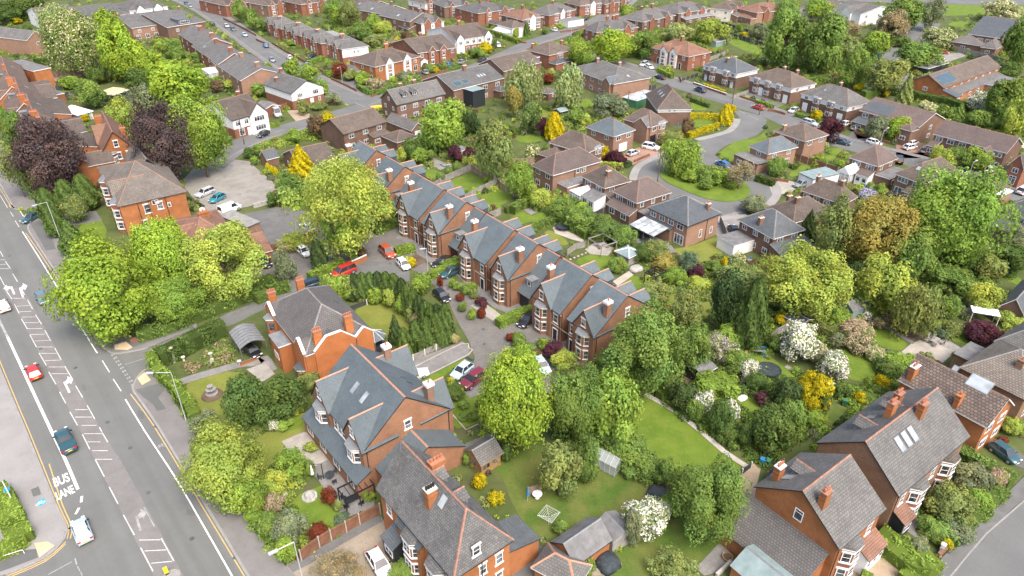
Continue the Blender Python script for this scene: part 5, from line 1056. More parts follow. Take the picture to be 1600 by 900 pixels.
h=House('semi_detached_pair',"brick semis with grey hipped roof where the avenue meets the hedge","grey hipped semis on the avenue hedge",(932,50),(917,43),(993,41),5.0,3.0,'hip',None,'brick_red','slate_grey',far=True,over=.35,cat='houses');h.wins('L',2,(.9,3.3));h.wins('R',4,(.9,3.3));h.chim(.4,.5,1.5,1.2);h.chim(.55,.5,1.5,1.2)
h=House('semi_detached_pair',"brown brick semis with broad grey hipped roof above the lime tree","broad grey hipped semis above lime",(1004,34),(974,26),(1047,22),5.0,3.0,'hip',None,'brick_brown','slate_grey',far=True,over=.35,cat='houses');h.wins('L',2,(.9,3.3));h.wins('R',5,(.9,3.3));h.chim(.3,.5,1.4)
h=House('brick_house',"brown house with grey hipped roof and wide dark porch, top right of centre","grey hipped house with wide porch",(1060,21),(1032,12),(1099,11),5.0,2.9,'hip',None,'brick_brown','slate_grey',far=True,over=.35);h.wins('R',4,(3.3,));h.ext('R',2,h.W-1,3,2.6,.6,'lean',rm='lead',wins=3);h.wins('L',2,(.9,3.3))
h=House('cream_house',"cream rendered house with brown roof and grey lean-to, top right","cream house with grey lean-to",(1143,16),(1106,14),(1172,9),5.2,2.7,'hip',None,'render_cream','tile_brown',far=True,over=.3);h.wins('L',2,(.9,3.3));h.wins('R',2,(3.3,));h.ext('R',0,h.W*.9,3,2.7,1.0,'lean',wall='brick_brown',rm='slate_grey')
h=House('brick_house',"house with red roof and low bay, cut by the top edge","red roofed house with low bay",(1183,20),(1174,10),(1214,10),5.0,2.6,'hip',None,'brick_pale','tile_red',far=True);h.ext('L',0,h.D,3,2.6,.9,'hip');h.wins('R',2)
h=House('cream_house',"cream house with brown roof behind trees at the top edge","cream house behind top trees",(1290,16),(1250,12),(1315,4),5.0,2.4,'gable',None,'render_cream','tile_brown',far=True);h.wins('L',3)
h=House('white_house',"white gabled house with lean-to among trees at the top edge","white gabled house at top right",(1345,22),(1317,10),(1382,12),5.2,2.6,'gable','y','render_white','slate_grey',far=True);h.wins('R',3,(.9,3.3));h.gable('L',h.D*.6,5,2.6,1.2,wall='render_white');h.ext('L',0,4,4,2.6,1,'lean',rm='metal_roof')
h=House('brick_house',"two storey brick house with brown gable roof, white corner bay and tall chimney","brown house with the white corner bay",(858,86),(831,75),(886,75),5.2,2.8,'hip',None,'brick_red','tile_brown',over=.3);h.bay('R',h.W*.45,2.8,.7,5.0,mat='brick_red');h.chim(.9,.4,1.9);h.ext('R',0,h.W*.8,3.4,2.6,1,'hip',rm='slate_dark');h.chim(.1,.8,1.5)
o=House('dormer_block',"grey clad flat roofed two storey block beside the corner bay house","grey flat roofed block",(822,95),(803,88),(837,88),5.6,.3,'flat',None,'grey_cladding','flat_felt',cat='house');o.wins('R',1,(3.6,),1.6,1.2)
h=House('semi_detached_pair',"brick semis with grey hipped roof and pale blue slate extension","semis with the blue slate extension",(959,131),(907,104),(1004,117),5.0,2.9,'hip','y','brick_pale','slate_grey',cap='ridge_grey',over=.35,cat='houses');h.wins('L',5,(3.3,.6),1.6,1.3);h.gable('L',h.D*.88,3.4,1.5,.9,rm='slate_blue');h.chim(.4,.72,1.3);h.chim(.7,.45,1.3);h.velux('R',h.W*.5,1.6,.8,1.1)
h=House('semi_detached_pair',"red brick semis with half grey half orange roof and black trimmed gables","semis with the orange half roof",(1076,88),(1022,73),(1107,80),5.2,3.0,'hip','y','brick_red','tile_red',cap='ridge_red',over=.35,cat='houses')
for a in(.36,.62):h.bay('L',h.D*a,2.7,.8,5.1,mat='brick_red',band='white_paint',top=.3);h.gable('L',h.D*a,3.2,1.9,.6,wall='render_white',fascia='black_trim',over=.2)
for a in(.12,.88):h.win('L',h.D*a,3.4,1.3,1.3)
for a in(.2,.8):h.door('L',h.D*a,'door_black')
h.chim(.5,.5,1.5,1.2,.7);h.wins('R',2,(.9,3.3),.8,1.2);h.pipe('R',h.W*.6)
h=House('semi_detached_pair',"dark slate hipped semis with white upper band and yellow hedge in front","dark slate semis behind the yellow hedge",(1151,115),(1102,101),(1182,107),5.0,3.0,'hip',None,'brick_brown','slate_dark',up='render_white',upz=3.5,cap='ridge_grey',over=.35,cat='houses')
for a in(.3,.7):h.bay('L',h.D*a,2.6,.7,5.0,mat='brick_brown',top=.25)
for a in(.1,.9):h.door('L',h.D*a,'door_white',porch=True);h.win('L',h.D*a,3.6,1.2,1.1)
h.chim(.3,.5,1.3);h.chim(.8,.6,1.2)
h=House('semi_detached_pair',"brown hipped semis with white eaves band next to the dark slate pair","brown hipped semis with white band",(1237,138),(1178,118),(1267,128),5.0,3.0,'hip','y','brick_brown','tile_brown',up='render_white',upz=3.6,over=.35,cat='houses')
for a in(.18,.45,.72):h.bay('L',h.D*a,2.4,.6,5.0,mat='brick_brown',top=.25)
for a in(.31,.9):h.door('L',h.D*a,'door_white',1.4,2.4)
h.chim(.7,.3,1.4);h.chim(.7,.6,1.4);h.wins('R',2,(3.5,))
h=House('semi_detached_pair',"grey brown hipped semis with white band and two white doors","grey hipped semis with two white doors",(1325,167),(1260,144),(1351,156),5.0,3.2,'hip','y','brick_brown','slate_grey',up='render_white',upz=3.6,over=.35,cat='houses')
for a in(.35,.65):h.bay('L',h.D*a,2.6,.6,5.0,mat='brick_brown',top=.25)
for a in(.12,.88):h.door('L',h.D*a,'door_white',1.5,2.4);h.win('L',h.D*a,3.6,1.2,1.0)
h.chim(.6,.5,1.4);h.wins('R',2,(3.6,));h.velux('L',h.D*.35,2.4,.6,.8)
h=House('gabled_semi_pair',"semis with half blue half brown roof and plain brick gable by the lime bush","half blue half brown roofed semis",(1436,198),(1353,170),(1462,182),5.0,2.6,'gable','y','brick_brown','tile_purple',over=.3,cat='houses');h.wins('L',5,(3.4,.9),1.8,1.2);h.wins('R',1,(3.2,.9),1.2,1.2);h.ext('L',h.D*.78,h.D,3.2,4.4,1.2,'hip',rm='tile_purple');h.ext('L',0,h.D*.25,3,2.5,.8,'lean',rm='slate_dark')
h.velux('L',h.D*.24,.3,h.D*.44,4.2,'slate_dark','grey_trim','slate_panel')
h=House('gabled_semi_pair',"long brown roofed semis at the right edge of the close","long brown semis at the right",(1572,238),(1463,208),(1592,224),5.0,2.6,'gable','y','brick_brown','tile_purple',over=.3,cat='houses');h.wins('L',6,(3.4,.9),1.7,1.2);h.ext('L',h.D*.0,h.D*.12,2.6,2.6,.9,'lean',wins=1);h.ext('L',h.D*.70,h.D*.86,3.2,4.4,1.2,'gable',wins=1)
h=House('flats_block',"long two storey brick block with solar panels and gable end","long block with the solar panels",(1474,137),(1430,123),(1546,101),4.6,2.8,'gable','x','brick_orange','tile_brown',over=.3,fascia='grey_trim');h.win('L',h.D*.5,2.6,1.4,1.2);h.wins('R',8,(2.9,),1.3,1.1);h.velux('R',h.W*.14,.8,h.W*.22,3.6,'solar','lead','solar_panel');h.ext('R',h.W*.1,h.W*.95,3.2,2.4,.9,'lean',rm='slate_grey',wins=6);h.ext('R',0,h.W*.09,4.5,2.6,1.2,'lean',rm='slate_dark')
h=House('public_hall',"dark slate roofed hall with white dormer windows and lower hipped wings","dark slate hall",(1566,60),(1514,53),(1600,44),6.0,5.0,'gable','y','brick_brown','slate_dark',over=.3,far=True);h.wins('L',4,(3.8,),2.0,1.2);h.ext('L',-6,h.D*.6,5,3.2,2.6,'hip',rm='slate_grey');h.ext('L',h.D*.62,h.D*1.05,7,3.2,2.8,'hip',rm='slate_grey');h.chim(.5,.98,2.0)
# -- around the close
h=House('hipped_house',"square hipped house with big brown tiled roof, end-on behind golden hedges","big brown hip behind golden hedges",(1080,169),(1028,169),None,5.0,4.0,'hip','x','brick_brown','tile_brown',up='render_white',upz=3.9,over=.4,depth=15,snap=R_(90+3));h.win('L',h.D*.35,4.1,.7,.7);h.win('L',h.D*.5,4.1,.7,.7);h.velux('BR',h.W*.3,1.8,.6,1.1)if False else None
for a in(.35,.5,.65):h.velux('BR',h.W*a,1.9,.7,1.1)
h=House('hipped_house',"hipped house with teal grey roof and white garage door","teal grey hipped house",(959,212),(920,197),(988,201),5.0,2.6,'hip',None,'brick_pale','slate_blue',over=.35,snap=None);h.wins('L',2,(3.3,));h.wins('R',2,(3.3,),1.7,1.2);h.garage_door('R',h.W*.5,3,2.2,'door_white')
h=House('hipped_house',"brown hipped house with grey side roof and white bay beside teal roof","brown hipped house with white bay",(1017,197),(975,185),(1042,189),5.0,2.8,'hip',None,'brick_pale','tile_brown',over=.35);h.bay('R',h.W*.7,2.7,.7,5.0,mat='brick_pale');h.win('R',h.W*.25,3.3,1.6,1.3);h.gable('L',h.D*.7,4.5,1.8,1.0,rm='slate_grey');h.garage_door('R',h.W*.2,2.4,2.2,'door_black')
h=House('hipped_house',"brown tiled hipped house with white corner bays below the teal roof","brown hip below the teal roof",(915,238),(866,219),(934,224),5.0,2.8,'hip',None,'brick_brown','tile_brown',over=.35);h.bay('R',h.W*.7,2.4,.6,5.0,mat='brick_brown');h.wins('L',3,(3.3,));h.ext('L',-1,h.D*.5,3.6,2.7,1.5,'hip',rm='tile_brown')
h=House('hipped_house',"brick house with broad purple brown hipped roof facing the back lawns","broad purple brown hipped house",(864,272),(837,256),(935,249),5.0,2.9,'hip','x','brick_pale','tile_purple',over=.35,fascia='white_paint');h.wins('L',2,(3.3,.7),1.5,1.3);h.win('R',h.W*.52,3.5,1.0,1.1);h.win('R',h.W*.64,3.3,1.4,1.3);h.pipe('R',h.W*.45);h.ext('R',h.W*.1,h.W*.55,3.5,2.5,.3,'flat',rm='flat_felt',wins=0)
h=House('hipped_house',"grey brown hipped house with white conservatory behind lime hedge","grey brown hip with the conservatory",(945,292),(907,275),(987,283),5.0,2.8,'hip',None,'brick_brown','tile_brown',over=.35);h.wins('L',2,(3.3,),1.8,1.3);h.win('R',h.W*.3,3.4);h.chim(.3,.2,1.3);h.conservatory('L',.2,h.D*.5,3.6,2.3,1.0,'hip');h.ext('L',h.D*.52,h.D+.6,3.2,2.5,.9,'lean',wall='white_upvc',rm='flat_felt',wins=2,wh=1.3);h.ext('R',0.2,h.W,3,2.5,1,'lean')
h=House('hipped_house',"hipped house with red purple tiles and tiled bay lean-to by the close","red purple hipped house",(995,315),(962,297),(1045,298),5.0,2.9,'hip',None,'brick_brown','tile_purple',over=.35);h.wins('L',2,(3.3,),1.9,1.3);h.wins('R',3,(3.4,),1.0,1.2);h.ext('L',0,h.D+.3,2.0,2.5,.9,'lean',rm='tile_purple',wins=2,wh=1.5);h.ext('R',.5,h.W*.7,3.2,2.6,.3,'flat',rm='flat_felt',fascia='grey_trim')
h=House('slate_house',"new slate hipped brick house with large glass veranda at the back","slate hipped house with glass veranda",(1075,351),(1019,322),(1120,330),5.0,2.9,'hip','y','brick_pale','slate_dark',cap='ridge_grey',fascia='black_trim',over=.4);h.wins('L',3,(3.3,),1.4,1.3,a1=h.D*.7);h.win('L',h.D*.82,3.2,1.6,1.4);h.win('L',h.D*.82,.1,2.3,2.1,'door');h.win('R',h.W*.45,1.0,.8,1.7);h.win('R',h.W*.8,1.0,.8,1.4);h.chim(.75,.12,1.2,.7,.7);h.pipe('R',h.W*.62)
D=h.D;m=MB()
for i in range(6):m.box(D*.06+i*D*.12-.05,D*.06+i*D*.12+.05,-4.6,0,2.95,3.05,0)
v=h.ext('L',-.3,D*.66,.9,2.7,.4,'lean',rm='slate_dark',fascia='black_trim',wins=0)
g=MB();w=D*.66;A=[(0,-5.2,2.45),(w,-5.2,2.45),(w,-.95,3.05),(0,-.95,3.05)];g.add(A,[(0,1,2,3)]);g.add([(q[0],q[1],q[2]-.06)for q in A],[(3,2,1,0)])
vo=g.build("veranda_roof",'pane_conservatory',h.root,h.fpt('L',-.3,0,0),h.face('L')[1]);m=MB()
for i in range(6):x=w*i/5;m.add([(x-.07,-5.25,2.5),(x+.07,-5.25,2.5),(x+.07,-.95,3.1),(x-.07,-.95,3.1)],[(0,1,2,3)]);m.box(x-.06,x+.06,-5.2,-5.08,0,2.42)if i in(0,3,5)else None
m.box(0,w,-5.28,-5.16,2.34,2.52);m.build("veranda_frame",'grey_trim',vo)
h=House('slate_house',"slate hipped house with grey carport roof beside the flowering garden","slate hipped house with carport",(1209,370),(1160,341),(1251,355),5.0,2.9,'hip',None,'brick_brown','slate_dark',cap='ridge_grey',over=.4);h.wins('L',3,(3.3,.8),1.2,1.2);h.wins('R',2,(3.3,),1.5,1.2);h.ext('R',-.5,h.W+.4,3.0,2.6,1.0,'lean',rm='slate_dark',wall='brick_brown',wins=2);h.chim(.1,.5,1.2);h.ext('L',0,4.4,5.2,2.3,.3,'flat',wall='render_white',rm='flat_felt',wins=0)
h=House('slate_house',"small slate hipped house with wide dark porch roof at the close mouth","small slate house at the close mouth",(1200,239),(1172,228),(1246,229),4.6,2.2,'hip',None,'brick_pale','slate_blue',over=.35);h.ext('L',-1,h.D+1,4.0,2.6,.3,'flat',rm='flat_felt',fascia='black_trim',wins=2);h.wins('R',2,(3.0,.8));h.wins('L',1,(3.0,))
h=House('hipped_house',"small brown hipped house beside the purple leaved tree","brown hipped house by the purple tree",(1258,220),(1216,203),(1287,208),4.8,2.4,'hip',None,'brick_pale','tile_brown',over=.35);h.wins('R',2,(3.2,),1.6,1.2);h.wins('L',2,(3.2,));h.chim(.1,.8,1.2)
h=House('hipped_house',"brown hipped house with white gabled conservatory on the back lawn","brown hip with gabled conservatory",(1372,258),(1329,245),(1402,246),5.0,2.9,'hip',None,'brick_brown','tile_purple',over=.35);h.wins('L',2,(3.3,),2.0,1.3);h.wins('R',2,(3.3,),1.1,1.2);h.conservatory('L',.0,h.D*.45,4.5,2.4,1.6,'gable');h.ext('L',h.D*.5,h.D*.95,2.4,2.5,.9,'lean',rm='tile_purple',wall='white_upvc',wins=2);h.ext('R',0,h.W,3.4,2.6,.3,'flat',rm='flat_felt',wins=2)
h=House('hipped_house',"brown hipped house with open dark patio doors next to the big green tree","brown hip with open patio doors",(1442,285),(1401,270),(1498,267),5.0,2.8,'hip',None,'brick_brown','tile_brown',over=.35);h.win('L',h.D*.3,3.3,2.4,1.3);h.win('L',h.D*.8,3.3,1.6,1.3);h.win('L',h.D*.3,.05,2.6,2.1,'door');h.ext('L',h.D*.6,h.D,2,2.5,.8,'lean',wins=1);h.chim(.25,.1,1.3);h.velux('L',h.D*.55,1.6,.8,.9)
o=House('pale_garage',"detached garage with blue green felt roof and white door","garage with blue green roof",(1271,281),(1257,269),(1303,268),2.4,.3,'flat',None,'render_white','felt_green',cat='garage',fascia='lead');o.garage_door('L',o.D/2,o.D*.7)
h=House('bungalow',"brown hipped bungalow with two chimneys facing the parked black hatchback","hipped bungalow facing the black hatch",(1318,317),(1254,296),(1338,306),2.7,2.6,'hip',None,'brick_brown','tile_brown',over=.35);h.wins('L',4,(.9,),1.4,1.1);h.chim(.4,.8,1.2);h.chim(.5,.25,1.2)
h=House('bungalow',"brown hipped bungalow nearest the turning circle","hipped bungalow nearest the turning circle",(1240,346),(1206,322),(1292,326),2.7,2.6,'hip',None,'brick_brown','tile_brown',over=.35);h.wins('L',3,(.9,),1.4,1.1);h.chim(.3,.4,1.2);h.chim(.4,.8,1.2)
o=House('flat_garage',"garage with bright white flat roof beside the big green tree","white roofed flat garage",(1563,308),(1545,302),(1581,299),2.5,.25,'flat',None,'brick_pale','white_paint',cat='garage')
h=House('bungalow',"plain brown roofed bungalow behind the big green tree","plain bungalow behind the big tree",(1555,300),(1518,286),(1572,290),2.7,2.4,'hip',None,'brick_brown','tile_brown',over=.35)
h=House('brick_house',"brown brick house with white porch at the right edge above the white car","brown house with white porch, right edge",(1600,262),(1582,254),(1630,248),5.0,2.6,'gable',None,'brick_red','tile_brown',over=.3);h.win('L',h.D*.5,.5,1.6,2.0);h.wins('L',1,(3.2,))
for h in list(BUILT):
 if h.far and h.roof=='hip' and h.W>8.5 and h.root.get('category')in('house','houses')and not any(c.name.startswith('gable')for c in h.root.children):
  for a in(.27,.73):h.gable('R',h.W*a,3.0,1.9,.55,wall='brick_red',fascia='white_paint',over=.2)
  h.chim(.62,.5,1.7,1.3,.8,None,3);h.ext('BR',1,h.W*.5,3,2.6,1.0,'lean',wins=0)
  # == plants
def leaf_mesh(name,pts,nrm,size,mats,tint=None,pet=None,extra=None,jit=0.5,droop=0.0):
 """leaf clumps: one small quad at each point, facing roughly along its normal"""
 n=len(pts)
 r=RNG.normal(size=(n,3));nn=nrm+jit*r;nn/=np.linalg.norm(nn,axis=1)[:,None]
 a=np.cross(nn,RNG.normal(size=(n,3)));a/=np.linalg.norm(a,axis=1)[:,None]+1e-9
 b=np.cross(nn,a);s=(size*RNG.uniform(.55,1.25,n))[:,None]
 if droop:b=b*(1-droop)+np.array([0,0,-1.])*droop;s2=s*1.6
 else:s2=s*RNG.uniform(.6,1.0,n)[:,None]
 k=RNG.uniform(.1,.5,(n,1))
 v=np.stack([pts-a*s*k-b*s2,pts+a*s-b*s2*.15,pts+a*s*k+b*s2,pts-a*s+b*s2*.15],1).reshape(-1,3)
 f=np.arange(4*n).reshape(-1,4)
 V=v.tolist();Fc=f.tolist()
 mi=np.zeros(n,int)if pet is None else pet.astype(int)
 tv=np.repeat(tint if tint is not None else np.ones((n,3)),4,0)
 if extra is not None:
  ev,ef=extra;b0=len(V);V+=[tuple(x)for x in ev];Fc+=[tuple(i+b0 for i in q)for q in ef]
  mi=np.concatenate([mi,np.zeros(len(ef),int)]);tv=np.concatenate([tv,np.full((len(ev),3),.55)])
 me=bpy.data.meshes.new(name);me.from_pydata(V,[],Fc)
 for m_ in mats:me.materials.append(M(m_))
 me.polygons.foreach_set('material_index',mi)
 at=me.attributes.new("tint",'FLOAT_COLOR','POINT');at.data.foreach_set('color',np.concatenate([tv,np.ones((len(tv),1))],1).ravel())
 me.update();return me
def sph(n,up=0.0):
 d=RNG.normal(size=(n,3));d[:,2]+=up;return d/np.linalg.norm(d,axis=1)[:,None]
def crown(kind,n,size,mats=("leaf",),petal=0.0,lob=38):
 """leaf points of a crown that fills the unit ball"""
 tintv=.27
 if kind=='conifer':
  h=1-np.sqrt(RNG.uniform(0,1,n));a=RNG.uniform(0,2*math.pi,n)
  rr=np.minimum((1-h)**.8,.35+3.0*(h+.04))*(1+.13*np.sin(a*7+h*23)+.10*np.sin(a*13-h*41))*(1-.35*RNG.uniform(0,1,n)**2)
  p=np.stack([rr*np.cos(a),rr*np.sin(a),h*2-1],1);nr=np.stack([np.cos(a),np.sin(a),.5+0*a],1)
  t=1+tintv*np.sin(a*7+h*23);tint=np.stack([t]*3,1)
 elif kind=='column':
  h=RNG.uniform(0,1,n);a=RNG.uniform(0,2*math.pi,n)
  rr=np.minimum(1,1.2*(1-h)**.42)*np.minimum(1,.62+2.2*h)*(1+.09*np.sin(a*6+h*9)+.06*np.sin(a*11-h*21))*(1-.3*RNG.uniform(0,1,n)**2)
  p=np.stack([rr*np.cos(a),rr*np.sin(a),h*2-1],1);nr=np.stack([np.cos(a),np.sin(a),.45+0*a],1)
  t=1+tintv*np.sin(a*6+h*9);tint=np.stack([t]*3,1)
 elif kind=='ball':
  d=sph(n,.3);p=d*(1-.12*RNG.uniform(0,1,n)**2)[:,None];nr=d;tint=np.ones((n,3))*(1+.1*np.sin(p[:,:1]*9+p[:,1:2]*7))
 else:
  K=lob;c=sph(K,.25)*RNG.uniform(.45,.80,(K,1));lr=RNG.uniform(.6,1.15,K)*2.25/math.sqrt(K)
  if kind=='dome':c=sph(K,.2)*RNG.uniform(.70,.82,(K,1));lr=RNG.uniform(.22,.32,K)
  if kind=='weeping':c[:,2]*=.8
  if kind=='sparse':lr*=.8
  w=lr**2;li=RNG.choice(K,n,p=w/w.sum())
  d=sph(n,.35 if kind!='weeping' else-.1)
  q=(1-(.30 if kind!='sparse' else .7)*RNG.uniform(0,1,n)**1.7)[:,None]
  p=c[li]+d*lr[li][:,None]*q
  if kind=='weeping':p[:,2]-=RNG.uniform(0,1,n)**1.6*.45*(np.hypot(p[:,0],p[:,1])+.2)
  if kind=='upright':p[:,2]+=.25*(lr[li]-.3)
  p*=(1+.10*np.sin(p[:,:1]*8+1)*np.sin(p[:,1:2]*9)+.08*RNG.normal(size=(n,1))*(RNG.uniform(size=(n,1))<.15))
  nr=d*.7+p*.5+np.array([0,0,.25])
  lt=RNG.uniform(1-tintv,1+tintv,K);hue=RNG.uniform(-.09,.09,K)
  tint=np.stack([lt[li]*(1+hue[li]),lt[li],lt[li]*(1-hue[li])],1)
  e=np.percentile(np.abs(p),98,axis=0);p=p/e[None]*.93
 pet=None
 if petal:pet=(RNG.uniform(size=n)<petal)&(np.linalg.norm(p,axis=1)>.5)
 return leaf_mesh("crown",p,nr,size,mats,tint,pet,jit=.45,droop=.45 if kind=='weeping' else 0)
def trunk_mesh(mat,seed,limbs=6,spread=.55):
 """tapered trunk of unit height (crown centre at 1) with limbs reaching into the crown"""
 rs=random.Random(seed);m=MB();x=y=0.0;pz=0
 pts=[(0,0,0)]
 for i in range(1,5):x+=rs.uniform(-.03,.03);y+=rs.uniform(-.03,.03);pts.append((x,y,i*.28))
 rad=[.085,.066,.056,.044,.02]
 for i in range(4):m.tube(pts[i],pts[i+1],rad[i],rad[i+1],7)
 for k in range(limbs):
  a=2*math.pi*k/limbs+rs.uniform(-.4,.4);z=rs.uniform(.4,.85);r=spread*rs.uniform(.6,1.0)
  b=(pts[2][0],pts[2][1],z);mid=(b[0]+math.cos(a)*r*.5,b[1]+math.sin(a)*r*.5,z+.22);e=(b[0]+math.cos(a)*r,b[1]+math.sin(a)*r,z+rs.uniform(.35,.6))
  m.tube(b,mid,.034,.024,5);m.tube(mid,e,.024,.008,5)
  for s_ in(-.5,.5):m.tube(mid,(mid[0]+math.cos(a+s_)*r*.45,mid[1]+math.sin(a+s_)*r*.45,mid[2]+.2),.016,.005,4)
 return m.mesh("trunk",mat)
_CR={}
BIG={'dome':('dome',24000,.030,110),'broad':('broad',24000,.029,90),'lobed':('broad',24000,.030,58),'weeping':('weeping',20000,.027,60),'sparse':('sparse',11000,.028,70),'upright':('upright',22000,.030,70),'conifer':('conifer',13000,.045,0),'column':('column',9000,.06,0)}
MID={'dome':('dome',7500,.055,70),'broad':('broad',7500,.055,46),'lobed':('broad',7500,.055,32),'weeping':('weeping',7000,.048,34),'sparse':('sparse',4200,.052,34),'upright':('upright',7000,.055,34),'conifer':('conifer',5500,.07,0),'column':('column',5500,.075,0),'ball':('ball',3500,.075,0)}
SML={'broad':('broad',2600,.095,20),'lobed':('broad',2600,.095,15),'weeping':('weeping',2400,.09,18),'sparse':('sparse',1500,.09,18),'upright':('upright',2600,.095,15),'conifer':('conifer',2200,.11,0),'column':('column',2200,.12,0),'ball':('ball',1400,.12,0)}
PET={None:(('leaf',),0),'white':(('leaf','petal_white'),.62),'cream':(('leaf','petal_cream'),.42),'chestnut':(('leaf','petal_cream'),.30),'pink':(('leaf','petal_pink'),.5),'lilac':(('leaf','petal_lilac'),.45),'yellow':(('leaf','petal_yellow'),.6),'beige':(('leaf','petal_beige'),.55),'mauve':(('leaf','petal_mauve'),.6),'dots':(('leaf','petal_cream'),.05)}
_vn={}
def crown_for(kind,r,petal,dist):
 px=r/dist*FPX
 tab=BIG if px>42 and kind in BIG else(MID if px>15 and kind in MID else SML)
 t=tab.get(kind)or MID.get(kind)or SML[kind]
 nv=3 if tab is BIG else(3 if tab is MID else 4)
 base=(kind,id(tab),petal);_vn[base]=(_vn.get(base,-1)+1)%nv
 key=base+(_vn[base],)
 if key not in _CR:
  mats,pf=PET[petal];_CR[key]=crown(t[0],t[1],t[2],mats,pf,t[3]or 20)
 return _CR[key]
TONE={'lime':((0.305,0.425,0.058),"lime green"),'bright':((0.245,0.355,0.066),"bright green"),'mid':((0.188,0.280,0.068),"mid green"),'dark':((0.118,0.182,0.050),"dark green"),'deep':((0.078,0.120,0.044),"very dark green"),'olive':((0.240,0.285,0.090),"olive green"),'yellow':((.52,.45,.025),"yellow"),'yg':((0.355,0.430,0.088),"yellow green"),'gold':((.46,.39,.018),"golden"),'copper':((0.112,0.082,0.079),"dark copper"),'purple':((.105,.042,.055),"purple"),'rust':((.300,.268,.075),"orange brown"),'grey':((.225,.260,.140),"grey green"),'pale':((0.319,0.381,0.150),"pale green"),'bluegreen':((.135,.195,.115),"blue green"),'brown':((.175,.125,.07),"brown"),'red':((.19,.055,.03),"dark red"),'tan':((.31,.265,.15),"pinkish tan")}
PETW={'white':"white blossomed",'cream':"cream blossomed",'chestnut':"cream candled",'pink':"pink flowered",'lilac':"lilac flowered",'yellow':"yellow flowered",'beige':"beige pink flowered",'mauve':"mauve flowered",'dots':"white dotted"}
KW={'conifer':("conifer","cone shaped conifer"),'column':("conifer","columnar conifer"),'ball':("topiary","clipped round"),'weeping':("tree","drooping"),'sparse':("tree","open thin crowned"),'upright':("tree","upright"),'broad':("tree","rounded"),'dome':("tree","domed"),'lobed':("tree","billowing")}
def jitcol(c,j=.06):f=1+random.uniform(-j,j);g=random.uniform(-j,j)*.5;return(c[0]*f*(1+g),c[1]*f,c[2]*f*(1-g))
def plant(bb,tone='mid',kind='broad',petal=None,clear=None,name=None,label=None,bark='bark',what=None,group=None):
 """bb: the crown's extent in the picture; size, height and ground position follow from it"""
 x0,y0,x1,y1=bb;cx,cy=(x0+x1)/2,(y0+y1)/2;w,hgt=(x1-x0),(y1-y0)
 zc=4.0;tree=clear is None or clear>0
 cl=.13 if clear is None else clear
 for _ in range(12):
  t=depth_at(cx,cy,zc);r=w/2*t/FPX;p=P(cx,cy,zc)
  dh=math.hypot(p.x,p.y);el=math.atan2(CAMH-zc,dh);V=hgt/2*t/FPX/1.0
  q2=max((V**2-(r*math.sin(el))**2),0)/math.cos(el)**2;q=max(math.sqrt(q2),.45*r)
  q=min(q,2.6*r)
  zn=q*(1+cl)+cl*1.2 if tree else q*.93
  zc=.5*zc+.5*zn
 p=P(cx,cy,zc)
 tl,tw=TONE[tone]
 small=zc+q<3.2
 wd_=what or("shrub" if(small or clear==0)and kind not in('conifer','column','ball')else KW[kind][0])
 nm=name or{"tree":"tree","shrub":"shrub","conifer":"conifer","topiary":"topiary_ball"}.get(wd_,wd_.replace(' ','_'))
 e=empty(nm,(p.x,p.y,0),random.uniform(0,6.28));tag(e,None,{"topiary":"topiary"}.get(wd_,wd_),group)
 e['_own']=1
 c=inst("crown",crown_for(kind,r,petal,t),e,(0,0,zc),0,(r,r,q),jitcol(tl))
 s_=max(.35,r)if tree else r*.7
 tm=cached(('trunk',bark,random.randrange(3)if not small else 9,kind in('conifer','column')),lambda:trunk_mesh(bark,len(_MC),6 if kind not in('conifer','column')else 4,.55 if kind not in('conifer','column')else .2))
 inst("trunk",tm,e,(0,0,0),0,(s_*(.8 if kind!='weeping' else .6),s_*(.8 if kind!='weeping' else .6),max(zc,.3)*.9))
 size="large" if zc+q>11 else("tall" if q>1.5*r else("small" if zc+q<3.5 else ""))
 shape="" if wd_=="shrub" and kind=='broad' else(KW[kind][1]if kind not in('conifer','column')else KW[kind][1].split()[0])
 desc=" ".join(t_ for t_ in(size,shape,PETW.get(petal,"")if petal else "","" if petal in('white','yellow','beige','mauve')else tw,"ball" if wd_=="topiary" else wd_)if t_)
 if label:e['label']=label;REFS.append((Vector((p.x,p.y,0)),label))if len(label.split())<=7 else None
 else:AUTO.append((e,desc,Vector((p.x,p.y,0))))
 del e['_own']
 return e
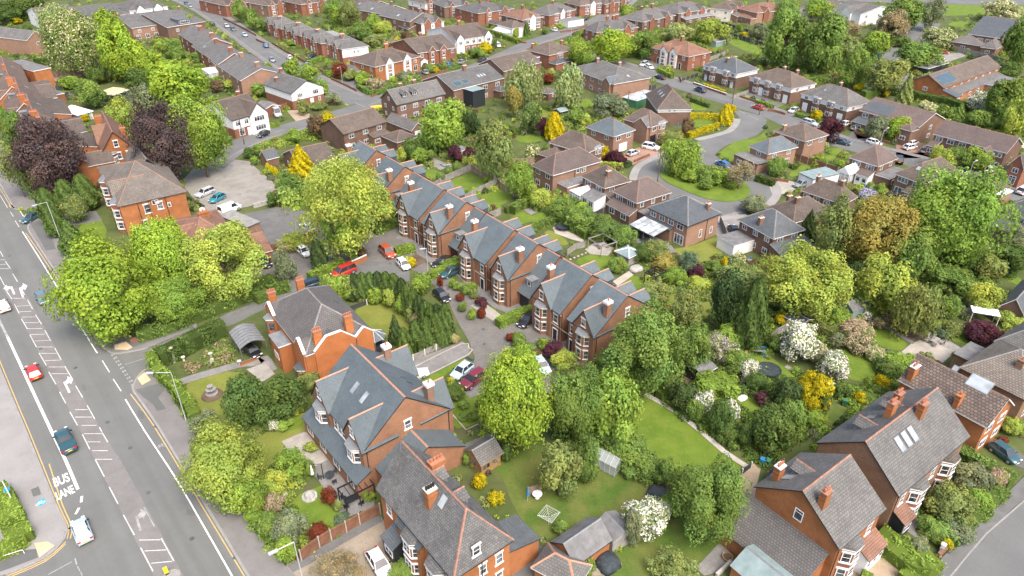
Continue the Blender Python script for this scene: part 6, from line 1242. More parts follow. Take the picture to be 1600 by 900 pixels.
def hedge(pts,h=1.8,w=1.1,tone='mid',bumpy=.08,dens=34,size=.13,label=None,z=None,desc=None,name="hedge",petal=None,smooth=True):
 """clipped or loose hedge; pts are picture points of its top middle line"""
 W=[P(x,y,h)for x,y in pts];W=[Vector((q.x,q.y,0))for q in W]
 if len(W)>2 and smooth:W=resample(W,3)
 P_,N_=[],[];core=MB();ci=w*.5-.05
 Ls,Rs=ribbon_pts(W,max(.2,w-.14))
 for i in range(len(W)-1):
  a,b=W[i],W[i+1];L=(b-a).length
  if L<.05:continue
  d=(b-a)/L;nn=Vector((-d.y,d.x,0));t=depth_at(*to_px((a.x,a.y,h)),h);k=min(1.0,(110/t)**1.2)
  A=L*(w+2*h);n=int(A*dens*k)+6
  u=RNG.uniform(-.03,1.03,n)*L;s=RNG.uniform(0,w+2*h,n)
  off=np.where(s<h,-w/2,np.where(s>h+w,w/2,s-h-w/2));zz=np.where(s<h,s,np.where(s>h+w,2*h+w-s,h))
  nx=np.where(s<h,-1.,np.where(s>h+w,1.,0.));nz=np.where((s>=h)&(s<=h+w),1.,.15)
  base=np.array(a)[None]+u[:,None]*np.array(d)+off[:,None]*np.array(nn)+zz[:,None]*np.array([0,0,1.])
  nv=nx[:,None]*np.array(nn)+nz[:,None]*np.array([0,0,1.])
  wob=bumpy*(np.sin(base[:,0]*2.1)+np.sin(base[:,1]*2.6+1)+.7*np.sin(base[:,0]*5+base[:,2]*4))+RNG.normal(size=n)*.03
  base+=nv*wob[:,None];base[:,2]=np.maximum(base[:,2],.02)
  P_.append(base);N_.append(nv)
  q=[Rs[i],Rs[i+1],Ls[i+1],Ls[i]]
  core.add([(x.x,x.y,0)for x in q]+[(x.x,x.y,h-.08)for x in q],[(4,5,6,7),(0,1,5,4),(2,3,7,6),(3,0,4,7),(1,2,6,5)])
 p=np.concatenate(P_);nr=np.concatenate(N_);t=depth_at(*to_px(p.mean(0)),h)
 tint=np.ones((len(p),3))*(1+.14*np.sin(p[:,:1]*1.3+p[:,1:2]*1.7))
 mats,pf=PET[petal];pet=RNG.uniform(size=len(p))<pf if pf else None
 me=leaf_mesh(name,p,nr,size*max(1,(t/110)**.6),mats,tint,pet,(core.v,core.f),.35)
 o=bpy.data.objects.new(name,me);o.color=(*jitcol(TONE[tone][0],.05),1);link(o);tag(o,None,"hedge")
 c=Vector(p.mean(0));c.z=0
 if label:o['label']=label
 else:AUTO.append((o,(desc or "clipped "+TONE[tone][1]+" hedge"),c))
 return o
def inpoly(W,x,y):
 c=False
 for i in range(len(W)):
  a,b=W[i],W[i-1]
  if(a.y>y)!=(b.y>y)and x<(b.x-a.x)*(y-a.y)/(b.y-a.y)+a.x:c=not c
 return c
def free(x,y,m=1.0):
 for k,ux,uy,W,D in PLOTS:
  dx,dy=x-k.x,y-k.y;a,b=dx*ux.x+dy*ux.y,dx*uy.x+dy*uy.y
  if-m<a<W+m and-m<b<D+m:return False
 for w,wd in WAYS:
  r=wd/2+m
  for i in range(len(w)-1):
   a,b=w[i],w[i+1]
   if min(a.x,b.x)-r>x or max(a.x,b.x)+r<x or min(a.y,b.y)-r>y or max(a.y,b.y)+r<y:continue
   d=b-a;t=max(0,min(1,((x-a.x)*d.x+(y-a.y)*d.y)/max(d.x*d.x+d.y*d.y,1e-6)))
   if math.hypot(a.x+d.x*t-x,a.y+d.y*t-y)<r:return False
 return not any(inpoly(q,x,y)for q in SHEETS)
def cover(name,pts,tone='mid',n=400,hmin=.3,hmax=1.1,rad=(.4,1.0),dens=26,size=.14,tones=None,excl=True):
 """undergrowth that nobody could count: one leafy mass over a patch of ground"""
 W=gp(pts);xs=[q.x for q in W];ys=[q.y for q in W]
 def inside(x,y):
  c=False
  for i in range(len(W)):
   a,b=W[i],W[i-1]
   if(a.y>y)!=(b.y>y)and x<(b.x-a.x)*(y-a.y)/(b.y-a.y)+a.x:c=not c
  return c
 area=abs(sum(W[i].x*W[(i+1)%len(W)].y-W[(i+1)%len(W)].x*W[i].y for i in range(len(W))))/2
 cl=[];want=int(area/(math.pi*((rad[0]+rad[1])/2)**2)*1.9)+3
 tr=0
 while len(cl)<want and tr<want*30:
  tr+=1;x,y=random.uniform(min(xs),max(xs)),random.uniform(min(ys),max(ys))
  if inside(x,y)and(not excl or free(x,y,.35)):cl.append((x,y,random.uniform(*rad),random.uniform(hmin,hmax)))
 P_,N_,T_=[],[],[];ts=tones or[tone]
 c0=TONE[tone][0];t=depth_at(*to_px((sum(xs)/len(xs),sum(ys)/len(ys),0)),0);k=min(1.0,(110/t)**1.3)
 for x,y,r,h in cl:
  m=int(2*math.pi*r*max(r,h)*dens*k)+5;d=sph(m,.5);d[:,2]=np.abs(d[:,2])
  s_=(1-.3*RNG.uniform(0,1,m)**2)[:,None]
  P_.append(np.array([x,y,.03])+d*s_*np.array([r,r,h]));N_.append(d);tc=TONE[random.choice(ts)][0];f=random.uniform(.8,1.2)
  T_.append(np.tile(np.array([[tc[i]/c0[i]*f for i in range(3)]]),(m,1)))
 me=leaf_mesh(name,np.concatenate(P_),np.concatenate(N_),size*max(1,(t/110)**.6),("leaf",),np.concatenate(T_),None,None,.5)
 o=bpy.data.objects.new(name,me);o.color=(*c0,1);link(o);o['kind']='stuff';return o
 # -- trees, by their crowns
T=plant
T((62,4,116,58),'pale','weeping');T((72,21,157,113),'mid','dome','chestnut',label="big horse chestnut covered in cream flower candles",name="horse_chestnut_tree")
for bb in((147,17,196,84),(156,40,212,120),(180,64,236,127),(205,77,256,128)):T(bb,'lime','dome',group="row of lime trees behind the gardens",name="lime_tree")
T((234,96,317,170),'lime','dome',label="biggest and nearest lime tree of the row, above the white house",name="lime_tree")
T((196,108,240,144),'dark','broad');T((96,119,124,138),'bright');T((118,126,163,167),'mid','lobed');T((136,105,166,129),'dark');T((193,130,245,178),'grey','weeping');T((170,152,216,206),'yg','sparse')
T((207,167,297,287),'copper','broad',label="copper beech beside the concrete yard",name="copper_beech");T((267,154,353,271),'bright','lobed',label="big bright green tree at the concrete yard entrance");T((27,184,123,303),'copper','broad',label="copper beech overhanging the main road",name="copper_beech")
T((2,226,44,305),'olive','sparse');T((0,172,36,226),'mid','lobed');T((125,178,142,190),'gold',clear=0);T((336,200,356,224),'mid','upright',clear=0)
for bb in((86,280,117,320),(114,272,149,324),(58,294,91,347),(68,322,99,367)):T(bb,'dark','column')
T((86,341,134,394),'dark','conifer');T((95,306,134,350),'olive','broad',clear=0)
T((136,228,162,255),'bright','broad',clear=0);T((158,226,182,248),'yg','broad',clear=0);T((180,235,206,250),'mid',clear=0)
T((92,372,236,526),'lime','lobed',label="huge lime green sycamore overhanging the main road corner",name="sycamore_tree");T((206,344,302,470),'lime','dome',label="rounded lime tree between the sycamore and the house");T((226,432,312,508),'bright','lobed');T((290,352,404,464),'yg','lobed',label="yellow green tree in front of the tile hung house windows")
T((456,250,586,402),'yg','sparse',label="tall thin crowned yellow green tree in front of the row",clear=.25);T((505,244,602,335),'yg','weeping');T((552,292,616,350),'yg','sparse',clear=.5);T((505,320,575,398),'bright','sparse',clear=.3)
T((444,225,495,283),'gold','conifer',label="golden cone shaped conifer behind the car park");T((432,272,484,320),'mid','lobed',clear=0);T((415,300,440,325),'dark',clear=0)
T((484,375,510,419),'deep','column');T((425,390,463,437),'grey','weeping',clear=.05);T((440,362,476,392),'yg','broad',clear=0);T((428,372,460,395),'olive','broad','cream',clear=0);T((478,370,488,382),'gold',clear=0)
for bb in((414,254,422,266),(420,258,428,270),(426,261,435,274)):T(bb,'yellow','column',group="yellow cypress shrubs in a row by the outbuilding",clear=0)
T((358,196,372,208),'gold',clear=0);T((358,182,374,200),'bright',clear=0);T((378,183,390,197),'gold','ball',clear=0);T((400,178,412,190),'gold','ball',clear=0)
for i,(x,y)in enumerate(((555,424),(567,422),(579,422),(591,421),(604,421),(616,424),(628,431),(637,440),(646,450),(656,458),(665,466),(674,472),(684,472),(692,480))):
 T((x-13,y+4,x+13,y+46+i),('deep','dark','dark')[i%3],'column',group="curving row of garden cypresses round the villa lawn",clear=0)
T((644,428,672,462),'bright','upright',clear=0)
for bb in((636,500,662,548),(652,496,680,547),(668,490,696,542),(682,476,710,536)):T(bb,'dark','column',clear=0)
T((604,490,630,538),'deep','conifer',clear=0);T((619,512,645,558),'dark','column',clear=0);T((500,428,540,478),'bright','broad',clear=0);T((525,428,560,470),'bright','broad','dots',clear=0)
T((574,448,600,476),'bright','broad',clear=0);T((598,452,622,482),'yg','broad',clear=0);T((616,460,638,492),'bright','broad',clear=0);T((632,478,652,508),'olive','broad',clear=0);T((640,490,660,518),'tan','sparse',clear=0);T((700,520,718,538),'yg','broad','pink',clear=0)
T((356,586,424,674),'dark','broad',label="dark olive rounded holly beside the fountain lawn",clear=0);T((398,588,474,656),'dark','lobed',clear=0);T((465,578,500,612),'olive',clear=0);T((298,640,348,688),'grey','sparse',clear=.05)
T((292,662,408,788),'yg','lobed',label="yellow green tree leaning over the pavement by the new house garden");T((362,745,420,815),'bright','lobed',clear=0);T((430,698,478,748),'bright','sparse',clear=0);T((408,735,452,778),'yg','broad',clear=0);T((410,770,443,802),'mid','broad','pink',clear=0);T((424,795,476,852),'grey','broad',clear=0)
T((400,800,440,850),'mid','broad',clear=0);T((428,840,462,882),'bright','broad',clear=0);T((500,762,526,792),'red','broad',clear=0);T((520,780,536,800),'olive',clear=0);T((522,800,545,818),'bluegreen',clear=0);T((476,718,492,745),'mid',clear=0);T((382,790,412,820),'bright',clear=0)
T((450,752,464,762),'yellow',clear=0);T((450,862,464,872),'yellow',clear=0);T((480,820,512,840),'red','broad',clear=0);T((440,768,452,784),'pale','broad','cream',clear=0);T((475,690,495,708),'yg',clear=0);T((430,655,458,672),'bright',clear=0);T((455,635,474,650),'yg',clear=0);T((418,655,436,673),'mid','broad','white',clear=0)
T((482,872,568,925),'tan','sparse',clear=.05);T((605,878,650,905),'mid','broad',clear=0);T((566,765,588,784),'bright','sparse',clear=0)
T((750,546,863,702),'lime','dome',label="tall lime green tree at the end of the shared drive");T((858,574,944,694),'mid','lobed');T((920,584,1004,698),'bright','broad');T((945,480,1069,617),'mid','lobed',label="big dark green sycamore beside the end villa",name="sycamore_tree");T((870,640,960,700),'dark','broad',clear=0)
T((1060,508,1110,584),'mid','broad');T((1048,454,1096,518),'olive','upright');T((1112,424,1162,518),'deep','upright');T((1154,426,1200,548),'dark','column',label="ivy clad columnar tree beside the dark yew");T((1096,520,1150,568),'olive','sparse','lilac',clear=0);T((1084,576,1151,626),'bright','lobed',clear=.05);T((1044,594,1088,642),'deep','broad',clear=0)
T((1084,610,1114,656),'mid','upright','white',clear=0);T((1131,626,1155,674),'mid','upright','white',clear=0);T((1106,622,1142,682),'dark','broad',clear=0);T((1169,633,1241,712),'dark','broad',clear=0);T((1154,560,1187,594),'mid','broad','white',clear=0);T((1072,622,1104,660),'mid','broad',clear=0);T((1118,654,1164,694),'dark','broad',clear=0);T((1150,660,1180,700),'dark','broad',clear=0)
T((1120,505,1165,545),'bright',clear=0);T((1165,580,1200,612),'dark',clear=0);T((1180,612,1205,636),'purple',clear=0);T((1130,545,1170,585),'mid','broad',clear=0)
T((847,532,882,564),'purple','broad',clear=0);T((858,545,900,578),'yg','lobed',clear=0);T((800,520,822,545),'mid','ball',clear=0);T((815,535,838,552),'mid','ball',clear=0);T((838,528,862,550),'bright',clear=0);T((830,545,850,560),'brown',clear=0);T((948,550,968,596),'tan','sparse',clear=0);T((930,555,952,575),'bright','sparse',clear=0)
T((842,690,908,775),'olive','lobed');T((895,680,938,752),'mid','lobed');T((968,700,1030,750),'mid','lobed',clear=0);T((935,672,1010,720),'mid','broad',clear=0);T((1025,718,1062,765),'mid','broad',clear=0);T((1050,712,1162,842),'mid','lobed',label="big mid green tree between the two back lawns");T((980,776,1046,842),'mid','lobed','white',label="white blossomed tree beside the grey shed",clear=.05)
T((974,800,1004,855),'grey','broad',clear=0);T((1026,772,1062,806),'bright','broad',clear=0);T((1010,875,1090,908),'olive','sparse',clear=0);T((738,738,762,764),'gold',clear=0);T((762,768,790,792),'yellow','sparse',clear=0)
T((780,695,804,722),'dark',clear=0);T((774,664,800,690),'mid',clear=0);T((720,705,740,728),'mid',clear=0);T((905,872,930,898),'mid',clear=0);T((864,812,888,836),'mid',clear=0)
T((700,592,712,608),'yg',clear=0);T((698,588,712,598),'yellow',clear=0);T((712,604,726,622),'yellow',clear=0);T((690,598,726,628),'dark',clear=0)
for bb in((716,624,734,640),(730,640,748,658),(715,645,732,658),(742,622,756,636)):T(bb,'mid',clear=0,group="low rose bushes on the corner lawn")
T((715,472,730,488),'mid',clear=0);T((730,482,744,500),'bright',clear=0);T((742,464,762,482),'purple',clear=0);T((745,480,760,498),'red',clear=0);T((712,458,726,472),'red',clear=0);T((708,440,720,455),'bright',clear=0);T((682,432,692,450),'red',clear=0);T((700,436,714,452),'bright',clear=0)
T((636,402,650,418),'yellow','ball',clear=0);T((630,400,642,414),'yg',clear=0);T((552,385,574,402),'brown',clear=0);T((544,395,556,405),'mid','ball',clear=0)
T((720,446,736,462),'mid',clear=0);T((734,450,748,468),'olive',clear=0);T((790,520,806,534),'red',clear=0)
T((744,189,800,284),'olive','upright',label="tall olive birch between the back lawns",bark='bark_pale',name="birch_tree");T((657,155,728,233),'bright','lobed',label="bright green tree below the black extension");T((625,216,660,252),'dark','broad',clear=0);T((618,230,636,256),'yg',clear=0);T((700,228,722,256),'purple',clear=0);T((722,230,744,246),'purple',clear=0)
for bb in((681,269,695,282),(694,260,707,273),(707,253,721,268),(667,234,679,248)):T(bb,'mid','ball',clear=.3,group="clipped ball trees along the garden fence")
T((720,175,752,215),'deep','broad',clear=0);T((705,232,716,242),'yellow',clear=0);T((728,245,745,262),'yg',clear=0);T((792,254,834,310),'bright','upright');T((790,92,847,162),'pale','weeping',bark='bark_pale',name="birch_tree");T((861,97,913,168),'pale','weeping',bark='bark_pale',name="birch_tree");T((790,135,815,180),'rust','upright');T((812,160,846,212),'dark','lobed','dots',clear=0)
T((852,176,880,220),'gold','column',clear=0);T((838,185,858,215),'purple',clear=0);T((868,190,890,212),'olive',clear=0);T((904,178,924,200),'yg',clear=0);T((885,165,910,196),'mid',clear=0);T((926,145,978,186),'grey','lobed',clear=0);T((818,226,842,252),'mid','broad','cream',clear=0);T((932,225,950,250),'gold','upright',clear=0);T((950,235,974,258),'purple',clear=0)
T((885,64,930,103),'bright','lobed');T((925,48,990,96),'lime','dome',label="bright lime green tree among the avenue back gardens");T((985,50,1028,88),'mid','lobed');T((1035,38,1082,68),'pale','broad',clear=0);T((1088,29,1136,66),'yg','lobed');T((965,8,990,30),'bright');T((985,55,1000,75),'rust','upright');T((846,115,866,132),'red',clear=0)
T((1034,213,1096,270),'bright','weeping',label="drooping bright green tree on the turning circle island");T((1137,250,1178,294),'tan','sparse',label="bare pinkish tree on the turning circle island")
for bb in((1066,264,1090,286),(1088,262,1114,288),(1110,266,1136,292),(1092,278,1114,298),(1134,278,1154,296)):T(bb,'bright' if bb[0]%4 else 'mid',clear=0,group="shrubs on the turning circle island")
T((1160,305,1200,335),'grey','broad',clear=0);T((1196,245,1228,278),'mid','broad',clear=.02);T((1124,163,1146,196),'yellow','column',clear=0);T((1138,164,1150,180),'gold',clear=0);T((1062,186,1084,212),'brown','broad',clear=0);T((1030,205,1065,228),'olive',clear=0)
T((825,295,862,328),'yg',clear=0);T((856,310,900,342),'mid',clear=0);T((880,322,930,362),'mid',clear=0);T((896,316,920,332),'lime',clear=0);T((920,340,970,378),'dark',clear=0);T((955,352,992,388),'mid',clear=0);T((925,335,960,365),'mid',clear=0);T((820,350,838,368),'mid',clear=0);T((958,388,972,398),'rust',clear=0)
T((950,402,982,428),'mid',clear=0);T((990,380,1022,412),'dark',clear=0);T((1005,374,1045,410),'olive',clear=0);T((1022,398,1062,428),'rust',clear=0);T((1040,398,1058,420),'mid',clear=0);T((1040,418,1075,446),'bright',clear=0);T((1058,392,1092,432),'bluegreen','broad',clear=0);T((1075,412,1100,440),'purple',clear=0);T((1074,432,1110,452),'yg',clear=0);T((1104,404,1130,426),'mid',clear=0);T((1126,402,1137,424),'yellow',clear=0);T((1140,395,1168,422),'mid','broad','cream',clear=0);T((1120,422,1200,450),'olive',clear=0);T((1020,428,1034,448),'pale',clear=0)
T((1195,383,1323,498),'yg','broad',label="wide yellow green tree below the slate hipped house");T((1246,326,1281,382),'deep','conifer');T((1273,308,1338,412),'olive','sparse');T((1320,306,1427,418),'rust','dome',label="orange brown domed tree beside the huge green tree");T((1424,262,1563,418),'bright','lobed',label="huge bright green tree behind the brown bungalow roofs");T((1393,358,1465,442),'mid','lobed');T((1338,403,1422,492),'yg','lobed');T((1400,438,1466,524),'olive','weeping');T((1318,410,1356,452),'deep','broad',clear=0)
T((1456,414,1525,460),'mid','lobed',clear=.05);T((1512,440,1562,490),'yg','lobed',clear=.05);T((1545,380,1612,430),'dark','lobed',clear=0);T((1525,398,1570,436),'olive',clear=0);T((1480,385,1530,425),'dark',clear=0);T((1570,352,1612,392),'grey',clear=0);T((1510,502,1564,540),'purple','broad',label="dark purple maple by the white awning",name="maple_tree",clear=0);T((1558,484,1600,512),'yg',clear=0);T((1462,460,1500,500),'mid',clear=0)
T((1219,502,1279,565),'mid','lobed','white',label="large white blossomed shrub in the middle garden",clear=.03);T((1280,549,1324,596),'mid','lobed','white',clear=0);T((1262,532,1294,572),'grey','broad','cream',clear=0);T((1240,579,1298,644),'yellow','lobed',label="bright yellow tree between the dark conifers and cold frames",clear=.03);T((1312,496,1361,530),'tan','broad','beige',clear=0);T((1320,518,1361,552),'dark','broad','beige',clear=0);T((1204,588,1252,645),'deep','broad',clear=0);T((1215,620,1262,664),'mid','broad',clear=0);T((1255,640,1292,670),'bright',clear=0);T((1270,610,1296,650),'dark',clear=0)
T((1210,488,1240,510),'yellow',clear=0);T((1290,480,1330,512),'bright',clear=0);T((1376,550,1426,582),'bright',clear=0);T((1352,540,1382,565),'pale','broad','cream',clear=0);T((1366,560,1410,590),'dark',clear=0);T((1334,612,1356,632),'yellow',clear=0);T((1366,586,1390,606),'gold',clear=0);T((1300,598,1330,625),'dark',clear=0);T((1295,520,1318,545),'grey',clear=0);T((1345,485,1362,500),'grey','broad','white',clear=0);T((1380,488,1402,508),'brown','broad','beige',clear=0);T((1365,497,1385,512),'tan','sparse',clear=.3);T((1345,512,1362,532),'pale','sparse',clear=.2)
T((1200,520,1228,550),'mid',clear=0);T((1205,460,1250,490),'olive','broad',clear=0);T((1470,500,1500,528),'olive','weeping',clear=0);T((1460,512,1488,530),'bluegreen',clear=0);T((1506,540,1530,555),'bluegreen',clear=0)
T((1450,755,1520,820),'olive','broad',label="grey flowered rounded shrub in front of the skylight house",clear=0);T((1490,720,1545,765),'grey','lobed',clear=0);T((1540,730,1572,762),'olive','broad','pink',clear=0);T((1436,806,1482,842),'mid','broad',clear=0);T((1468,812,1520,845),'grey','broad',clear=0);T((1446,825,1476,850),'dark',clear=0);T((1468,840,1488,860),'gold',clear=0);T((1420,838,1452,872),'grey',clear=0);T((1510,765,1550,800),'bright',clear=0);T((1520,800,1545,815),'mid',clear=0);T((1504,732,1522,742),'yellow',clear=0);T((1502,770,1514,785),'yellow',clear=0);T((1562,682,1576,692),'red',clear=0);T((1565,652,1600,680),'yg',clear=0);T((1490,745,1515,765),'brown',clear=0)
T((1197,14,1256,102),'mid','lobed');T((1254,22,1322,110),'mid','lobed');T((1214,0,1250,32),'mid');T((1261,0,1303,30),'bright');T((1371,18,1417,64),'tan','broad');T((1383,-4,1441,46),'mid','lobed');T((1439,0,1480,44),'grey','sparse');T((1442,44,1489,73),'mid','broad','cream',clear=.1);T((1347,50,1389,89),'bright');T((1319,74,1363,133),'mid','sparse');T((1359,91,1419,145),'olive','lobed');T((1404,67,1471,107),'mid','broad',clear=.05);T((1404,114,1431,164),'olive','conifer',clear=.05);T((1540,1,1595,32),'pale','broad','cream');T((1569,30,1616,100),'mid','lobed');T((1545,96,1592,124),'dark',clear=0);T((1544,124,1608,192),'mid','lobed');T((1572,150,1616,206),'yg','weeping');T((1515,144,1552,177),'mid','lobed','white');T((1489,160,1511,188),'mid','conifer',clear=0);T((1478,168,1500,186),'mid',clear=0)
T((1512,172,1550,198),'mid',clear=0);T((1550,180,1585,206),'mid',clear=0);T((1279,182,1317,220),'purple','lobed',label="small purple leaved tree beside the parked cars");T((1354,181,1389,217),'grey','lobed');T((1384,183,1419,218),'lime','lobed');T((1452,230,1490,262),'yg','lobed');T((1478,228,1512,262),'mid','lobed');T((1508,232,1548,264),'bright','lobed');T((1335,130,1350,142),'yellow',clear=0);T((1385,115,1396,132),'yellow',clear=0);T((1380,142,1390,152),'yellow',clear=0);T((1266,172,1286,190),'gold',clear=0);T((1280,264,1306,282),'tan','broad','pink',clear=0);T((1270,264,1286,278),'yg',clear=0);T((1340,294,1370,315),'grey','broad','mauve',clear=0);T((1352,306,1372,318),'red',clear=0);T((1365,286,1386,308),'bright',clear=0)
T((1432,158,1462,176),'pale','broad','cream',clear=0);T((1440,156,1450,164),'yellow',clear=0);T((1300,30,1345,60),'tan','sparse');T((1240,55,1275,105),'olive','lobed');T((1300,55,1345,100),'olive','sparse');T((1174,36,1204,62),'grey',clear=0);T((1147,38,1162,54),'mid',clear=0);T((1158,50,1170,58),'gold',clear=0);T((1384,55,1422,72),'dark',clear=0);T((1596,180,1610,210),'olive',clear=0)
T((503,0,536,36),'mid');T((530,2,562,42),'olive','upright');T((515,10,535,40),'bright');T((444,91,470,120),'bright',clear=.05);T((466,102,498,130),'bright',clear=.05);T((496,174,528,210),'yellow','lobed',label="bright yellow laburnum at the street side by the brown house");T((480,178,506,216),'brown','broad',clear=.05);T((448,200,472,224),'bright',clear=0);T((490,125,514,150),'bright',clear=0);T((492,205,512,214),'yg',clear=0)
T((560,42,577,63),'yellow',clear=0);T((584,34,615,54),'yg',clear=0);T((571,22,594,45),'bright');T((545,36,580,66),'mid',clear=0);T((615,58,626,66),'yellow',clear=0);T((600,62,622,82),'tan','sparse','pink',clear=0);T((624,50,646,65),'brown',clear=0);T((568,55,600,75),'olive','broad','dots',clear=0);T((540,50,560,66),'grey',clear=0);T((745,66,769,84),'yellow',label="bright yellow forsythia in front of the half timbered semis",clear=0);T((735,75,756,92),'mid',clear=0);T((768,62,778,78),'dark',clear=0)
T((505,92,518,108),'bright',clear=0);T((516,97,542,122),'red','sparse',clear=0);T((504,94,518,106),'tan','broad','yellow',clear=0);T((535,108,560,126),'olive',clear=0);T((552,112,580,132),'bright',clear=0);T((572,122,600,142),'mid','broad','pink',clear=0);T((618,112,646,126),'grey',clear=0);T((666,104,680,114),'mid',clear=0);T((677,106,688,114),'yellow',clear=0);T((440,98,456,110),'mid',clear=0);T((441,70,452,78),'pale',clear=0);T((448,62,462,72),'bright',clear=0)
T((462,155,484,180),'olive','sparse',clear=0);T((484,158,512,172),'olive',clear=0);T((508,146,532,165),'grey','broad',clear=0);T((400,100,430,130),'bright',clear=0);T((392,130,416,152),'mid',clear=0);T((412,128,432,152),'dark',clear=0);T((405,115,425,138),'mid',clear=0);T((330,95,356,110),'mid',clear=0);T((365,112,390,132),'grey','broad',clear=0);T((345,125,372,136),'yg',clear=0);T((328,125,350,145),'brown',clear=0);T((300,82,318,102),'mid',clear=0);T((255,62,285,92),'mid',clear=0);T((240,65,260,82),'bright',clear=0);T((285,24,310,50),'bright',clear=.05);T((268,80,295,96),'mid','broad',clear=0);T((256,68,268,82),'yellow',clear=0);T((288,92,302,104),'yg',clear=0)
T((328,0,342,16),'dark','column');T((362,0,384,32),'mid');T((380,14,404,44),'mid');T((398,30,416,48),'mid');T((720,170,745,205),'dark',clear=0);T((795,120,820,150),'olive');T((772,240,800,260),'olive',clear=0)
for bb in((0,0,45,30),(18,-6,62,22),(45,-4,72,24),(-12,12,26,36)):T(bb,'dark','lobed',group="dark wood at the top left edge")
T((20,28,34,38),'gold',clear=0);T((36,38,50,54),'dark',clear=0);T((380,230,398,248),'dark',clear=0);T((395,226,412,244),'mid',clear=0);T((0,160,12,200),'mid');T((640,232,668,256),'bright',clear=0)
T((1000,440,1050,476),'olive',clear=0);T((1005,560,1050,612),'mid',clear=0);T((960,560,1010,620),'bright',clear=0);T((975,615,1000,655),'mid',clear=0)
T((832,66,842,80),'bright',clear=0);T((800,44,812,60),'yg',clear=0);T((818,36,828,58),'dark','column',clear=0);T((846,46,856,54),'dark',clear=0)
# -- hedges
H_=hedge
H_([(556,436),(590,431),(616,436),(640,454),(660,474),(680,488),(694,503),(688,518),(668,526),(650,532)],2.4,1.4,'dark',.2,desc="tall dense dark curved hedge")
H_(Z(3,1,975,395,1130,325,1280,245,1390,200),2.6,2.2,'dark',.16,desc="tall dark hedge");H_(Z(3,1,935,390,975,480,1040,540,1120,640,1180,720,1215,780),2.0,1.5,'bright',.22,desc="loose bright green roadside hedge")
H_(Z(3,1,850,265,1000,225,1240,130,1420,60,1600,-20)+[(425,428)],2.0,1.8,'mid',.18,desc="long green hedge along the side road");H_(Z(2,2,330,810,420,770,540,720),1.7,1.8,'bright',.15)
H_([(418,448),(450,440)],1.8,1.6,'mid',.15);H_([(398,462),(418,452)],1.6,1.6,'mid',.2)
H_(Z(4,1,-40,330,20,420,70,540,120,650),1.6,2.4,'bright',.05,label="clipped bright hedge along the left pavement corner");H_(Z(4,1,-60,740,40,700,140,640),1.4,1.8,'bright',.05,label="clipped hedge return beside the white bench at left edge")
H_(Z(2,2,740,520,885,465),1.6,1.7,'mid',.06,label="clipped hedge under the pale tree at the second villa");H_(Z(2,2,870,650,985,625),1.5,1.9,'bright',.05,label="square clipped hedge beside the rust red car");H_(Z(2,2,1085,800,1255,730),1.5,1.4,'bright',.05,label="clipped hedge between the black car and dark blue saloon");H_(Z(3,2,1510,200,1640,140)+[(832,478)],1.5,1.5,'bright',.05,label="clipped hedge before the dormered garage")
H_([(690,412),(722,398)],1.4,1.2,'mid',.05)
H_(Z(3,2,1290,0,1370,-30),1.2,1.6,'bright',.06);H_(Z(3,3,10,275,60,320),1.0,1.0,'bright',.1)
H_(Z(4,4,1205,90,1310,150,1420,210,1540,285),1.7,1.7,'mid',.08,label="long clipped hedge along the drive of the blue car");H_(Z(4,4,690,620,800,690,930,780,1040,760),1.7,3.0,'bright',.2,desc="broad bright green hedge");H_(Z(4,4,590,880,660,905),1.2,1.2,'bright',.08);H_(Z(4,4,850,895,920,870),1.2,1.4,'bright',.08)
H_([(1475,845),(1520,805),(1570,762)],1.2,1.6,'mid',.2,desc="loose green front hedge")
H_(Z(1,3,1110,705,1290,710),1.6,1.2,'yellow',.04,label="clipped golden hedge, the one farther from the road bend");H_(Z(1,3,1100,830,1190,800,1290,765),1.6,1.2,'yellow',.04,label="clipped golden hedge, nearest the road bend");H_(Z(1,3,1200,520,1330,565),1.2,1.2,'yellow',.06,label="low yellow hedge in front of the dark slate semis");H_(Z(1,3,1120,610,1230,650),1.2,.9,'dark',.06)
H_(Z(2,3,530,110,690,120),1.5,1.2,'yg',.05);H_(Z(2,3,590,60,640,70,700,95),1.8,2.4,'purple',.1,label="dark purple hedge beside the block drive");H_(Z(2,3,525,60,560,15),1.8,.8,'gold',.06)
H_(Z(1,3,915,425,1005,465),1.5,1.4,'bright',.06);H_(Z(1,3,350,240,440,225),1.6,1.2,'bright',.06);H_(Z(1,3,440,215,465,185),2.4,.8,'dark',.06);H_(Z(1,3,1530,620,1610,650),1.2,1.2,'bright',.06)
H_(Z(1,2,1455,180,1640,245),1.8,1.6,'bright',.08);H_(Z(1,2,635,520,710,565,800,550,920,505),1.6,1.3,'mid',.06,label="clipped hedge round the corner semis' garden");H_(Z(1,2,325,380,415,350),1.6,1.2,'bright',.06);H_(Z(1,2,0,790,140,765),1.2,1.2,'bright',.1);H_(Z(1,2,170,300,290,280),1.2,.8,'mid',.1);H_(Z(1,2,1120,400,1185,420),1.2,1.0,'mid',.08);H_(Z(1,2,1340,310,1415,345),1.6,2.0,'mid',.1)
H_(Z(1,1,215,370,380,345),3.0,2.2,'dark',.15,desc="tall dark hedge in back gardens");H_(Z(1,1,1170,420,1260,405),1.6,1.4,'mid',.1);H_(Z(1,1,1250,500,1460,465),1.5,1.4,'bright',.08);H_(Z(1,1,1240,520,1360,505),1.2,1.0,'mid',.08);H_(Z(1,1,1360,810,1430,870),1.8,1.2,'mid',.08)
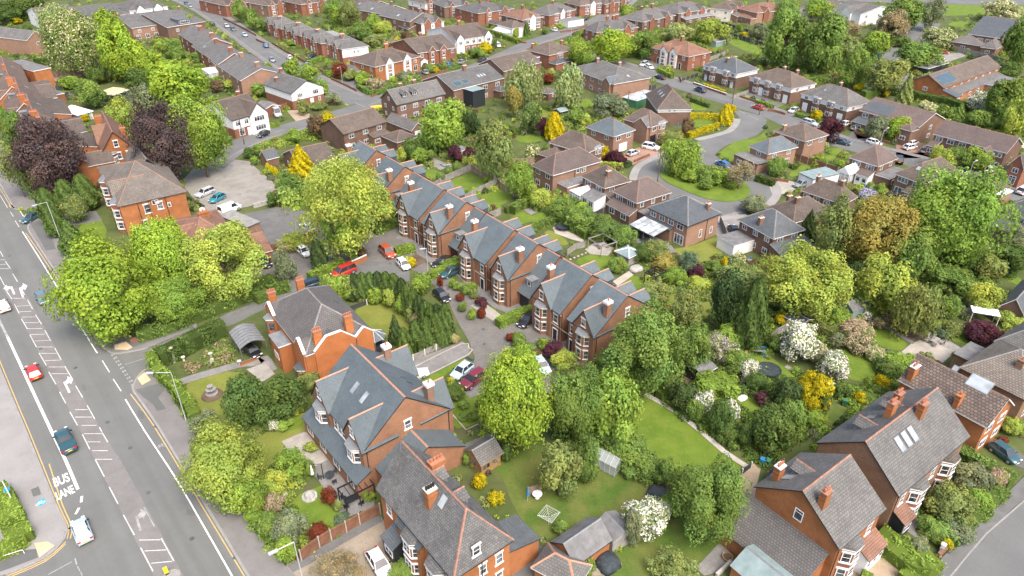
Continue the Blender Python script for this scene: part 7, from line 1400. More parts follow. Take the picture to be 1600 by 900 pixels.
H_(Z(1,4,910,565,1000,590,1120,610,1250,650),2.6,2.6,'dark',.12,label="long dark hedge below the solar panel block");H_(Z(1,4,700,545,830,560),2.2,1.8,'dark',.12);H_(Z(1,4,240,490,380,465),1.8,1.5,'mid',.1);H_(Z(1,4,600,570,690,560),2.2,2.4,'mid',.12);H_(Z(1,4,1380,460,1530,440),2.4,3,'mid',.15);H_(Z(1,4,0,650,40,655),1.2,1,'mid',.08);H_(Z(1,4,170,705,250,725),1.2,1.0,'mid',.1);H_(Z(1,4,580,810,700,840,880,880),1.2,1.0,'yg',.15)
H_(Z(2,3,0,390,60,350,95,345),1.8,1.6,'mid',.1);H_(Z(2,3,80,300,160,330,240,335),1.8,1.8,'lime',.15);H_(Z(2,3,100,520,170,490,260,455),1.4,1.4,'mid',.15);H_(Z(2,3,270,420,330,460,400,500,470,545),1.8,1.6,'mid',.2);H_(Z(2,3,1530,190,1640,225),1.6,1.4,'dark',.1)
H_(Z(1,3,0,810,80,800),1.4,1.6,'mid',.1);H_(Z(2,2,1380,30,1400,10),1.0,1.0,'mid',.1);H_(Z(2,2,1560,395,1640,365),1.5,1.0,'mid',.2);H_(Z(3,4,230,170,320,215,420,260),2.2,2.0,'olive',.12);H_(Z(3,4,690,450,790,440,900,480),1.3,2.4,'mid',.25,desc="loose green garden hedge");H_(Z(2,4,1450,190,1580,120),1.4,.6,'dark',.05)
H_(Z(2,2,1200,590,1230,640),1.0,.8,'mid',.1);H_(Z(3,4,580,660,690,680),1.2,1.6,'mid',.2);H_([(1030,606),(1076,634),(1114,657)],1.3,1.6,'mid',.25,desc="loose green lawn border hedge");H_([(972,662),(996,704),(1040,738)],1.8,1.6,'mid',.25,desc="loose hedge between the two back lawns")
# -- undergrowth
C_=cover
C_("undergrowth",[(1000,470),(1060,440),(1200,440),(1210,500),(1200,560),(1150,600),(1060,600),(1050,520)],'mid',tones=['mid','dark','olive','bright'])
C_("undergrowth",[(1040,640),(1080,600),(1200,590),(1220,660),(1250,700),(1190,730),(1120,690)],'mid',tones=['mid','dark','dark','bright'])
C_("undergrowth",[(1200,460),(1330,440),(1420,500),(1340,520),(1300,545),(1220,510)],'mid',tones=['mid','olive','bright'],hmax=1.6)
C_("undergrowth",[(1290,380),(1460,400),(1600,420),(1500,460),(1460,500),(1330,460)],'mid',tones=['mid','olive','dark'],hmax=1.8)
C_("undergrowth",[(1180,560),(1300,600),(1380,610),(1350,660),(1290,690),(1230,690)],'mid',tones=['mid','bright','dark'])
C_("undergrowth",[(420,700),(470,690),(500,720),(455,780),(455,850),(430,870),(370,800)],'mid',tones=['mid','bright','yg'])
C_("undergrowth",[(1000,400),(1080,395),(1200,410),(1180,440),(1080,450),(1020,440)],'mid',tones=['mid','bright','olive','brown'],hmax=.9)
C_("undergrowth",[(835,300),(900,320),(990,380),(960,400),(900,360),(830,330)],'mid',tones=['mid','bright','olive'],hmax=1.6)
C_("undergrowth",[(1430,745),(1560,745),(1550,790),(1480,850),(1430,840)],'mid',tones=['mid','bright','olive'],hmax=.9)
C_("undergrowth",[(620,180),(720,180),(800,230),(760,260),(700,250),(640,230)],'dark',tones=['dark','mid','olive'],hmax=1.6)
C_("undergrowth",[(840,170),(1000,180),(980,195),(900,220),(850,215)],'mid',tones=['dark','mid','olive','yg'],hmax=1.6)
C_("undergrowth",[(1200,80),(1340,80),(1380,140),(1300,135),(1240,110)],'mid',tones=['mid','olive','dark'],hmax=2.2,rad=(.8,1.8))
C_("undergrowth",[(500,40),(580,30),(640,60),(600,85),(540,70)],'mid',tones=['mid','olive','bright','pale'],hmax=1.8,rad=(.7,1.5))
C_("undergrowth",[(240,60),(300,55),(330,100),(400,125),(360,140),(290,110)],'mid',tones=['mid','olive','bright','yg'],hmax=1.5,rad=(.6,1.3))
C_("undergrowth",[(1060,268),(1100,258),(1140,268),(1155,290),(1110,296),(1074,286)],'bright',tones=['bright','mid','olive'],hmax=1.0,excl=False)
C_("undergrowth",[(545,465),(600,455),(650,480),(690,520),(665,540),(640,500),(590,480)],'mid',tones=['bright','mid','yg'],hmax=1.3)
C_("undergrowth",[(900,40),(1100,50),(1140,70),(1010,90),(900,90)],'mid',tones=['mid','olive','bright'],hmax=1.8,rad=(.7,1.5))
C_("undergrowth",[(1420,150),(1560,170),(1600,215),(1480,190)],'mid',tones=['mid','dark','yg'],hmax=1.4,rad=(.6,1.2))
C_("undergrowth",[(290,630),(330,665),(400,660),(440,640),(430,680),(330,700),(300,665)],'mid',tones=['mid','olive'],hmax=.7)
C_("undergrowth",Z(3,1,1130,500,1250,420,1400,330,1480,400,1440,480,1250,540),'olive',tones=['olive','mid','tan'],hmax=.7)
C_("undergrowth",[(760,690),(860,690),(940,690),(1040,740),(1000,720),(900,720),(800,730),(770,720)],'dark',tones=['mid','dark'],hmax=.9)
C_("undergrowth",[(960,640),(985,700),(1050,748),(1030,755),(970,720),(940,690)],'mid',tones=['mid','bright'],hmax=1.2)
C_("undergrowth",[(330,205),(440,200),(500,185),(520,200),(430,235),(380,240)],'mid',tones=['mid','bright','yg','olive'],hmax=.9)
C_("undergrowth",[(1340,600),(1420,570),(1430,600),(1370,650)],'bright',tones=['mid','bright','yg'],hmax=.8)
for nm,box,n_,rad in(("garden_shrubs",(-20,-6,1620,130),3600,(.6,1.6)),("garden_shrubs",(300,130,1620,330),1500,(.45,1.1)),("garden_shrubs",(0,130,300,330),260,(.5,1.2)),("garden_shrubs",(800,330,1620,760),420,(.35,.9)),("garden_shrubs",(420,560,1000,900),160,(.25,.6))):
 pts=[]
 tr=0
 while len(pts)<n_ and tr<n_*6:
  tr+=1;q=P(random.uniform(box[0],box[2]),box[1]+(box[3]-box[1])*random.random()**.7)
  if q.y<440 and math.sin(q.x*.21+1)*math.sin(q.y*.17)>-.35 and free(q.x,q.y,.9):pts.append(q)
 P_,N_,T_=[],[],[];c0=TONE['mid'][0]
 for q in pts:
  r=random.uniform(*rad);h=r*random.uniform(.8,1.6);t=math.hypot(q.x,q.y,CAMH);sz=.16*max(1,t/120)**.7
  m=int(2.2*r*max(r,h)*2.6/sz**2)+6;d=sph(m,.5);d[:,2]=np.abs(d[:,2]);tc=TONE[random.choice(['mid','mid','bright','olive','dark','yg','pale','deep','grey','brown','lime','rust'])][0];f=random.uniform(.75,1.2)
  P_.append(np.array([q.x,q.y,.03])+d*(1-.3*RNG.uniform(0,1,(m,1))**2)*np.array([r,r,h]));N_.append(d);T_.append(np.tile(np.array([[tc[i]/c0[i]*f for i in range(3)]]),(m,1)))
 me=leaf_mesh(nm,np.concatenate(P_),np.concatenate(N_),.2 if box[1]<300 else .14,("leaf",),np.concatenate(T_),None,None,.5)
 if box[1]<0:me.name=nm
 o=bpy.data.objects.new(nm,me);o.color=(*c0,1);link(o);o['kind']='stuff'
C_("distant_trees",[(-900,-30),(2500,-30),(2500,-60),(-900,-60)],'mid',tones=['mid','olive','dark'],hmin=4,hmax=9,rad=(4,8),dens=1.2,size=.35)
# == vehicles
CARS={'hatchback':(4.0,.86,.92,1.46,.24,.42,.84,.97),'small hatchback':(3.75,.83,.92,1.47,.22,.40,.86,.98),'saloon':(4.65,.90,.90,1.43,.26,.43,.70,.88),'estate car':(4.7,.90,.93,1.50,.25,.41,.90,.985),'SUV':(4.6,.94,1.05,1.70,.24,.39,.88,.98),'coupe':(4.5,.93,.82,1.28,.32,.50,.68,.93),'pickup':(5.1,.94,1.05,1.75,.24,.37,.60,.66),'van':(4.9,.95,1.15,1.95,.17,.30,.975,.99),'people carrier':(4.8,.94,1.1,1.85,.18,.34,.93,.985),'camper van':(5.6,1.0,1.3,2.55,.12,.24,.98,.992),'off-roader':(4.3,.90,1.1,1.85,.27,.33,.95,.985)}
def car_meshes(kind):
 def fn():
  L,hw,zb,zr,fb,fs,fr,ft=CARS[kind];x=lambda f:L/2-L*f
  m=MB();st=[(0.0,.78,.45,zb-.30),(.03,.90,.28,zb-.20),(.10,.98,.2,zb-.12),(fb,1.0,.18,zb),(.5,1.0,.18,zb+.02),(ft-.02,.99,.2,zb+.02),(.975,.93,.26,zb-.04),(1.0,.84,.42,zb-.16)]
  rows=[]
  for f,k,z0,z1 in st:
   w=hw*k;zm=z0+(z1-z0)*.55;rows.append([(x(f),-w*.9,z0),(x(f),-w,zm),(x(f),-w*.965,z1-.05),(x(f),-w*.86,z1),(x(f),0,z1+.025),(x(f),w*.86,z1),(x(f),w*.965,z1-.05),(x(f),w,zm),(x(f),w*.9,z0)])
  V=[p for r in rows for p in r];n=9;F=[]
  for i in range(len(rows)-1):
   for j in range(n-1):a=i*n+j;F.append((a,a+1,a+n+1,a+n))
  F+=[tuple(range(n-1,-1,-1)),tuple((len(rows)-1)*n+i for i in range(n))]
  m.add(V,F)
  xr0,xr1=x(fs),x(fr);rw=hw*.70 if zr<1.9 else hw*.86;bw=hw*.90
  xb0,xb1=x(fb+.02),x(ft)
  m.add([(xr0,-rw,zr),(xr0,rw,zr),(xr1,rw,zr),(xr1,-rw,zr),(xr0-.12,-rw*.8,zr+.045),(xr0-.12,rw*.8,zr+.045),(xr1+.12,rw*.8,zr+.045),(xr1+.12,-rw*.8,zr+.045)],[(4,7,6,5)[::-1],(0,4,5,1)[::-1],(1,5,6,2)[::-1],(2,6,7,3)[::-1],(3,7,4,0)[::-1]])
  for s_ in(-1,1):
   for(xa,xt)in((xb0,xr0),(xb1,xr1),((xb0+xb1)/2-.05,(xr0+xr1)/2)):
    m.tube((xa,s_*bw*.985,zb),(xt,s_*rw*1.0,zr),.05,.045,5)
  if kind in('van','camper van'):
   for s_ in(-1,1):
    a,b=xr0-(.9 if kind=='van' else 1.4),xr1
    y0,y1=s_*(bw+.012),s_*(rw+.012);m.add([(a,y0,zb),(x(ft),y0,zb),(b,y1,zr),(a,y1,zr)],[(0,1,2,3)if s_>0 else(3,2,1,0)])
  if kind=='pickup':m.box(x(.66),x(.985),-hw*.95,hw*.95,zb+.02,zb+.10)
  body=m.mesh("body","car_paint")
  body.polygons.foreach_set('use_smooth',[True]*(len(F))+[False]*(len(body.polygons)-len(F)))
  g=MB();g.add([(xb0,-bw,zb-.01),(xb0,bw,zb-.01),(xb1,bw,zb-.01),(xb1,-bw,zb-.01),(xr0,-rw,zr-.012),(xr0,rw,zr-.012),(xr1,rw,zr-.012),(xr1,-rw,zr-.012)],[(0,4,5,1)[::-1],(1,5,6,2)[::-1],(2,6,7,3)[::-1],(3,7,4,0)[::-1]])
  glass_=g.mesh("window","pane_car")
  w=MB();rr=.31 if zr<1.6 else .36
  def ring(mb,r0,r1,y0,y1,n=14):
   a=[2*math.pi*i/n for i in range(n)]
   mb.add([(r1*math.cos(t),y0,r1*math.sin(t))for t in a]+[(r1*math.cos(t),y1,r1*math.sin(t))for t in a],[(i,n+i,n+(i+1)%n,(i+1)%n)for i in range(n)]+[tuple(range(n)),tuple(range(2*n-1,n-1,-1))])
  ring(w,0,rr,-.1,.1);rim=MB();ring(rim,0,rr*.66,-.115,.115)
  lt=MB();lt.box(-.09,.05,-.17,.17,-.07,.07)
  return body,glass_,w.mesh("wheel","rubber"),rim.mesh("rim","alloy"),lt.mesh("headlight","lamp_white"),lt.mesh("tail_light","lamp_red"),MB().box(-.02,.02,-.26,.26,-.06,.06).mesh("number_plate","plate_yellow"),MB().box(-.02,.02,-.26,.26,-.06,.06).mesh("number_plate","lamp_white"),rr
 return cached(('car',kind),fn)
PAINT={'white':(.75,.75,.75),'silver':(.45,.47,.48),'grey':(.20,.22,.23),'black':(.012,.013,.015),'red':(.42,.03,.02),'maroon':(.16,.018,.03),'rust red':(.36,.07,.03),'blue':(.02,.12,.28),'dark blue':(.02,.045,.075),'teal':(.02,.21,.27),'dark teal':(.025,.075,.09),'teal grey':(.10,.17,.19),'pale blue':(.42,.56,.62),'bright blue':(.02,.18,.38)}
def car(kind,c,to,colour,label=None,extra=None,cat=None,state="parked",z=0.06):
 a,b=P(*c,.75),P(*to,.75);d=b-a;rz=math.atan2(d.y,d.x)
 L,hw,zb,zr,*_=CARS[kind];body,gl,wh,rim,hl,tl,pr,pf,rr=car_meshes(kind)
 nm={'van':'van','camper van':'camper_van','SUV':'parked_car','pickup':'pickup_truck'}.get(kind,'parked_car' if state=='parked' else 'car')
 e=empty(nm,(a.x,a.y,z),rz);tag(e,None,cat or{'van':'van','camper van':'van','pickup':'pickup'}.get(kind,'car'))
 col=PAINT[colour]
 bo=inst("body",body,e,color=col);inst("window",gl,e)
 for sx in(.31,-.30):
  for sy in(-1,1):inst("rim",rim,inst("wheel",wh,e,(L*sx,sy*(hw-.09),rr)))
 for sy in(-1,1):inst("headlight",hl,e,(L*.485,sy*hw*.66,zb-.22));inst("tail_light",tl,e,(-L*.487,sy*hw*.72,zb-.1))
 inst("number_plate",pr,e,(-L*.503,0,zb-.32));inst("number_plate",pf,e,(L*.503,0,.42))
 for sy in(-1,1):inst("wing_mirror",cached('mirror',lambda:MB().box(-.06,.06,-.11,.11,-.07,.07).mesh("wing_mirror","plastic_black")),e,(L*.5-L*(CARS[kind][4]+.06),sy*(hw+.08),zb+.06))
 if label:e['label']=label
 else:AUTO.append((e,f"{state} {colour} {kind}",Vector((a.x,a.y,0))))
 return e
K_=car
K_('hatchback',(66,465),(73,476),'teal grey',"teal grey hatchback driving down the road towards the sycamore side",state="driving");K_('hatchback',(4,477),(-2,466),'white',"white hatchback partly cut by the left edge of the picture",state="driving");K_('hatchback',(52,580),(47,569),'red',"red hatchback driving along the solid bus lane line",state="driving")
K_('pickup',(102,688),(97,677),'dark teal',"dark teal pickup driving beside the bus lane line",state="driving");K_('hatchback',(127,828),(122,815),'pale blue',"pale blue hatchback just below the bus lane lettering",state="driving");K_('saloon',(49,339),(38,345),'dark teal',"dark teal saloon emerging onto the main road from a side entrance",state="emerging",z=.1)
K_('estate car',(320,300),(308,305),'silver',"silver estate car on the concrete yard");K_('hatchback',(339,309),(327,315),'teal',"bright teal hatchback on the concrete yard");v=K_('van',(359,326),(372,321),'white',"white van with ladder on its roof by the metal roofed garage")
m=MB()
for s_ in(-.35,.35):m.tube((-1.8,s_,2.1),(1.2,s_,2.1),.035,n=5)
for i in range(8):m.tube((-1.7+i*.4,-.35,2.1),(-1.7+i*.4,.35,2.1),.025,n=5)
m.box(-1.6,-1.5,-.7,.7,1.97,2.07);m.box(.8,.9,-.7,.7,1.97,2.07);o=m.build("ladder","galvanised",None,v.location,v.rotation_euler.z);tag(o,"aluminium ladder lying on the white van's roof rack","ladder")
K_('saloon',(481,355),(472,349),'silver',"silver saloon at the far end of the tarmac car park");K_('saloon',(408,378),(400,372),'dark blue',"dark blue saloon in the tarmac car park by the brick wall");K_('hatchback',(474,392),(483,399),'white',"white hatchback beside the narrow dark conifer");K_('off-roader',(413,408),(420,415),'black',"black boxy off-roader beside the pale willow shrub");K_('estate car',(492,441),(505,437),'dark blue',"dark blue estate car behind the orange villa chimney")
K_('people carrier',(537,424),(525,429),'red',"bright red people carrier by the brick wall of the shared drive");K_('SUV',(605,393),(615,402),'rust red',"rust red SUV beside the square clipped hedge");K_('small hatchback',(630,412),(638,420),'white',"white small hatchback beside the yellow ball shrub");K_('saloon',(692,408),(680,413),'black',"black saloon in the driveway behind the clipped hedge");K_('saloon',(704,424),(692,429),'dark teal',"dark teal saloon in front of a villa bay, nose to the drive")
K_('hatchback',(690,461),(699,469),'black',"black hatchback on the shared drive by the cypress row");K_('coupe',(646,583),(656,581),'white',"white coupe on the side drive of the large new house");K_('hatchback',(722,578),(712,586),'pale blue',"pale blue hatchback with its boot lid raised",None);K_('SUV',(740,592),(728,600),'maroon',"maroon SUV beside the pale blue hatchback");K_('saloon',(825,498),(814,507),'black',"black saloon between clipped hedge and end villa bay");K_('hatchback',(846,570),(852,578),'pale blue',"pale blue car half hidden behind the lime green tree")
K_('small hatchback',(1570,706),(1584,716),'dark teal',"dark teal hatchback on the lower right front drive");K_('hatchback',(592,879),(600,892),'white',"white hatchback on the gravel by the big Victorian house");K_('hatchback',(393,547),(399,552),'black',"black car under the curved carport")
K_('small hatchback',(415,71),(408,66),'bright blue',"bright blue hatchback driving up the side street",state="driving");K_('hatchback',(425,93),(431,99),'grey');K_('hatchback',(452,89),(445,84),'white',state="driving");K_('saloon',(487,88),(480,91),'black');K_('saloon',(480,101),(474,96),'grey');K_('estate car',(717,29),(724,25),'red');K_('small hatchback',(703,23),(702,27),'white');K_('SUV',(672,12),(679,10),'dark blue')
K_('small hatchback',(702,100),(709,97),'bright blue',"bright blue car on the drive of the red gabled semis");K_('saloon',(654,117),(648,113),'black');K_('saloon',(664,112),(658,108),'grey');K_('estate car',(778,70),(784,76),'white');K_('saloon',(722,96),(730,93),'grey');K_('saloon',(754,93),(762,90),'black');K_('camper van',(432,177),(442,188),'silver',"silver camper van beside the white house with brown roof");K_('hatchback',(411,209),(402,213),'black',"black hatchback driving past the white house",state="driving")
K_('hatchback',(297,9),(304,14),'grey');K_('hatchback',(350,20),(358,19),'red');K_('hatchback',(354,40),(361,45),'silver');K_('hatchback',(364,45),(371,50),'dark teal');K_('hatchback',(382,54),(390,59),'pale blue');K_('hatchback',(291,5),(298,9),'dark blue')
K_('small hatchback',(866,46),(860,44),'white');K_('hatchback',(916,28),(921,24),'black');K_('SUV',(1006,100),(998,104),'silver');K_('hatchback',(1015,104),(1024,108),'white');K_('saloon',(1031,120),(1022,117),'black',"black saloon in the road before the half orange roofed semis");K_('SUV',(1094,140),(1084,136),'dark blue',"dark blue SUV in the road by the yellow hedge");K_('hatchback',(1185,167),(1175,164),'red',"red hatchback driving on the close road",state="driving")
K_('hatchback',(989,238),(999,234),'silver');K_('SUV',(1017,229),(1028,231),'white');K_('estate car',(1130,256),(1122,251),'blue',"blue estate car on the ring road by the planted island",state="driving");K_('hatchback',(1146,358),(1142,350),'black',"black hatchback on the drive between two slate hipped houses")
K_('hatchback',(1240,172),(1232,175),'silver');K_('estate car',(1266,191),(1276,194),'silver');K_('saloon',(1320,193),(1312,195),'white');K_('hatchback',(1338,199),(1347,196),'grey');K_('saloon',(1316,221),(1326,223),'dark blue');K_('hatchback',(1366,222),(1376,225),'white');K_('hatchback',(1426,223),(1434,220),'white');K_('small hatchback',(1475,81),(1482,82),'red',"small red car beside the public hall yard");K_('hatchback',(1473,95),(1480,92),'white')
K_('hatchback',(1391,70),(1398,69),'black');K_('hatchback',(1407,67),(1414,66),'black');K_('van',(1368,107),(1374,103),'white');K_('hatchback',(1422,229),(1431,227),'white');K_('estate car',(1446,233),(1453,227),'grey');K_('SUV',(1405,249),(1404,240),'black');K_('saloon',(1495,263),(1504,267),'black');K_('hatchback',(1547,264),(1554,258),'white');K_('hatchback',(1252,287),(1244,289),'grey',"dark grey hatchback by the pale garage");K_('SUV',(1600,297),(1608,293),'white');K_('hatchback',(1372,84),(1378,80),'bright blue')
K_('hatchback',(1452,62),(1460,60),'silver');K_('estate car',(88,93),(96,91),'white')
e=[o for o in bpy.data.objects if o.get('label','')=="pale blue hatchback with its boot lid raised"][0]
m=MB();m.box(-.55,0,-.65,.65,-.03,.03);b=m.build("boot_lid","pane_car",e,(-1.5,0,1.62));b.rotation_euler=(0,R_(-8),0)
# == fences, walls, posts
def fence(pts,h=1.8,mat="fence_wood",post="fence_wood",label=None,desc=None,gap=2.4,name="fence",rail=None,posts=True):
 W=[P(x,y,h)for x,y in pts];W=[Vector((q.x,q.y,0))for q in W]
 e=empty(name,W[0]);tag(e,None,"fence")
 for i in range(len(W)-1):
  a,b=W[i],W[i+1];L=(b-a).length;d=(b-a)/L;rz=math.atan2(d.y,d.x)
  m=MB();k=max(1,int(L/.16))if L<40 and h>.8 else 1
  if(a-Vector((0,0,0))).length<190:
   n=max(1,int(L/.15))
   for j in range(n):x0=L*j/n;m.box(x0+.006,x0+L/n-.006,-.015-.01*(j%2),.015-.01*(j%2),.08,h-.04)
   m.box(0,L,.02,.06,h*.3,h*.3+.08);m.box(0,L,.02,.06,h*.75,h*.75+.08);m.box(0,L,-.045,.045,h-.038,h)
  else:m.box(0,L,-.02,.02,.05,h)
  m.build("panel",mat,e,a-W[0],rz)
  n=max(1,int(round(L/gap)))
  me=cached(('post',h,post),lambda:MB().box(-.06,.06,-.06,.06,0,h+.1).mesh("post",post))
  if posts:
   for j in range(n+(i==len(W)-2)):inst("post",me,e,a+d*(L*j/n)-W[0],rz)
 c=(W[0]+W[-1])/2
 if label:e['label']=label
 else:AUTO.append((e,desc or f"{'low ' if h < 1.4 else ''}{ {'fence_wood': 'timber', 'fence_brown': 'brown boarded', 'fence_grey': 'weathered grey', 'fence_dark': 'dark panelled'}[mat]} fence",c))
 return e
def gwall(pts,h=.9,mat="brick_red",cap="brick_brown",w=.24,label=None,desc=None):
 W=[P(x,y,h)for x,y in pts];W=[Vector((q.x,q.y,0))for q in W];m=MB()
 if len(W)>2:W=resample(W,3)
 Ls,Rs=ribbon_pts(W,w);L2,R2=ribbon_pts(W,w+.08)
 for i in range(len(W)-1):
  for A,B,z0,z1,mi in((Ls,Rs,0,h-.1,0),(L2,R2,h-.098,h,1)):
   q=[B[i],B[i+1],A[i+1],A[i]];m.add([(x.x,x.y,z0)for x in q]+[(x.x,x.y,z1)for x in q],[(4,5,6,7),(0,1,5,4),(2,3,7,6),(3,0,4,7),(1,2,6,5)],mi)
 o=m.build("garden_wall",[mat,cap]);tag(o,None,"wall");c=sum(W,Vector())/len(W)
 if label:o['label']=label
 else:AUTO.append((o,desc or "low brick garden wall",c))
 return o
F_=fence
F_(Z(4,2,270,740,385,655,460,612,555,560,640,512,770,448),1.8,'fence_brown','concrete',"long brown panelled fence between the gravel forecourt and the black pergola garden",gap=2.0)
F_(Z(2,2,1110,240,1180,195,1240,170,1345,125),1.7,'fence_grey');F_(Z(2,2,1345,125,1400,165,1500,210,1560,260,1660,310),1.7,'fence_wood','concrete');F_(Z(2,2,1300,320,1400,265,1520,210),1.7,'fence_grey','concrete');F_(Z(2,2,1445,430,1530,400),1.7,'fence_grey')
F_(Z(3,2,925,445,980,418,1195,322),1.1,'fence_grey','white_paint',"low pale fence with white posts in front of the cypresses");F_(Z(1,3,1335,200,1440,225,1570,262),1.8,'fence_dark','concrete');F_(Z(1,3,1225,360,1335,318),1.6,'fence_grey');F_(Z(1,3,1310,135,1420,165,1500,190),1.8,'fence_dark','concrete')
F_(Z(1,4,1160,285,1300,320,1480,368),2.0,'fence_grey','concrete',"tall grey fence in front of the slate hall");F_(Z(1,4,255,420,395,435),1.8,'fence_brown');F_(Z(1,4,505,735,580,712),1.8,'fence_brown');F_(Z(2,4,165,55,300,100,440,145),1.8,'fence_brown','concrete');F_(Z(3,4,20,290,60,255,130,215,180,185),1.6,'fence_grey');F_(Z(3,4,1185,100,1290,148),1.7,'fence_grey')
F_(Z(1,1,232,462,400,442,560,420),1.9,'timber_pale' if False else 'fence_wood','concrete',"pale timber fence below the horse chestnut");F_(Z(1,1,340,538,430,525,500,508),1.7,'fence_dark','concrete');F_(Z(1,1,380,580,480,565),1.7,'fence_dark','concrete');F_(Z(1,1,180,250,265,240),1.8,'fence_dark');F_(Z(4,3,1385,275,1500,190),1.0,'fence_dark','white_paint',"low dark fence with white base at the end of the big lawn");F_(Z(4,3,930,285,1035,350),1.7,'fence_brown',label="orange brown fence panel behind the rubbish corner");F_(Z(4,3,105,350,178,318),1.4,'fence_wood',label="golden timber screen beside the white garden table")
F_(Z(2,3,515,425,625,372),1.8,'plastic_green' if False else 'fence_dark');F_(Z(2,3,1305,450,1340,530,1360,600),1.7,'fence_grey');F_(Z(2,3,0,95,110,85,140,80),1.7,'fence_wood');F_(Z(2,3,345,660,400,620,460,610),1.4,'fence_grey');F_(Z(1,3,1060,490,1165,455),1.1,'fence_dark','concrete');F_(Z(1,3,1380,595,1480,560),1.2,'fence_grey');F_(Z(1,3,840,535,905,530),2.0,'fence_dark');F_(Z(1,2,130,660,190,640),1.8,'fence_brown');F_(Z(1,1,980,210,1060,260),1.6,'fence_brown');F_(Z(3,1,1600,300,1700,260),1.2,'fence_wood')if False else None
F_(Z(4,4,0,250,60,190,100,170),1.6,'fence_dark');F_(Z(2,4,1100,160,1160,180),1.6,'fence_dark');F_(Z(2,4,1490,130,1560,90),1.7,'fence_dark');F_(Z(3,2,570,120,690,75),1.0,'fence_dark','white_paint',"low dark gate fence with white top behind the villa lawn");F_(Z(1,4,1000,835,1040,820),1.6,'fence_dark')
W_=gwall
W_(Z(3,1,812,318,960,282,1250,180),.9,label="low brick wall under the sycamore along the side road");W_(Z(2,2,555,748,620,722,690,690),1.2,'brick_orange','white_paint',label="orange brick wall with pale end pier by the red people carrier");W_(Z(2,2,-20,655,120,622,290,565,365,535),1.1,'brick_red',label="brick wall along the edge of the tarmac car park");W_(Z(2,2,-20,375,100,345,215,318),1.0,'stone_grey','concrete',desc="grey stone wall beside the concrete yard");W_(Z(1,3,1135,512,1230,545,1340,582),.8,'brick_red','white_paint')
W_(Z(1,2,100,262,200,320,300,375,420,440),.8);W_(Z(1,2,470,485,560,525,630,560),.8);W_(Z(1,2,720,595,820,560,920,520),.7);W_(Z(1,2,380,660,440,640,500,640),.8);W_(Z(1,2,0,240,80,275),.8);W_(Z(1,2,980,500,1080,470,1200,430),.7);W_(Z(1,1,1395,110,1500,160,1600,215),.9);W_(Z(1,3,800,260,900,240,1040,220)if False else Z(1,3,30,255,90,262),.7);W_(Z(1,3,300,195,400,180,470,150),.7);W_(Z(1,4,0,680,60,690,110,705),.7)
W_(Z(2,3,765,100,860,60),.7,'brick_red');W_(Z(2,4,0,205,60,215,130,225),.7);W_(Z(1,4,540,820,640,850,760,885),.7);W_(Z(4,4,1070,760,1160,680),.8,label="low brick front wall under the dark shrubs, lower right");W_(Z(4,3,1280,885,1330,840,1370,800),.6,'concrete','concrete',label="low concrete edge beside the stone planter yard");W_(Z(3,1,1500,470,1610,425),.6,'brick_orange',label="low brick edge in front of the curved carport");W_(Z(1,3,1425,595,1500,620,1560,640),.7)
W_(Z(4,4,1000,490,1040,470),.7);W_(Z(1,1,1380,660,1300,720)if False else Z(1,3,1050,470,1060,500),.9)
def lamp(top,arm,h=9.0,mat="galvanised",label=None,name="street_lamp"):
 t=P(*top,h);a=P(*arm,h);e=empty(name,(t.x,t.y,0));tag(e,None,"street lamp");d=a-t
 m=MB();m.tube((0,0,0),(0,0,1.2),.10,.09,8);m.tube((0,0,1.2),(0,0,h),.065,.05,8);m.build("pole",mat,e)
 if d.length>.2:
  m=MB();m.tube((0,0,h),(d.x*.75,d.y*.75,h+.05),.045,.04,6);m.build("arm",mat,e)
 m=MB();m.box(-.45,.45,-.16,.16,-.07,.07);m.build("lamp_head","galvanised",e,(d.x,d.y,h+.03),math.atan2(d.y,d.x))
 if label:e['label']=label
 else:AUTO.append((e,"slim street lamp",Vector((t.x,t.y,0))))
def pole(base,h=8.0,label=None,mat="bark",name="telegraph_pole"):
 b=P(*base);m=MB();m.tube((0,0,0),(0,0,h),.13,.10,8);m.box(-.7,.7,-.05,.05,h-.6,h-.48);o=m.build(name,mat,None,b,.5);tag(o,label,"pole")
 if not label:AUTO.append((o,"tall wooden telegraph pole",b))
lamp((73,316),(54,321),8.5,label="street lamp leaning over the road beside the pavement conifers");lamp((267,582),(234,583),8.5,label="street lamp by the roadside hedge at the side road corner");lamp((459,847),(427,863),8.5,label="street lamp at the gravel forecourt entrance, bottom edge");lamp((666,388),(660,389),6,label="slim street lamp on the shared drive by the white car");lamp((1381,205),(1388,200),6);lamp((1521,254),(1526,251),6);lamp((532,104),(528,106),6);lamp((735,50),(730,51),6);lamp((893,42),(889,41),6)
pole((1144,163),8,"wooden telegraph pole at the road bend by the golden conifer");pole((1027,286),8.5,"wooden telegraph pole at the edge of the turning circle");pole((382,226),8.5);pole((1186,180),6);pole((635,55),7);pole((980,178),7);pole((335,70),7);pole((1372,232),7)
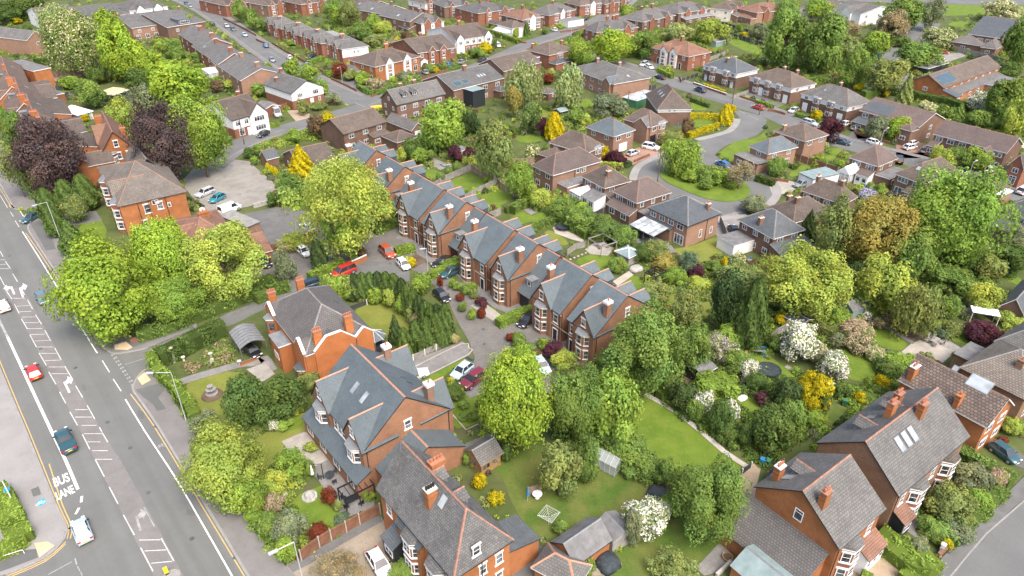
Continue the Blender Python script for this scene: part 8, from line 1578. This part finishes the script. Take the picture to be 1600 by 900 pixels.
# == garden things
def at(px,py,z=0):return P(px,py,z)
def thing(name,label,cat,px,py,rz=ROW,z=0.0,group=None):
 e=empty(name,P(px,py,z),rz);tag(e,label,cat,group);REFS.append((P(px,py),label))if len(label.split())<=6 else None;return e
def pergola(name,label,K,L,R,h,mat,slats=0,side=0):
 H=House.__new__(House);k,l,r=P(*K,h),P(*L,h),P(*R,h);ux=(r-k);W=ux.length;ux.normalize();uy=Vector((-ux.y,ux.x,0));D=(l-k).dot(uy)
 e=empty(name,(k.x,k.y,0),math.atan2(ux.y,ux.x));tag(e,label,"pergola")
 m=MB()
 for y in(0,D):m.box(-.1,W+.1,y-.06,y+.06,h-.16,h)
 for x in(0,W):m.box(x-.05,x+.05,.061,D-.061,h-.15,h-.01)
 for i in range(1,slats):x=W*i/slats;m.box(x-.03,x+.03,.062,D-.062,h-.14,h-.02)
 m.build("beam",mat,e)
 for x in(0,W):
  for y in(0,D):inst("post",cached(('pp',mat,h),lambda:MB().box(-.06,.06,-.06,.06,0,h-.161).mesh("post",mat)),e,(x,y,0))
 return e
pergola("pergola","black metal pergola with dining furniture beside the long brown fence",Z(4,2,555,415)[0],Z(4,2,500,355)[0],Z(4,2,735,325)[0],2.5,"black_trim",5)
pergola("pergola","pale timber pergola over a seating area in the back garden",Z(2,3,560,640)[0],Z(2,3,455,595)[0],Z(2,3,655,610)[0],2.4,"fence_grey",0);pergola("pergola","dark pergola frame beside the covered lounge set",Z(2,3,900,830)[0],Z(2,3,850,790)[0],Z(2,3,965,790)[0],2.4,"black_trim",4)
def table_set(px,py,label,mat="fence_grey",round_=False,chairs=4,chair_label=None,s=1.0,cmat=None):
 e=thing("garden_table",label,"table",px,py)
 m=MB()
 if round_:m.cyl((0,0),.6*s,.6*s,.70,.75,16)
 else:m.box(-.9*s,.9*s,-.45,.45,.70,.75)
 m.build("tabletop",mat,e);m=MB()
 if round_:m.cyl((0,0),.05,.05,.03,.70,6);m.cyl((0,0),.3,.28,0,.03,10)
 else:
  for x in(-.8,.8):
   for y in(-.38,.38):m.box(x*s-.04,x*s+.04,y-.04,y+.04,0,.70)
 m.build("leg_frame",mat,e)
 c0=e.location
 for i in range(chairs):
  a=2*math.pi*i/chairs+.5+ROW;r=1.05*s;p=c0+Vector((math.cos(a)*r*1.15,math.sin(a)*r,0));ch=empty("garden_chair",p,a+math.pi/2)
  tag(ch,None,"chair",chair_label);ch['label']=chair_label
  MB().box(-.23,.23,-.23,.23,.40,.45).build("seat",cmat or mat,ch);MB().box(-.23,.23,-.26,-.22,.451,.9).build("backrest",cmat or mat,ch)
  for x in(-.2,.2):
   for y in(-.2,.2):inst("leg",cached(('cleg',cmat or mat),lambda:MB().box(-.025,.025,-.025,.025,0,.4).mesh("leg",cmat or mat)),ch,(x,y,0))
table_set(*Z(4,2,605,440)[0],"dark garden table under the black pergola","plastic_black",chairs=4,chair_label="dark garden chair at the table under the black pergola");table_set(*Z(4,2,465,290)[0],"dark round table on the patio beside the cantilever parasol base","cover_dark",True,3,"dark patio chair at the round table by the parasol base");table_set(*Z(3,4,1035,345)[0],"pale garden table on the cream patio","fence_grey",False,4,"pale chair at the table on the cream patio")
table_set(*Z(2,3,560,645)[0],"grey outdoor table under the pale pergola","fence_grey",False,4,"grey chair at the table under the pale pergola");table_set(*Z(4,3,158,412)[0],"white round garden table by the golden timber screen","white_upvc",True,0,"");table_set(*Z(1,4,640,470)[0],"small table behind the hall car park","fence_grey",False,0,"")if False else None;table_set(*Z(2,3,1480,745)[0],"small tan table beside the white rhododendron","timber",True,2,"teal garden chair by the small tan table",.7,"plastic_blue");table_set(*Z(2,3,810,580)[0],"black patio table by the glass veranda","plastic_black",False,4,"black chair at the table by the glass veranda")
def bin_(px,py,mat,label,h=1.05):
 e=thing("wheelie_bin",label,"bin",px,py,random.uniform(0,3));m=MB();m.add([(-.24,-.26,.06),(.24,-.26,.06),(.24,.26,.06),(-.24,.26,.06),(-.29,-.33,h-.1),(.29,-.33,h-.1),(.29,.33,h-.1),(-.29,.33,h-.1)],[(3,2,1,0),(0,1,5,4),(1,2,6,5),(2,3,7,6),(3,0,4,7)])
 m.build("body",mat,e);MB().box(-.31,.31,-.35,.37,h-.098,h).build("lid",mat,e)
 for x in(-.22,.22):inst("wheel",cached('binw',lambda:MB().cyl((0,0),.1,.1,-.04,.04,10).mesh("wheel","rubber")),e,(x,.28,.1)).rotation_euler=(0,math.pi/2,0)
for(px,py),m_,l_ in((Z(4,3,1563,205)[0],'plastic_blue',"blue wheelie bin at the end of the big lawn path"),(Z(4,3,1592,210)[0],'plastic_green',"green wheelie bin at the end of the big lawn path"),(Z(4,3,210,800)[0],'plastic_black',"black wheelie bin beside the grey garage's doors"),(Z(1,2,368,378)[0],'plastic_blue',"blue wheelie bin in front of the white ended semis"),(Z(1,2,765,690)[0],'plastic_blue',"blue wheelie bin beside the yellow skip"),(Z(3,4,475,735)[0],'plastic_green',"dark green bin beside the cold frames"),(Z(1,1,1225,455)[0],'plastic_blue',"blue wheelie bin behind the terrace conservatory"),(Z(1,4,690,350)[0],'plastic_blue',"blue wheelie bin by the tree lined parking area"),(Z(1,4,1380,405)[0],'plastic_blue',"blue wheelie bin at the solar panel block's far corner"),(Z(1,4,1275,585)[0],'plastic_blue',"blue wheelie bin by the solar panel block's hedge"),(Z(3,4,1490,825)[0],'plastic_blue',"blue wheelie bin beside the pantiled roof house"),(Z(2,2,30,690)[0],'plastic_green',"green bin behind the black off-roader"),(Z(2,2,1490,560)[0],'plastic_black',"dark bin in the villa back gardens")if False else(Z(1,1,470,200)[0],'plastic_blue',"blue bin in the yard behind the chestnut")):
 bin_(px,py,m_,l_)
e=thing("fountain","tiered stone fountain with planted ring on the dry lawn","fountain",332,618);MB().cyl((0,0),1.5,1.4,.03,.2,20).build("basin","soil",e)
MB().cyl((0,0),.8,.85,.201,.5,14).cyl((0,0),.3,.22,.501,1.0,10).cyl((0,0),.35,.7,1.0,1.18,14).cyl((0,0),.16,.12,1.18,1.6,8).cyl((0,0),.2,.42,1.6,1.75,12).cyl((0,0),.12,.05,1.75,2.05,8).build("tiered_stone","fence_grey",e)
e=thing("stone_sculpture","grey stone dome on a round base on the small lawn","sculpture",484,776);m=MB();m.cyl((0,0),.95,.9,.03,.18,20)
for i in range(6):a,b=i*math.pi/12,(i+1)*math.pi/12;m.cyl((0,0),.62*math.cos(a),.62*math.cos(b)+.001,.18+.7*math.sin(a),.18+.7*math.sin(b),16)
m.build("dome","stone_grey",e)
for(px,py),h_,l_ in(((272,566),2.6,"tall sawn tree stump poking out of the roadside hedge"),((299,656),1.2,"short sawn tree stump at the roadside hedge's lower end"),((331,567),.6,"low sawn stump among bare shrubs by the carport")):
 e=thing("tree_stump",l_,"stump",px,py);MB().tube((0,0,0),(.15,.1,h_),.34,.3,10).build("trunk","bark_pale",e);MB().tube((.15,.1,h_-.01),(.152,.102,h_+.02),.29,.29,10).build("cut_face","cut_wood",e)
k,l,r=P(*Z(3,1,1500,385)[0],2.3),P(*Z(3,1,1440,275)[0],2.3),P(*Z(3,1,1660,330)[0],2.3)
ux=r-k;W=min(5.0,ux.length);ux.normalize();D=(l-k).dot(Vector((-ux.y,ux.x,0)));e=empty("carport",(k.x,k.y,0),math.atan2(ux.y,ux.x));tag(e,"carport with curved ribbed grey roof over a black car","carport");REFS.append((Vector((k.x,k.y,0)),"curved carport"))
m=MB();n=12;rb=MB()
arc=[(W*i/n,2.3+.75*math.sin(math.pi*i/n))for i in range(n+1)]
for i in range(n):
 (x0,z0),(x1,z1)=arc[i],arc[i+1];m.add([(x0,0,z0),(x1,0,z1),(x1,D,z1),(x0,D,z0),(x0,0,z0-.05),(x1,0,z1-.05),(x1,D,z1-.05),(x0,D,z0-.05)],[(0,1,2,3),(7,6,5,4),(0,4,5,1),(2,6,7,3)])
 for j in range(8):y=D*j/7;rb.tube((x0,y,z0+.03),(x1,y,z1+.03),.05,n=5)
m.build("roof","lead",e);rb.build("rib","grey_trim",e)
for x in(.05,W-.05):
 for y in(.1,D/2,D-.1):inst("post",cached('cpost',lambda:MB().box(-.05,.05,-.05,.05,0,2.28).mesh("post","grey_trim")),e,(x,y,0))
e=thing("gazebo","octagonal slate roofed gazebo with white ridge beside the red villa","gazebo",*Z(3,2,745,375)[0]);m=MB();R0=1.9;pt=[(R0*math.cos(math.pi*(2*i+1)/8),R0*math.sin(math.pi*(2*i+1)/8))for i in range(8)]
m.add([(a,b,2.3)for a,b in pt]+[(0,0,3.5)],[(i,(i+1)%8,8)for i in range(8)]+[tuple(range(7,-1,-1))]);ro=m.build("roof","slate_blue",e);c=MB();[c.cap((pt[i][0],pt[i][1],2.3),(0,0,3.5),.07,.04)for i in range(8)];c.build("ridge_tiles","white_paint",ro)
for a,b in pt:inst("post",cached('gpost',lambda:MB().box(-.06,.06,-.06,.06,0,2.29).mesh("post","grey_trim")),e,(a*.9,b*.9,0))
MB().prism([(a*.86,b*.86)for a,b in pt],0,.9).build("wall","dark_cladding",e)
e=thing("parasol","closed cantilever parasol with dark mast on the patio","parasol",*Z(4,2,425,295)[0]);MB().tube((0,0,.05),(0,0,2.6),.06,n=8).build("mast","black_trim",e);MB().box(-.5,.5,-.08,.08,.0,.06).box(-.08,.08,-.5,-.081,0,.06).box(-.08,.08,.081,.5,0,.06).build("base","black_trim",e);MB().tube((0,0,2.6),(-1.1,.5,2.75),.04,n=6).build("arm","black_trim",e);MB().cyl((-1.1,.5),.22,.05,1.2,2.7,8).build("canopy","white_paint",e)
def shut_parasol(px,py,mat,label):
 e=thing("parasol",label,"parasol",px,py);MB().tube((0,0,0),(0,0,2.4),.03,n=6).build("pole","galvanised",e);MB().cyl((0,0),.20,.05,.9,2.3,8).build("canopy",mat,e)
shut_parasol(*Z(4,3,98,430)[0],"plastic_blue","closed blue parasol beside the white round table");shut_parasol(*Z(1,3,1035,815)[0],"plastic_blue","closed blue parasol beside the white arched awning")
o=House('summerhouse',"timber summerhouse with grey felt roof by the back lawn","timber summerhouse",(752,724),(734,708),(782,706),2.2,1.1,'gable','x','timber','slate_grey',cap='lead',fascia='timber',over=.3,cat='summerhouse');o.wins('R',2,(.75,),1.2,1.1,fm='timber');o.wins('L',1,(.75,),1.1,1.1,fm='timber')
o=House('garage',"black doored garage with ridged grey felt roof beside the rotary drier","garage with ridged grey roof",(899,882),(854,853),(952,842),2.3,1.5,'gable','x','brick_orange','flat_felt',cap='lead',fascia='black_trim',over=.2,snap=R_(38),cat='garage');o.garage_door('L',o.D/2,o.D*.8,2.0,'door_black')
o=House('garden_shed',"grey shed with bowed felt roof beside the white blossomed tree","grey shed by the white blossom",(958,847),(943,820),(976,826),2.0,.7,'gable','y','fence_grey','flat_felt',cap='lead',fascia='fence_grey',over=.12,cat='shed')
o=House('low_annexe',"low hipped slate roof at the bottom edge beside the garage","low slate roof at bottom edge",(898,916),(822,903),(935,905),2.4,1.3,'hip',None,'brick_orange','slate_grey',cap='ridge_orange',cat='annexe');o=House('low_annexe',"blue grey roofed lean-to at the bottom edge by the stone planter","blue grey lean-to",(1205,935),(1142,885),(1250,900),2.4,1.0,'gable','y','brick_orange','felt_green',cap='lead',cat='annexe',over=.15)
o=House('garden_shed',"blue green shed with curved grey roof under the yellow green tree","blue green shed",(1333,487),(1319,472),(1350,474),2.0,.9,'gable','x','felt_green','flat_felt',cap='lead',fascia='felt_green',over=.1,cat='shed');o=House('garden_shed',"dark roofed shed beside the large white blossomed shrub","dark roofed shed",(1252,509),(1238,502),(1272,500),2.0,.6,'gable','y','fence_brown','cover_dark',cap='lead',over=.1,cat='shed')
o=House('garden_shed',"small grey roofed shed under the bright green shrub","small grey shed",(1099,587),(1088,580),(1110,580),2.0,.5,'gable','x','dark_cladding','flat_felt',cap='lead',over=.1,cat='shed');o=House('garden_shed',"small blue grey shed beneath the pale birch","blue grey shed by the birch",(875,175),(866,171),(886,172),2.0,.5,'gable','x','dark_cladding','felt_green',cap='lead',over=.1,cat='shed');o=House('garden_shed',"grey green shed on the lawn behind the orange roofed semis","grey green shed",(1119,66),(1110,63),(1131,62),2.0,.7,'gable','x','felt_green','flat_felt',cap='lead',over=.1,cat='shed')
o=House('garden_shed',"brick hipped outhouse beside the weeping birch","brick outhouse by the birch",(857,147),(845,141),(864,140),2.2,.9,'hip',None,'brick_brown','slate_grey',over=.15,cat='outhouse');o.wins('R',1,(.9,),.9,.9)
o=House('carport',"open black sided carport with grey roof behind the solar panel block","grey roofed open carport",(1450,108),(1436,102),(1470,96),2.3,.25,'flat',None,'dark_cladding','flat_felt',cat='carport');o=House('glass_lean_to',"ivy edged lean-to with pale glass roof beside the dark gate","ivy edged glass lean-to",(995,158),(983,149),(1016,143),2.3,.3,'flat',None,'plastic_green','pane_conservatory',cat='lean-to');o=House('brick_garages',"row of flat roofed brick garages at the end of the solar panel block","flat brick garages",(1560,136),(1532,128),(1582,122),2.4,.2,'flat',None,'brick_pale','flat_felt',cat='garage',far=True)
o=House('garden_shed',"octagonal pale blue roofed summerhouse in the back garden","pale blue roofed summerhouse",(983,401),(973,396),(996,395),2.0,.7,'hip',None,'fence_grey','felt_green',cap='white_paint',cat='summerhouse');o=House('garden_shed',"low grey shed beside the upper back lawn","low grey shed by the topiary",(716,238),(708,234),(724,233),1.9,.5,'gable','x','fence_grey','flat_felt',cap='lead',over=.1,cat='shed')
e=thing("greenhouse","glass greenhouse with pale metal frame behind the back lawn trees","greenhouse",*Z(4,3,585,215)[0],R_(52));m=MB();w,d,h_,r_=1.9,3.6,1.6,.8;gl=MB();gl.box(-w/2,w/2,-d/2,d/2,.15,h_);gl.add([(-w/2,-d/2,h_),(w/2,-d/2,h_),(0,-d/2,h_+r_),(-w/2,d/2,h_),(w/2,d/2,h_),(0,d/2,h_+r_)],[(0,1,2),(4,3,5),(1,4,5,2),(3,0,2,5)]);gl.build("glazing","pane_greenhouse",e)
for i in range(6):
 y=-d/2+d*i/5
 for s_ in(-1,1):m.tube((s_*(w/2+.02),y,0),(s_*(w/2+.02),y,h_),.03,n=4);m.tube((s_*(w/2+.02),y,h_),(0,y,h_+r_+.03),.03,n=4)
m.tube((0,-d/2,h_+r_+.03),(0,d/2,h_+r_+.03),.04,n=4);m.build("frame","galvanised",e)
e=thing("cold_frame","row of glass cold frames beside the yellow tree","cold frame",*Z(3,4,410,645)[0],R_(-52));MB().box(-1.6,1.6,-.6,.6,0,.6).build("frame","galvanised",e);MB().add([(-1.6,-.62,.61),(1.6,-.62,.61),(1.6,.62,.95),(-1.6,.62,.95),(-1.6,.62,.6),(1.6,.62,.6)],[(0,1,2,3),(0,3,4),(1,5,2),(3,2,5,4)]).build("glass_lid","pane_conservatory",e)
e=thing("rotary_drier","open rotary clothes drier on the worn back lawn","clothes drier",*Z(4,3,228,580)[0],R_(10));MB().tube((0,0,0),(0,0,1.9),.03,n=6).build("pole","galvanised",e);m=MB()
for i in range(4):a=math.pi/2*i;m.tube((0,0,1.35),(1.35*math.cos(a),1.35*math.sin(a),1.85),.022,n=5)
m.build("arm","galvanised",e);m=MB()
for r_ in(.45,.7,.95,1.2,1.33):
 for i in range(4):a,b=math.pi/2*i,math.pi/2*(i+1);z=1.35+.5*r_/1.35;m.tube((r_*math.cos(a),r_*math.sin(a),z),(r_*math.cos(b),r_*math.sin(b),z),.012,n=4)
m.build("line","white_paint",e)
def lump(name,label,cat,px,py,sx,sy,sz,mat,rz=ROW):
 bm=bmesh.new();bmesh.ops.create_icosphere(bm,subdivisions=3,radius=1)
 for v in bm.verts:
  q=v.co;k=1/max(abs(q.x)**4+abs(q.y)**4+abs(q.z)**4,.001)**.25;f=1+.05*math.sin(q.x*9+q.y*5)+.04*math.sin(q.y*13+q.z*7)
  v.co=Vector((q.x*k*sx*f,q.y*k*sy*f,max(-.0,q.z*k)*sz*f))
 me=bpy.data.meshes.new(name);bm.to_mesh(me);bm.free();me.materials.append(M(mat));me.polygons.foreach_set('use_smooth',[True]*len(me.polygons));o=inst(name,me,None,P(px,py),rz);tag(o,label,cat);return o
lump("covered_hot_tub","hot tub under a dark crumpled cover beside the garage","hot tub",*Z(4,3,598,832)[0],1.25,1.15,1.1,"cover_dark");lump("covered_furniture","grey covered lounge furniture on dark decking","furniture",*Z(2,3,775,785)[0],1.3,1.0,.6,"stone_grey");lump("covered_barbecue","black covered barbecue on the dark patio","barbecue",*Z(2,4,770,318)[0],1.4,.9,.8,"cover_dark");lump("covered_furniture","dark covered furniture pile on the small brick patio","furniture",*Z(2,4,595,262)[0],1.4,.8,.7,"cover_dark");lump("rubbish_heap","heap of dark sheeting by the orange brown fence panel","heap",*Z(4,3,920,385)[0],1.6,1.1,.9,"cover_dark");lump("paddling_pool","folded white paddling pool on the middle garden grass","pool",*Z(3,3,1440,690)[0],.8,.5,.25,"white_paint");lump("covered_boat","buff tarpaulin heap on the right edge drive","heap",*Z(2,4,1590,20)[0],1.2,.8,.8,"timber_pale")
def tramp(px,py,r,label):
 e=thing("trampoline",label,"trampoline",px,py);MB().cyl((0,0),r,r,.62,.70,22).build("bed","cover_dark",e);MB().cyl((0,0),r+.2,r+.22,.64,.68,22).build("rim","plastic_black",e)
 for i in range(5):a=2*math.pi*i/5;inst("leg",cached('tleg',lambda:MB().tube((0,0,0),(0,0,.64),.04,n=6).mesh("leg","galvanised")),e,(r*math.cos(a),r*math.sin(a),0))
tramp(*Z(2,3,322,530)[0],1.5,"round black trampoline on the pale patio");tramp(*Z(3,4,0,530)[0],1.6,"round black trampoline in the middle garden")
e=thing("slide","white garden slide on the play lawn","slide",*Z(3,3,1570,440)[0],R_(120));m=MB()
for i in range(6):x0,x1=i*.35,(i+1)*.35;z0,z1=1.3-1.15*i/6,1.3-1.15*(i+1)/6;m.add([(x0,-.25,z0),(x1,-.25,z1),(x1,.25,z1),(x0,.25,z0),(x0,-.25,z0+.15),(x1,-.25,z1+.15),(x1,.25,z1+.15),(x0,.25,z0+.15)],[(0,1,2,3),(3,2,1,0),(0,1,5,4),(4,5,1,0),(2,3,7,6),(6,7,3,2)])
m.build("chute","white_paint",e);MB().tube((0,-.25,0),(0,-.25,1.4),.04).tube((0,.25,0),(0,.25,1.4),.04).build("leg","plastic_blue",e)
e=thing("seesaw","orange timber climbing plank on the play lawn","plank",*Z(3,3,1460,435)[0],R_(70));MB().add([(-.9,-.2,.1),(.9,-.2,.7),(.9,.2,.7),(-.9,.2,.1),(-.9,-.2,.04),(.9,-.2,.64),(.9,.2,.64),(-.9,.2,.04)],[(0,1,2,3),(7,6,5,4),(0,4,5,1),(2,6,7,3),(1,5,6,2)]).build("board","timber",e);MB().box(.6,.7,-.2,.2,0,.55).build("leg","timber",e)
e=thing("sand_pit","blue round tub on the play lawn","tub",*Z(3,3,1578,392)[0]);MB().cyl((0,0),.6,.7,0,.35,14).build("shell","plastic_blue",e);e=thing("toy_box","small blue toy box on the play lawn","toy",*Z(3,3,1530,395)[0]);MB().box(-.3,.3,-.25,.25,0,.4).build("box","plastic_blue",e);MB().box(-.33,.33,-.28,.28,.402,.46).build("lid","plastic_blue",e)
e=thing("awning","white awning on thin posts beside the purple maple","awning",*Z(3,4,1330,215)[0],R_(-20));MB().box(-2.0,2.0,-1.1,1.1,2.2,2.26).build("canopy","white_paint",e)
for x in(-1.9,1.9):
 for y in(-1,1):inst("post",cached('awp',lambda:MB().box(-.04,.04,-.04,.04,0,2.2).mesh("post","white_paint")),e,(x,y,0))
e=thing("planter","round stone planter in the lower yard","planter",*Z(4,3,1345,790)[0]);MB().cyl((0,0),.55,.6,0,.35,16).build("bowl","timber",e);MB().cyl((0,0),.48,.48,.351,.37,16).build("soil","soil",e)
e=thing("bench","slatted dark bench against the brick lean-to","bench",*Z(4,3,1405,715)[0],R_(-50));MB().box(-.75,.75,-.2,.2,.42,.47).build("seat","fence_dark",e);MB().box(-.75,.75,.21,.25,.48,.9).build("backrest","fence_dark",e);[inst("leg",cached('bleg',lambda:MB().box(-.04,.04,-.18,.18,0,.42).mesh("leg","fence_dark")),e,(x,0,0))for x in(-.65,.65)]
e=thing("railing","short white tubular railing at the left pavement corner","railing",*Z(4,1,90,785)[0],R_(25));MB().tube((-1,0,.75),(1,0,.75),.035).build("rail","white_paint",e);[inst("post",cached('rp',lambda:MB().tube((0,0,0),(0,0,.75),.035).mesh("post","white_paint")),e,(x,0,PV if False else 0))for x in(-1,1)]
e=thing("road_sign","white sign post with round blue sign on the left pavement","sign post",*Z(4,1,95,460)[0],R_(50),PV);MB().tube((0,0,0),(0,0,4.0),.06,n=8).build("pole","white_paint",e);m=MB();m.tube((0,.07,2.6),(0,.10,2.6),.32,.32,16);m.build("sign_face","sign_blue",e);MB().tube((0,.101,2.6),(0,.106,2.6),.18,.18,12).build("symbol","white_paint",e)
e=thing("traffic_island","small kerbed traffic island at the bottom edge of the road","traffic island",268,902,R_(38),.03);MB().cyl((0,0),.95,.95,0,.12,18).build("kerb","kerb_stone",e);e=thing("bollard","yellow illuminated traffic bollard on the island at the bottom edge","bollard",261,897,R_(38),.15);MB().box(-.18,.18,-.12,.12,0,.25).build("base","plastic_black",e);MB().box(-.2,.2,-.14,.14,.251,1.0).build("shell","sign_yellow",e)
e=thing("street_sign","white street nameplate on the low brick wall under the sycamore","sign",222,531,R_(14),PV);MB().box(-.6,.6,-.02,.02,.45,.65).build("plate","white_paint",e);[inst("post",cached('snp',lambda:MB().box(-.03,.03,.021,.07,0,.6).mesh("post","black_trim")),e,(x,0,0))for x in(-.45,.45)]
e=thing("skip","yellow skip behind the brick house with white dormers","skip",*Z(1,2,755,690)[0],R_(20));MB().add([(-1.1,-.8,.1),(1.1,-.8,.1),(1.1,.8,.1),(-1.1,.8,.1),(-1.6,-.9,1.2),(1.6,-.9,1.2),(1.6,.9,1.2),(-1.6,.9,1.2)],[(3,2,1,0),(0,1,5,4),(1,2,6,5),(2,3,7,6),(3,0,4,7),(4,5,6,7)]).build("shell","sign_yellow",e);MB().box(-1.65,1.65,-.95,-.88,1.12,1.22).box(-1.65,1.65,.88,.95,1.12,1.22).build("rim","sign_yellow",e)
e=thing("garden_pond","square blue pond with slate surround in the first back garden","pond",*Z(2,2,1190,132)[0],R_(35));MB().box(-1.3,1.3,-1,1,.07,.2).build("surround","slate_dark",e);MB().box(-1.1,1.1,-.8,.8,.201,.21).build("water","pane_sky",e)
e=thing("scaffold","timber scaffold platform against the black extension","scaffold",*Z(1,2,1390,640)[0],R_(20))
for z in(1.9,3.9):MB().box(-1.6,1.6,-.6,.6,z,z+.06).build("platform","timber_pale",e)
for x in(-1.6,0,1.6):
 for y in(-.6,.6):inst("post",cached('scp',lambda:MB().tube((0,0,0),(0,0,4.9),.04).mesh("post","galvanised")),e,(x,y,0))
for(px,py),rz_,l_ in((Z(4,4,1078,750)[0],.8,"white gatepost at the lower right hedge corner"),(Z(4,4,960,875)[0],.8,"white gatepost at the buff gravel drive")):
 e=thing("gatepost",l_,"gatepost",px,py,rz_);MB().box(-.18,.18,-.18,.18,0,1.2).build("shaft","white_paint",e);MB().box(-.24,.24,-.24,.24,1.201,1.32).build("cap","white_paint",e)
e=thing("gate","open glazed white gate at the buff gravel drive","gate",*Z(4,4,930,860)[0],R_(75));MB().box(0,1.2,-.03,.03,.1,1.1).build("frame","white_paint",e);MB().box(.1,1.1,-.032,.032,.55,1.0).build("pane","pane_sky",e)
for i,(px,py)in enumerate(Z(3,1,1150,455,1320,432,1500,480)):
 e=thing("stone_urn",["pale stone urn at the carport shrub bed, beside the white flowers","pale stone urn at the carport shrub bed, beside the bare patch","pale stone urn at the drive bend by the fountain lawn"][i],"urn",px,py);MB().cyl((0,0),.16,.12,0,.35,10).cyl((0,0),.14,.32,.35,.75,12).build("bowl","stone_cream",e)
o=MB().cyl((0,0),.02,.55,0,.12,18).build("satellite_dish","concrete",None,P(316,328,8.6),0);o.rotation_euler=(R_(50),0,R_(40));tag(o,"pale satellite dish on the orange chimney block of the brown hipped house","satellite dish")
# == wording of the remaining labels
def side_words(p,c):
 a,b=to_px((p.x,p.y,0)),to_px((c.x,c.y,0));dx,dy=a[0]-b[0],(a[1]-b[1])*1.5
 if abs(dx)>abs(dy):return "right of the" if dx>0 else "left of the"
 return "below the" if dy>0 else "above the"
ORD=["first","second","third","fourth","fifth","sixth","seventh","eighth","ninth","tenth"]
def fit(s,n=16):
 w=s.split();return " ".join(w[:n])
done={}
for o,desc,p in AUTO:
 order=sorted(REFS,key=lambda r:(r[0]-p).length)
 if o.get('group')and 'lime trees' in o['group']:pass
 c,ref=order[0]
 ref=ref[4:]if ref.startswith("the ")else ref
 key=f"{desc} {side_words(p, c)} {ref}"
 done.setdefault(fit(key,16),[]).append((o,p,order,desc))
NUM={2:"two",3:"three",4:"four",5:"five",6:"six",7:"seven",8:"eight"}
used=set(o['label']for o in bpy.data.objects if 'label' in o.keys())
for key,lst in list(done.items()):
 if len(lst)==1 and key not in used:lst[0][0]['label']=key;used.add(key);continue
 lst.sort(key=lambda q:to_px(q[1])[0])
 for i,(o,p,order,desc)in enumerate(lst):
  cand=None
  c0,r0=order[0]
  for c,ref in order[1:7]:
   t=f"{desc} between {r0} and {ref}"
   if len(t.split())<=16 and t not in used:cand=t;break
  if cand is None or len(lst)>2:
   n=len(lst);pos="leftmost" if i==0 else("rightmost" if i==n-1 else f"{ORD[i]} from left")
   t=f"{key}, {pos} of {NUM.get(n, 'several')}"
   w=t.split()
   if len(w)>16:t=f"{pos} of {NUM.get(n, 'several')}: {key}";t=" ".join(t.split()[:16])
   if t not in used:cand=t
  if cand is None:cand=fit(f"{ORD[i % 10]} {key}")
  o['label']=cand;used.add(cand)
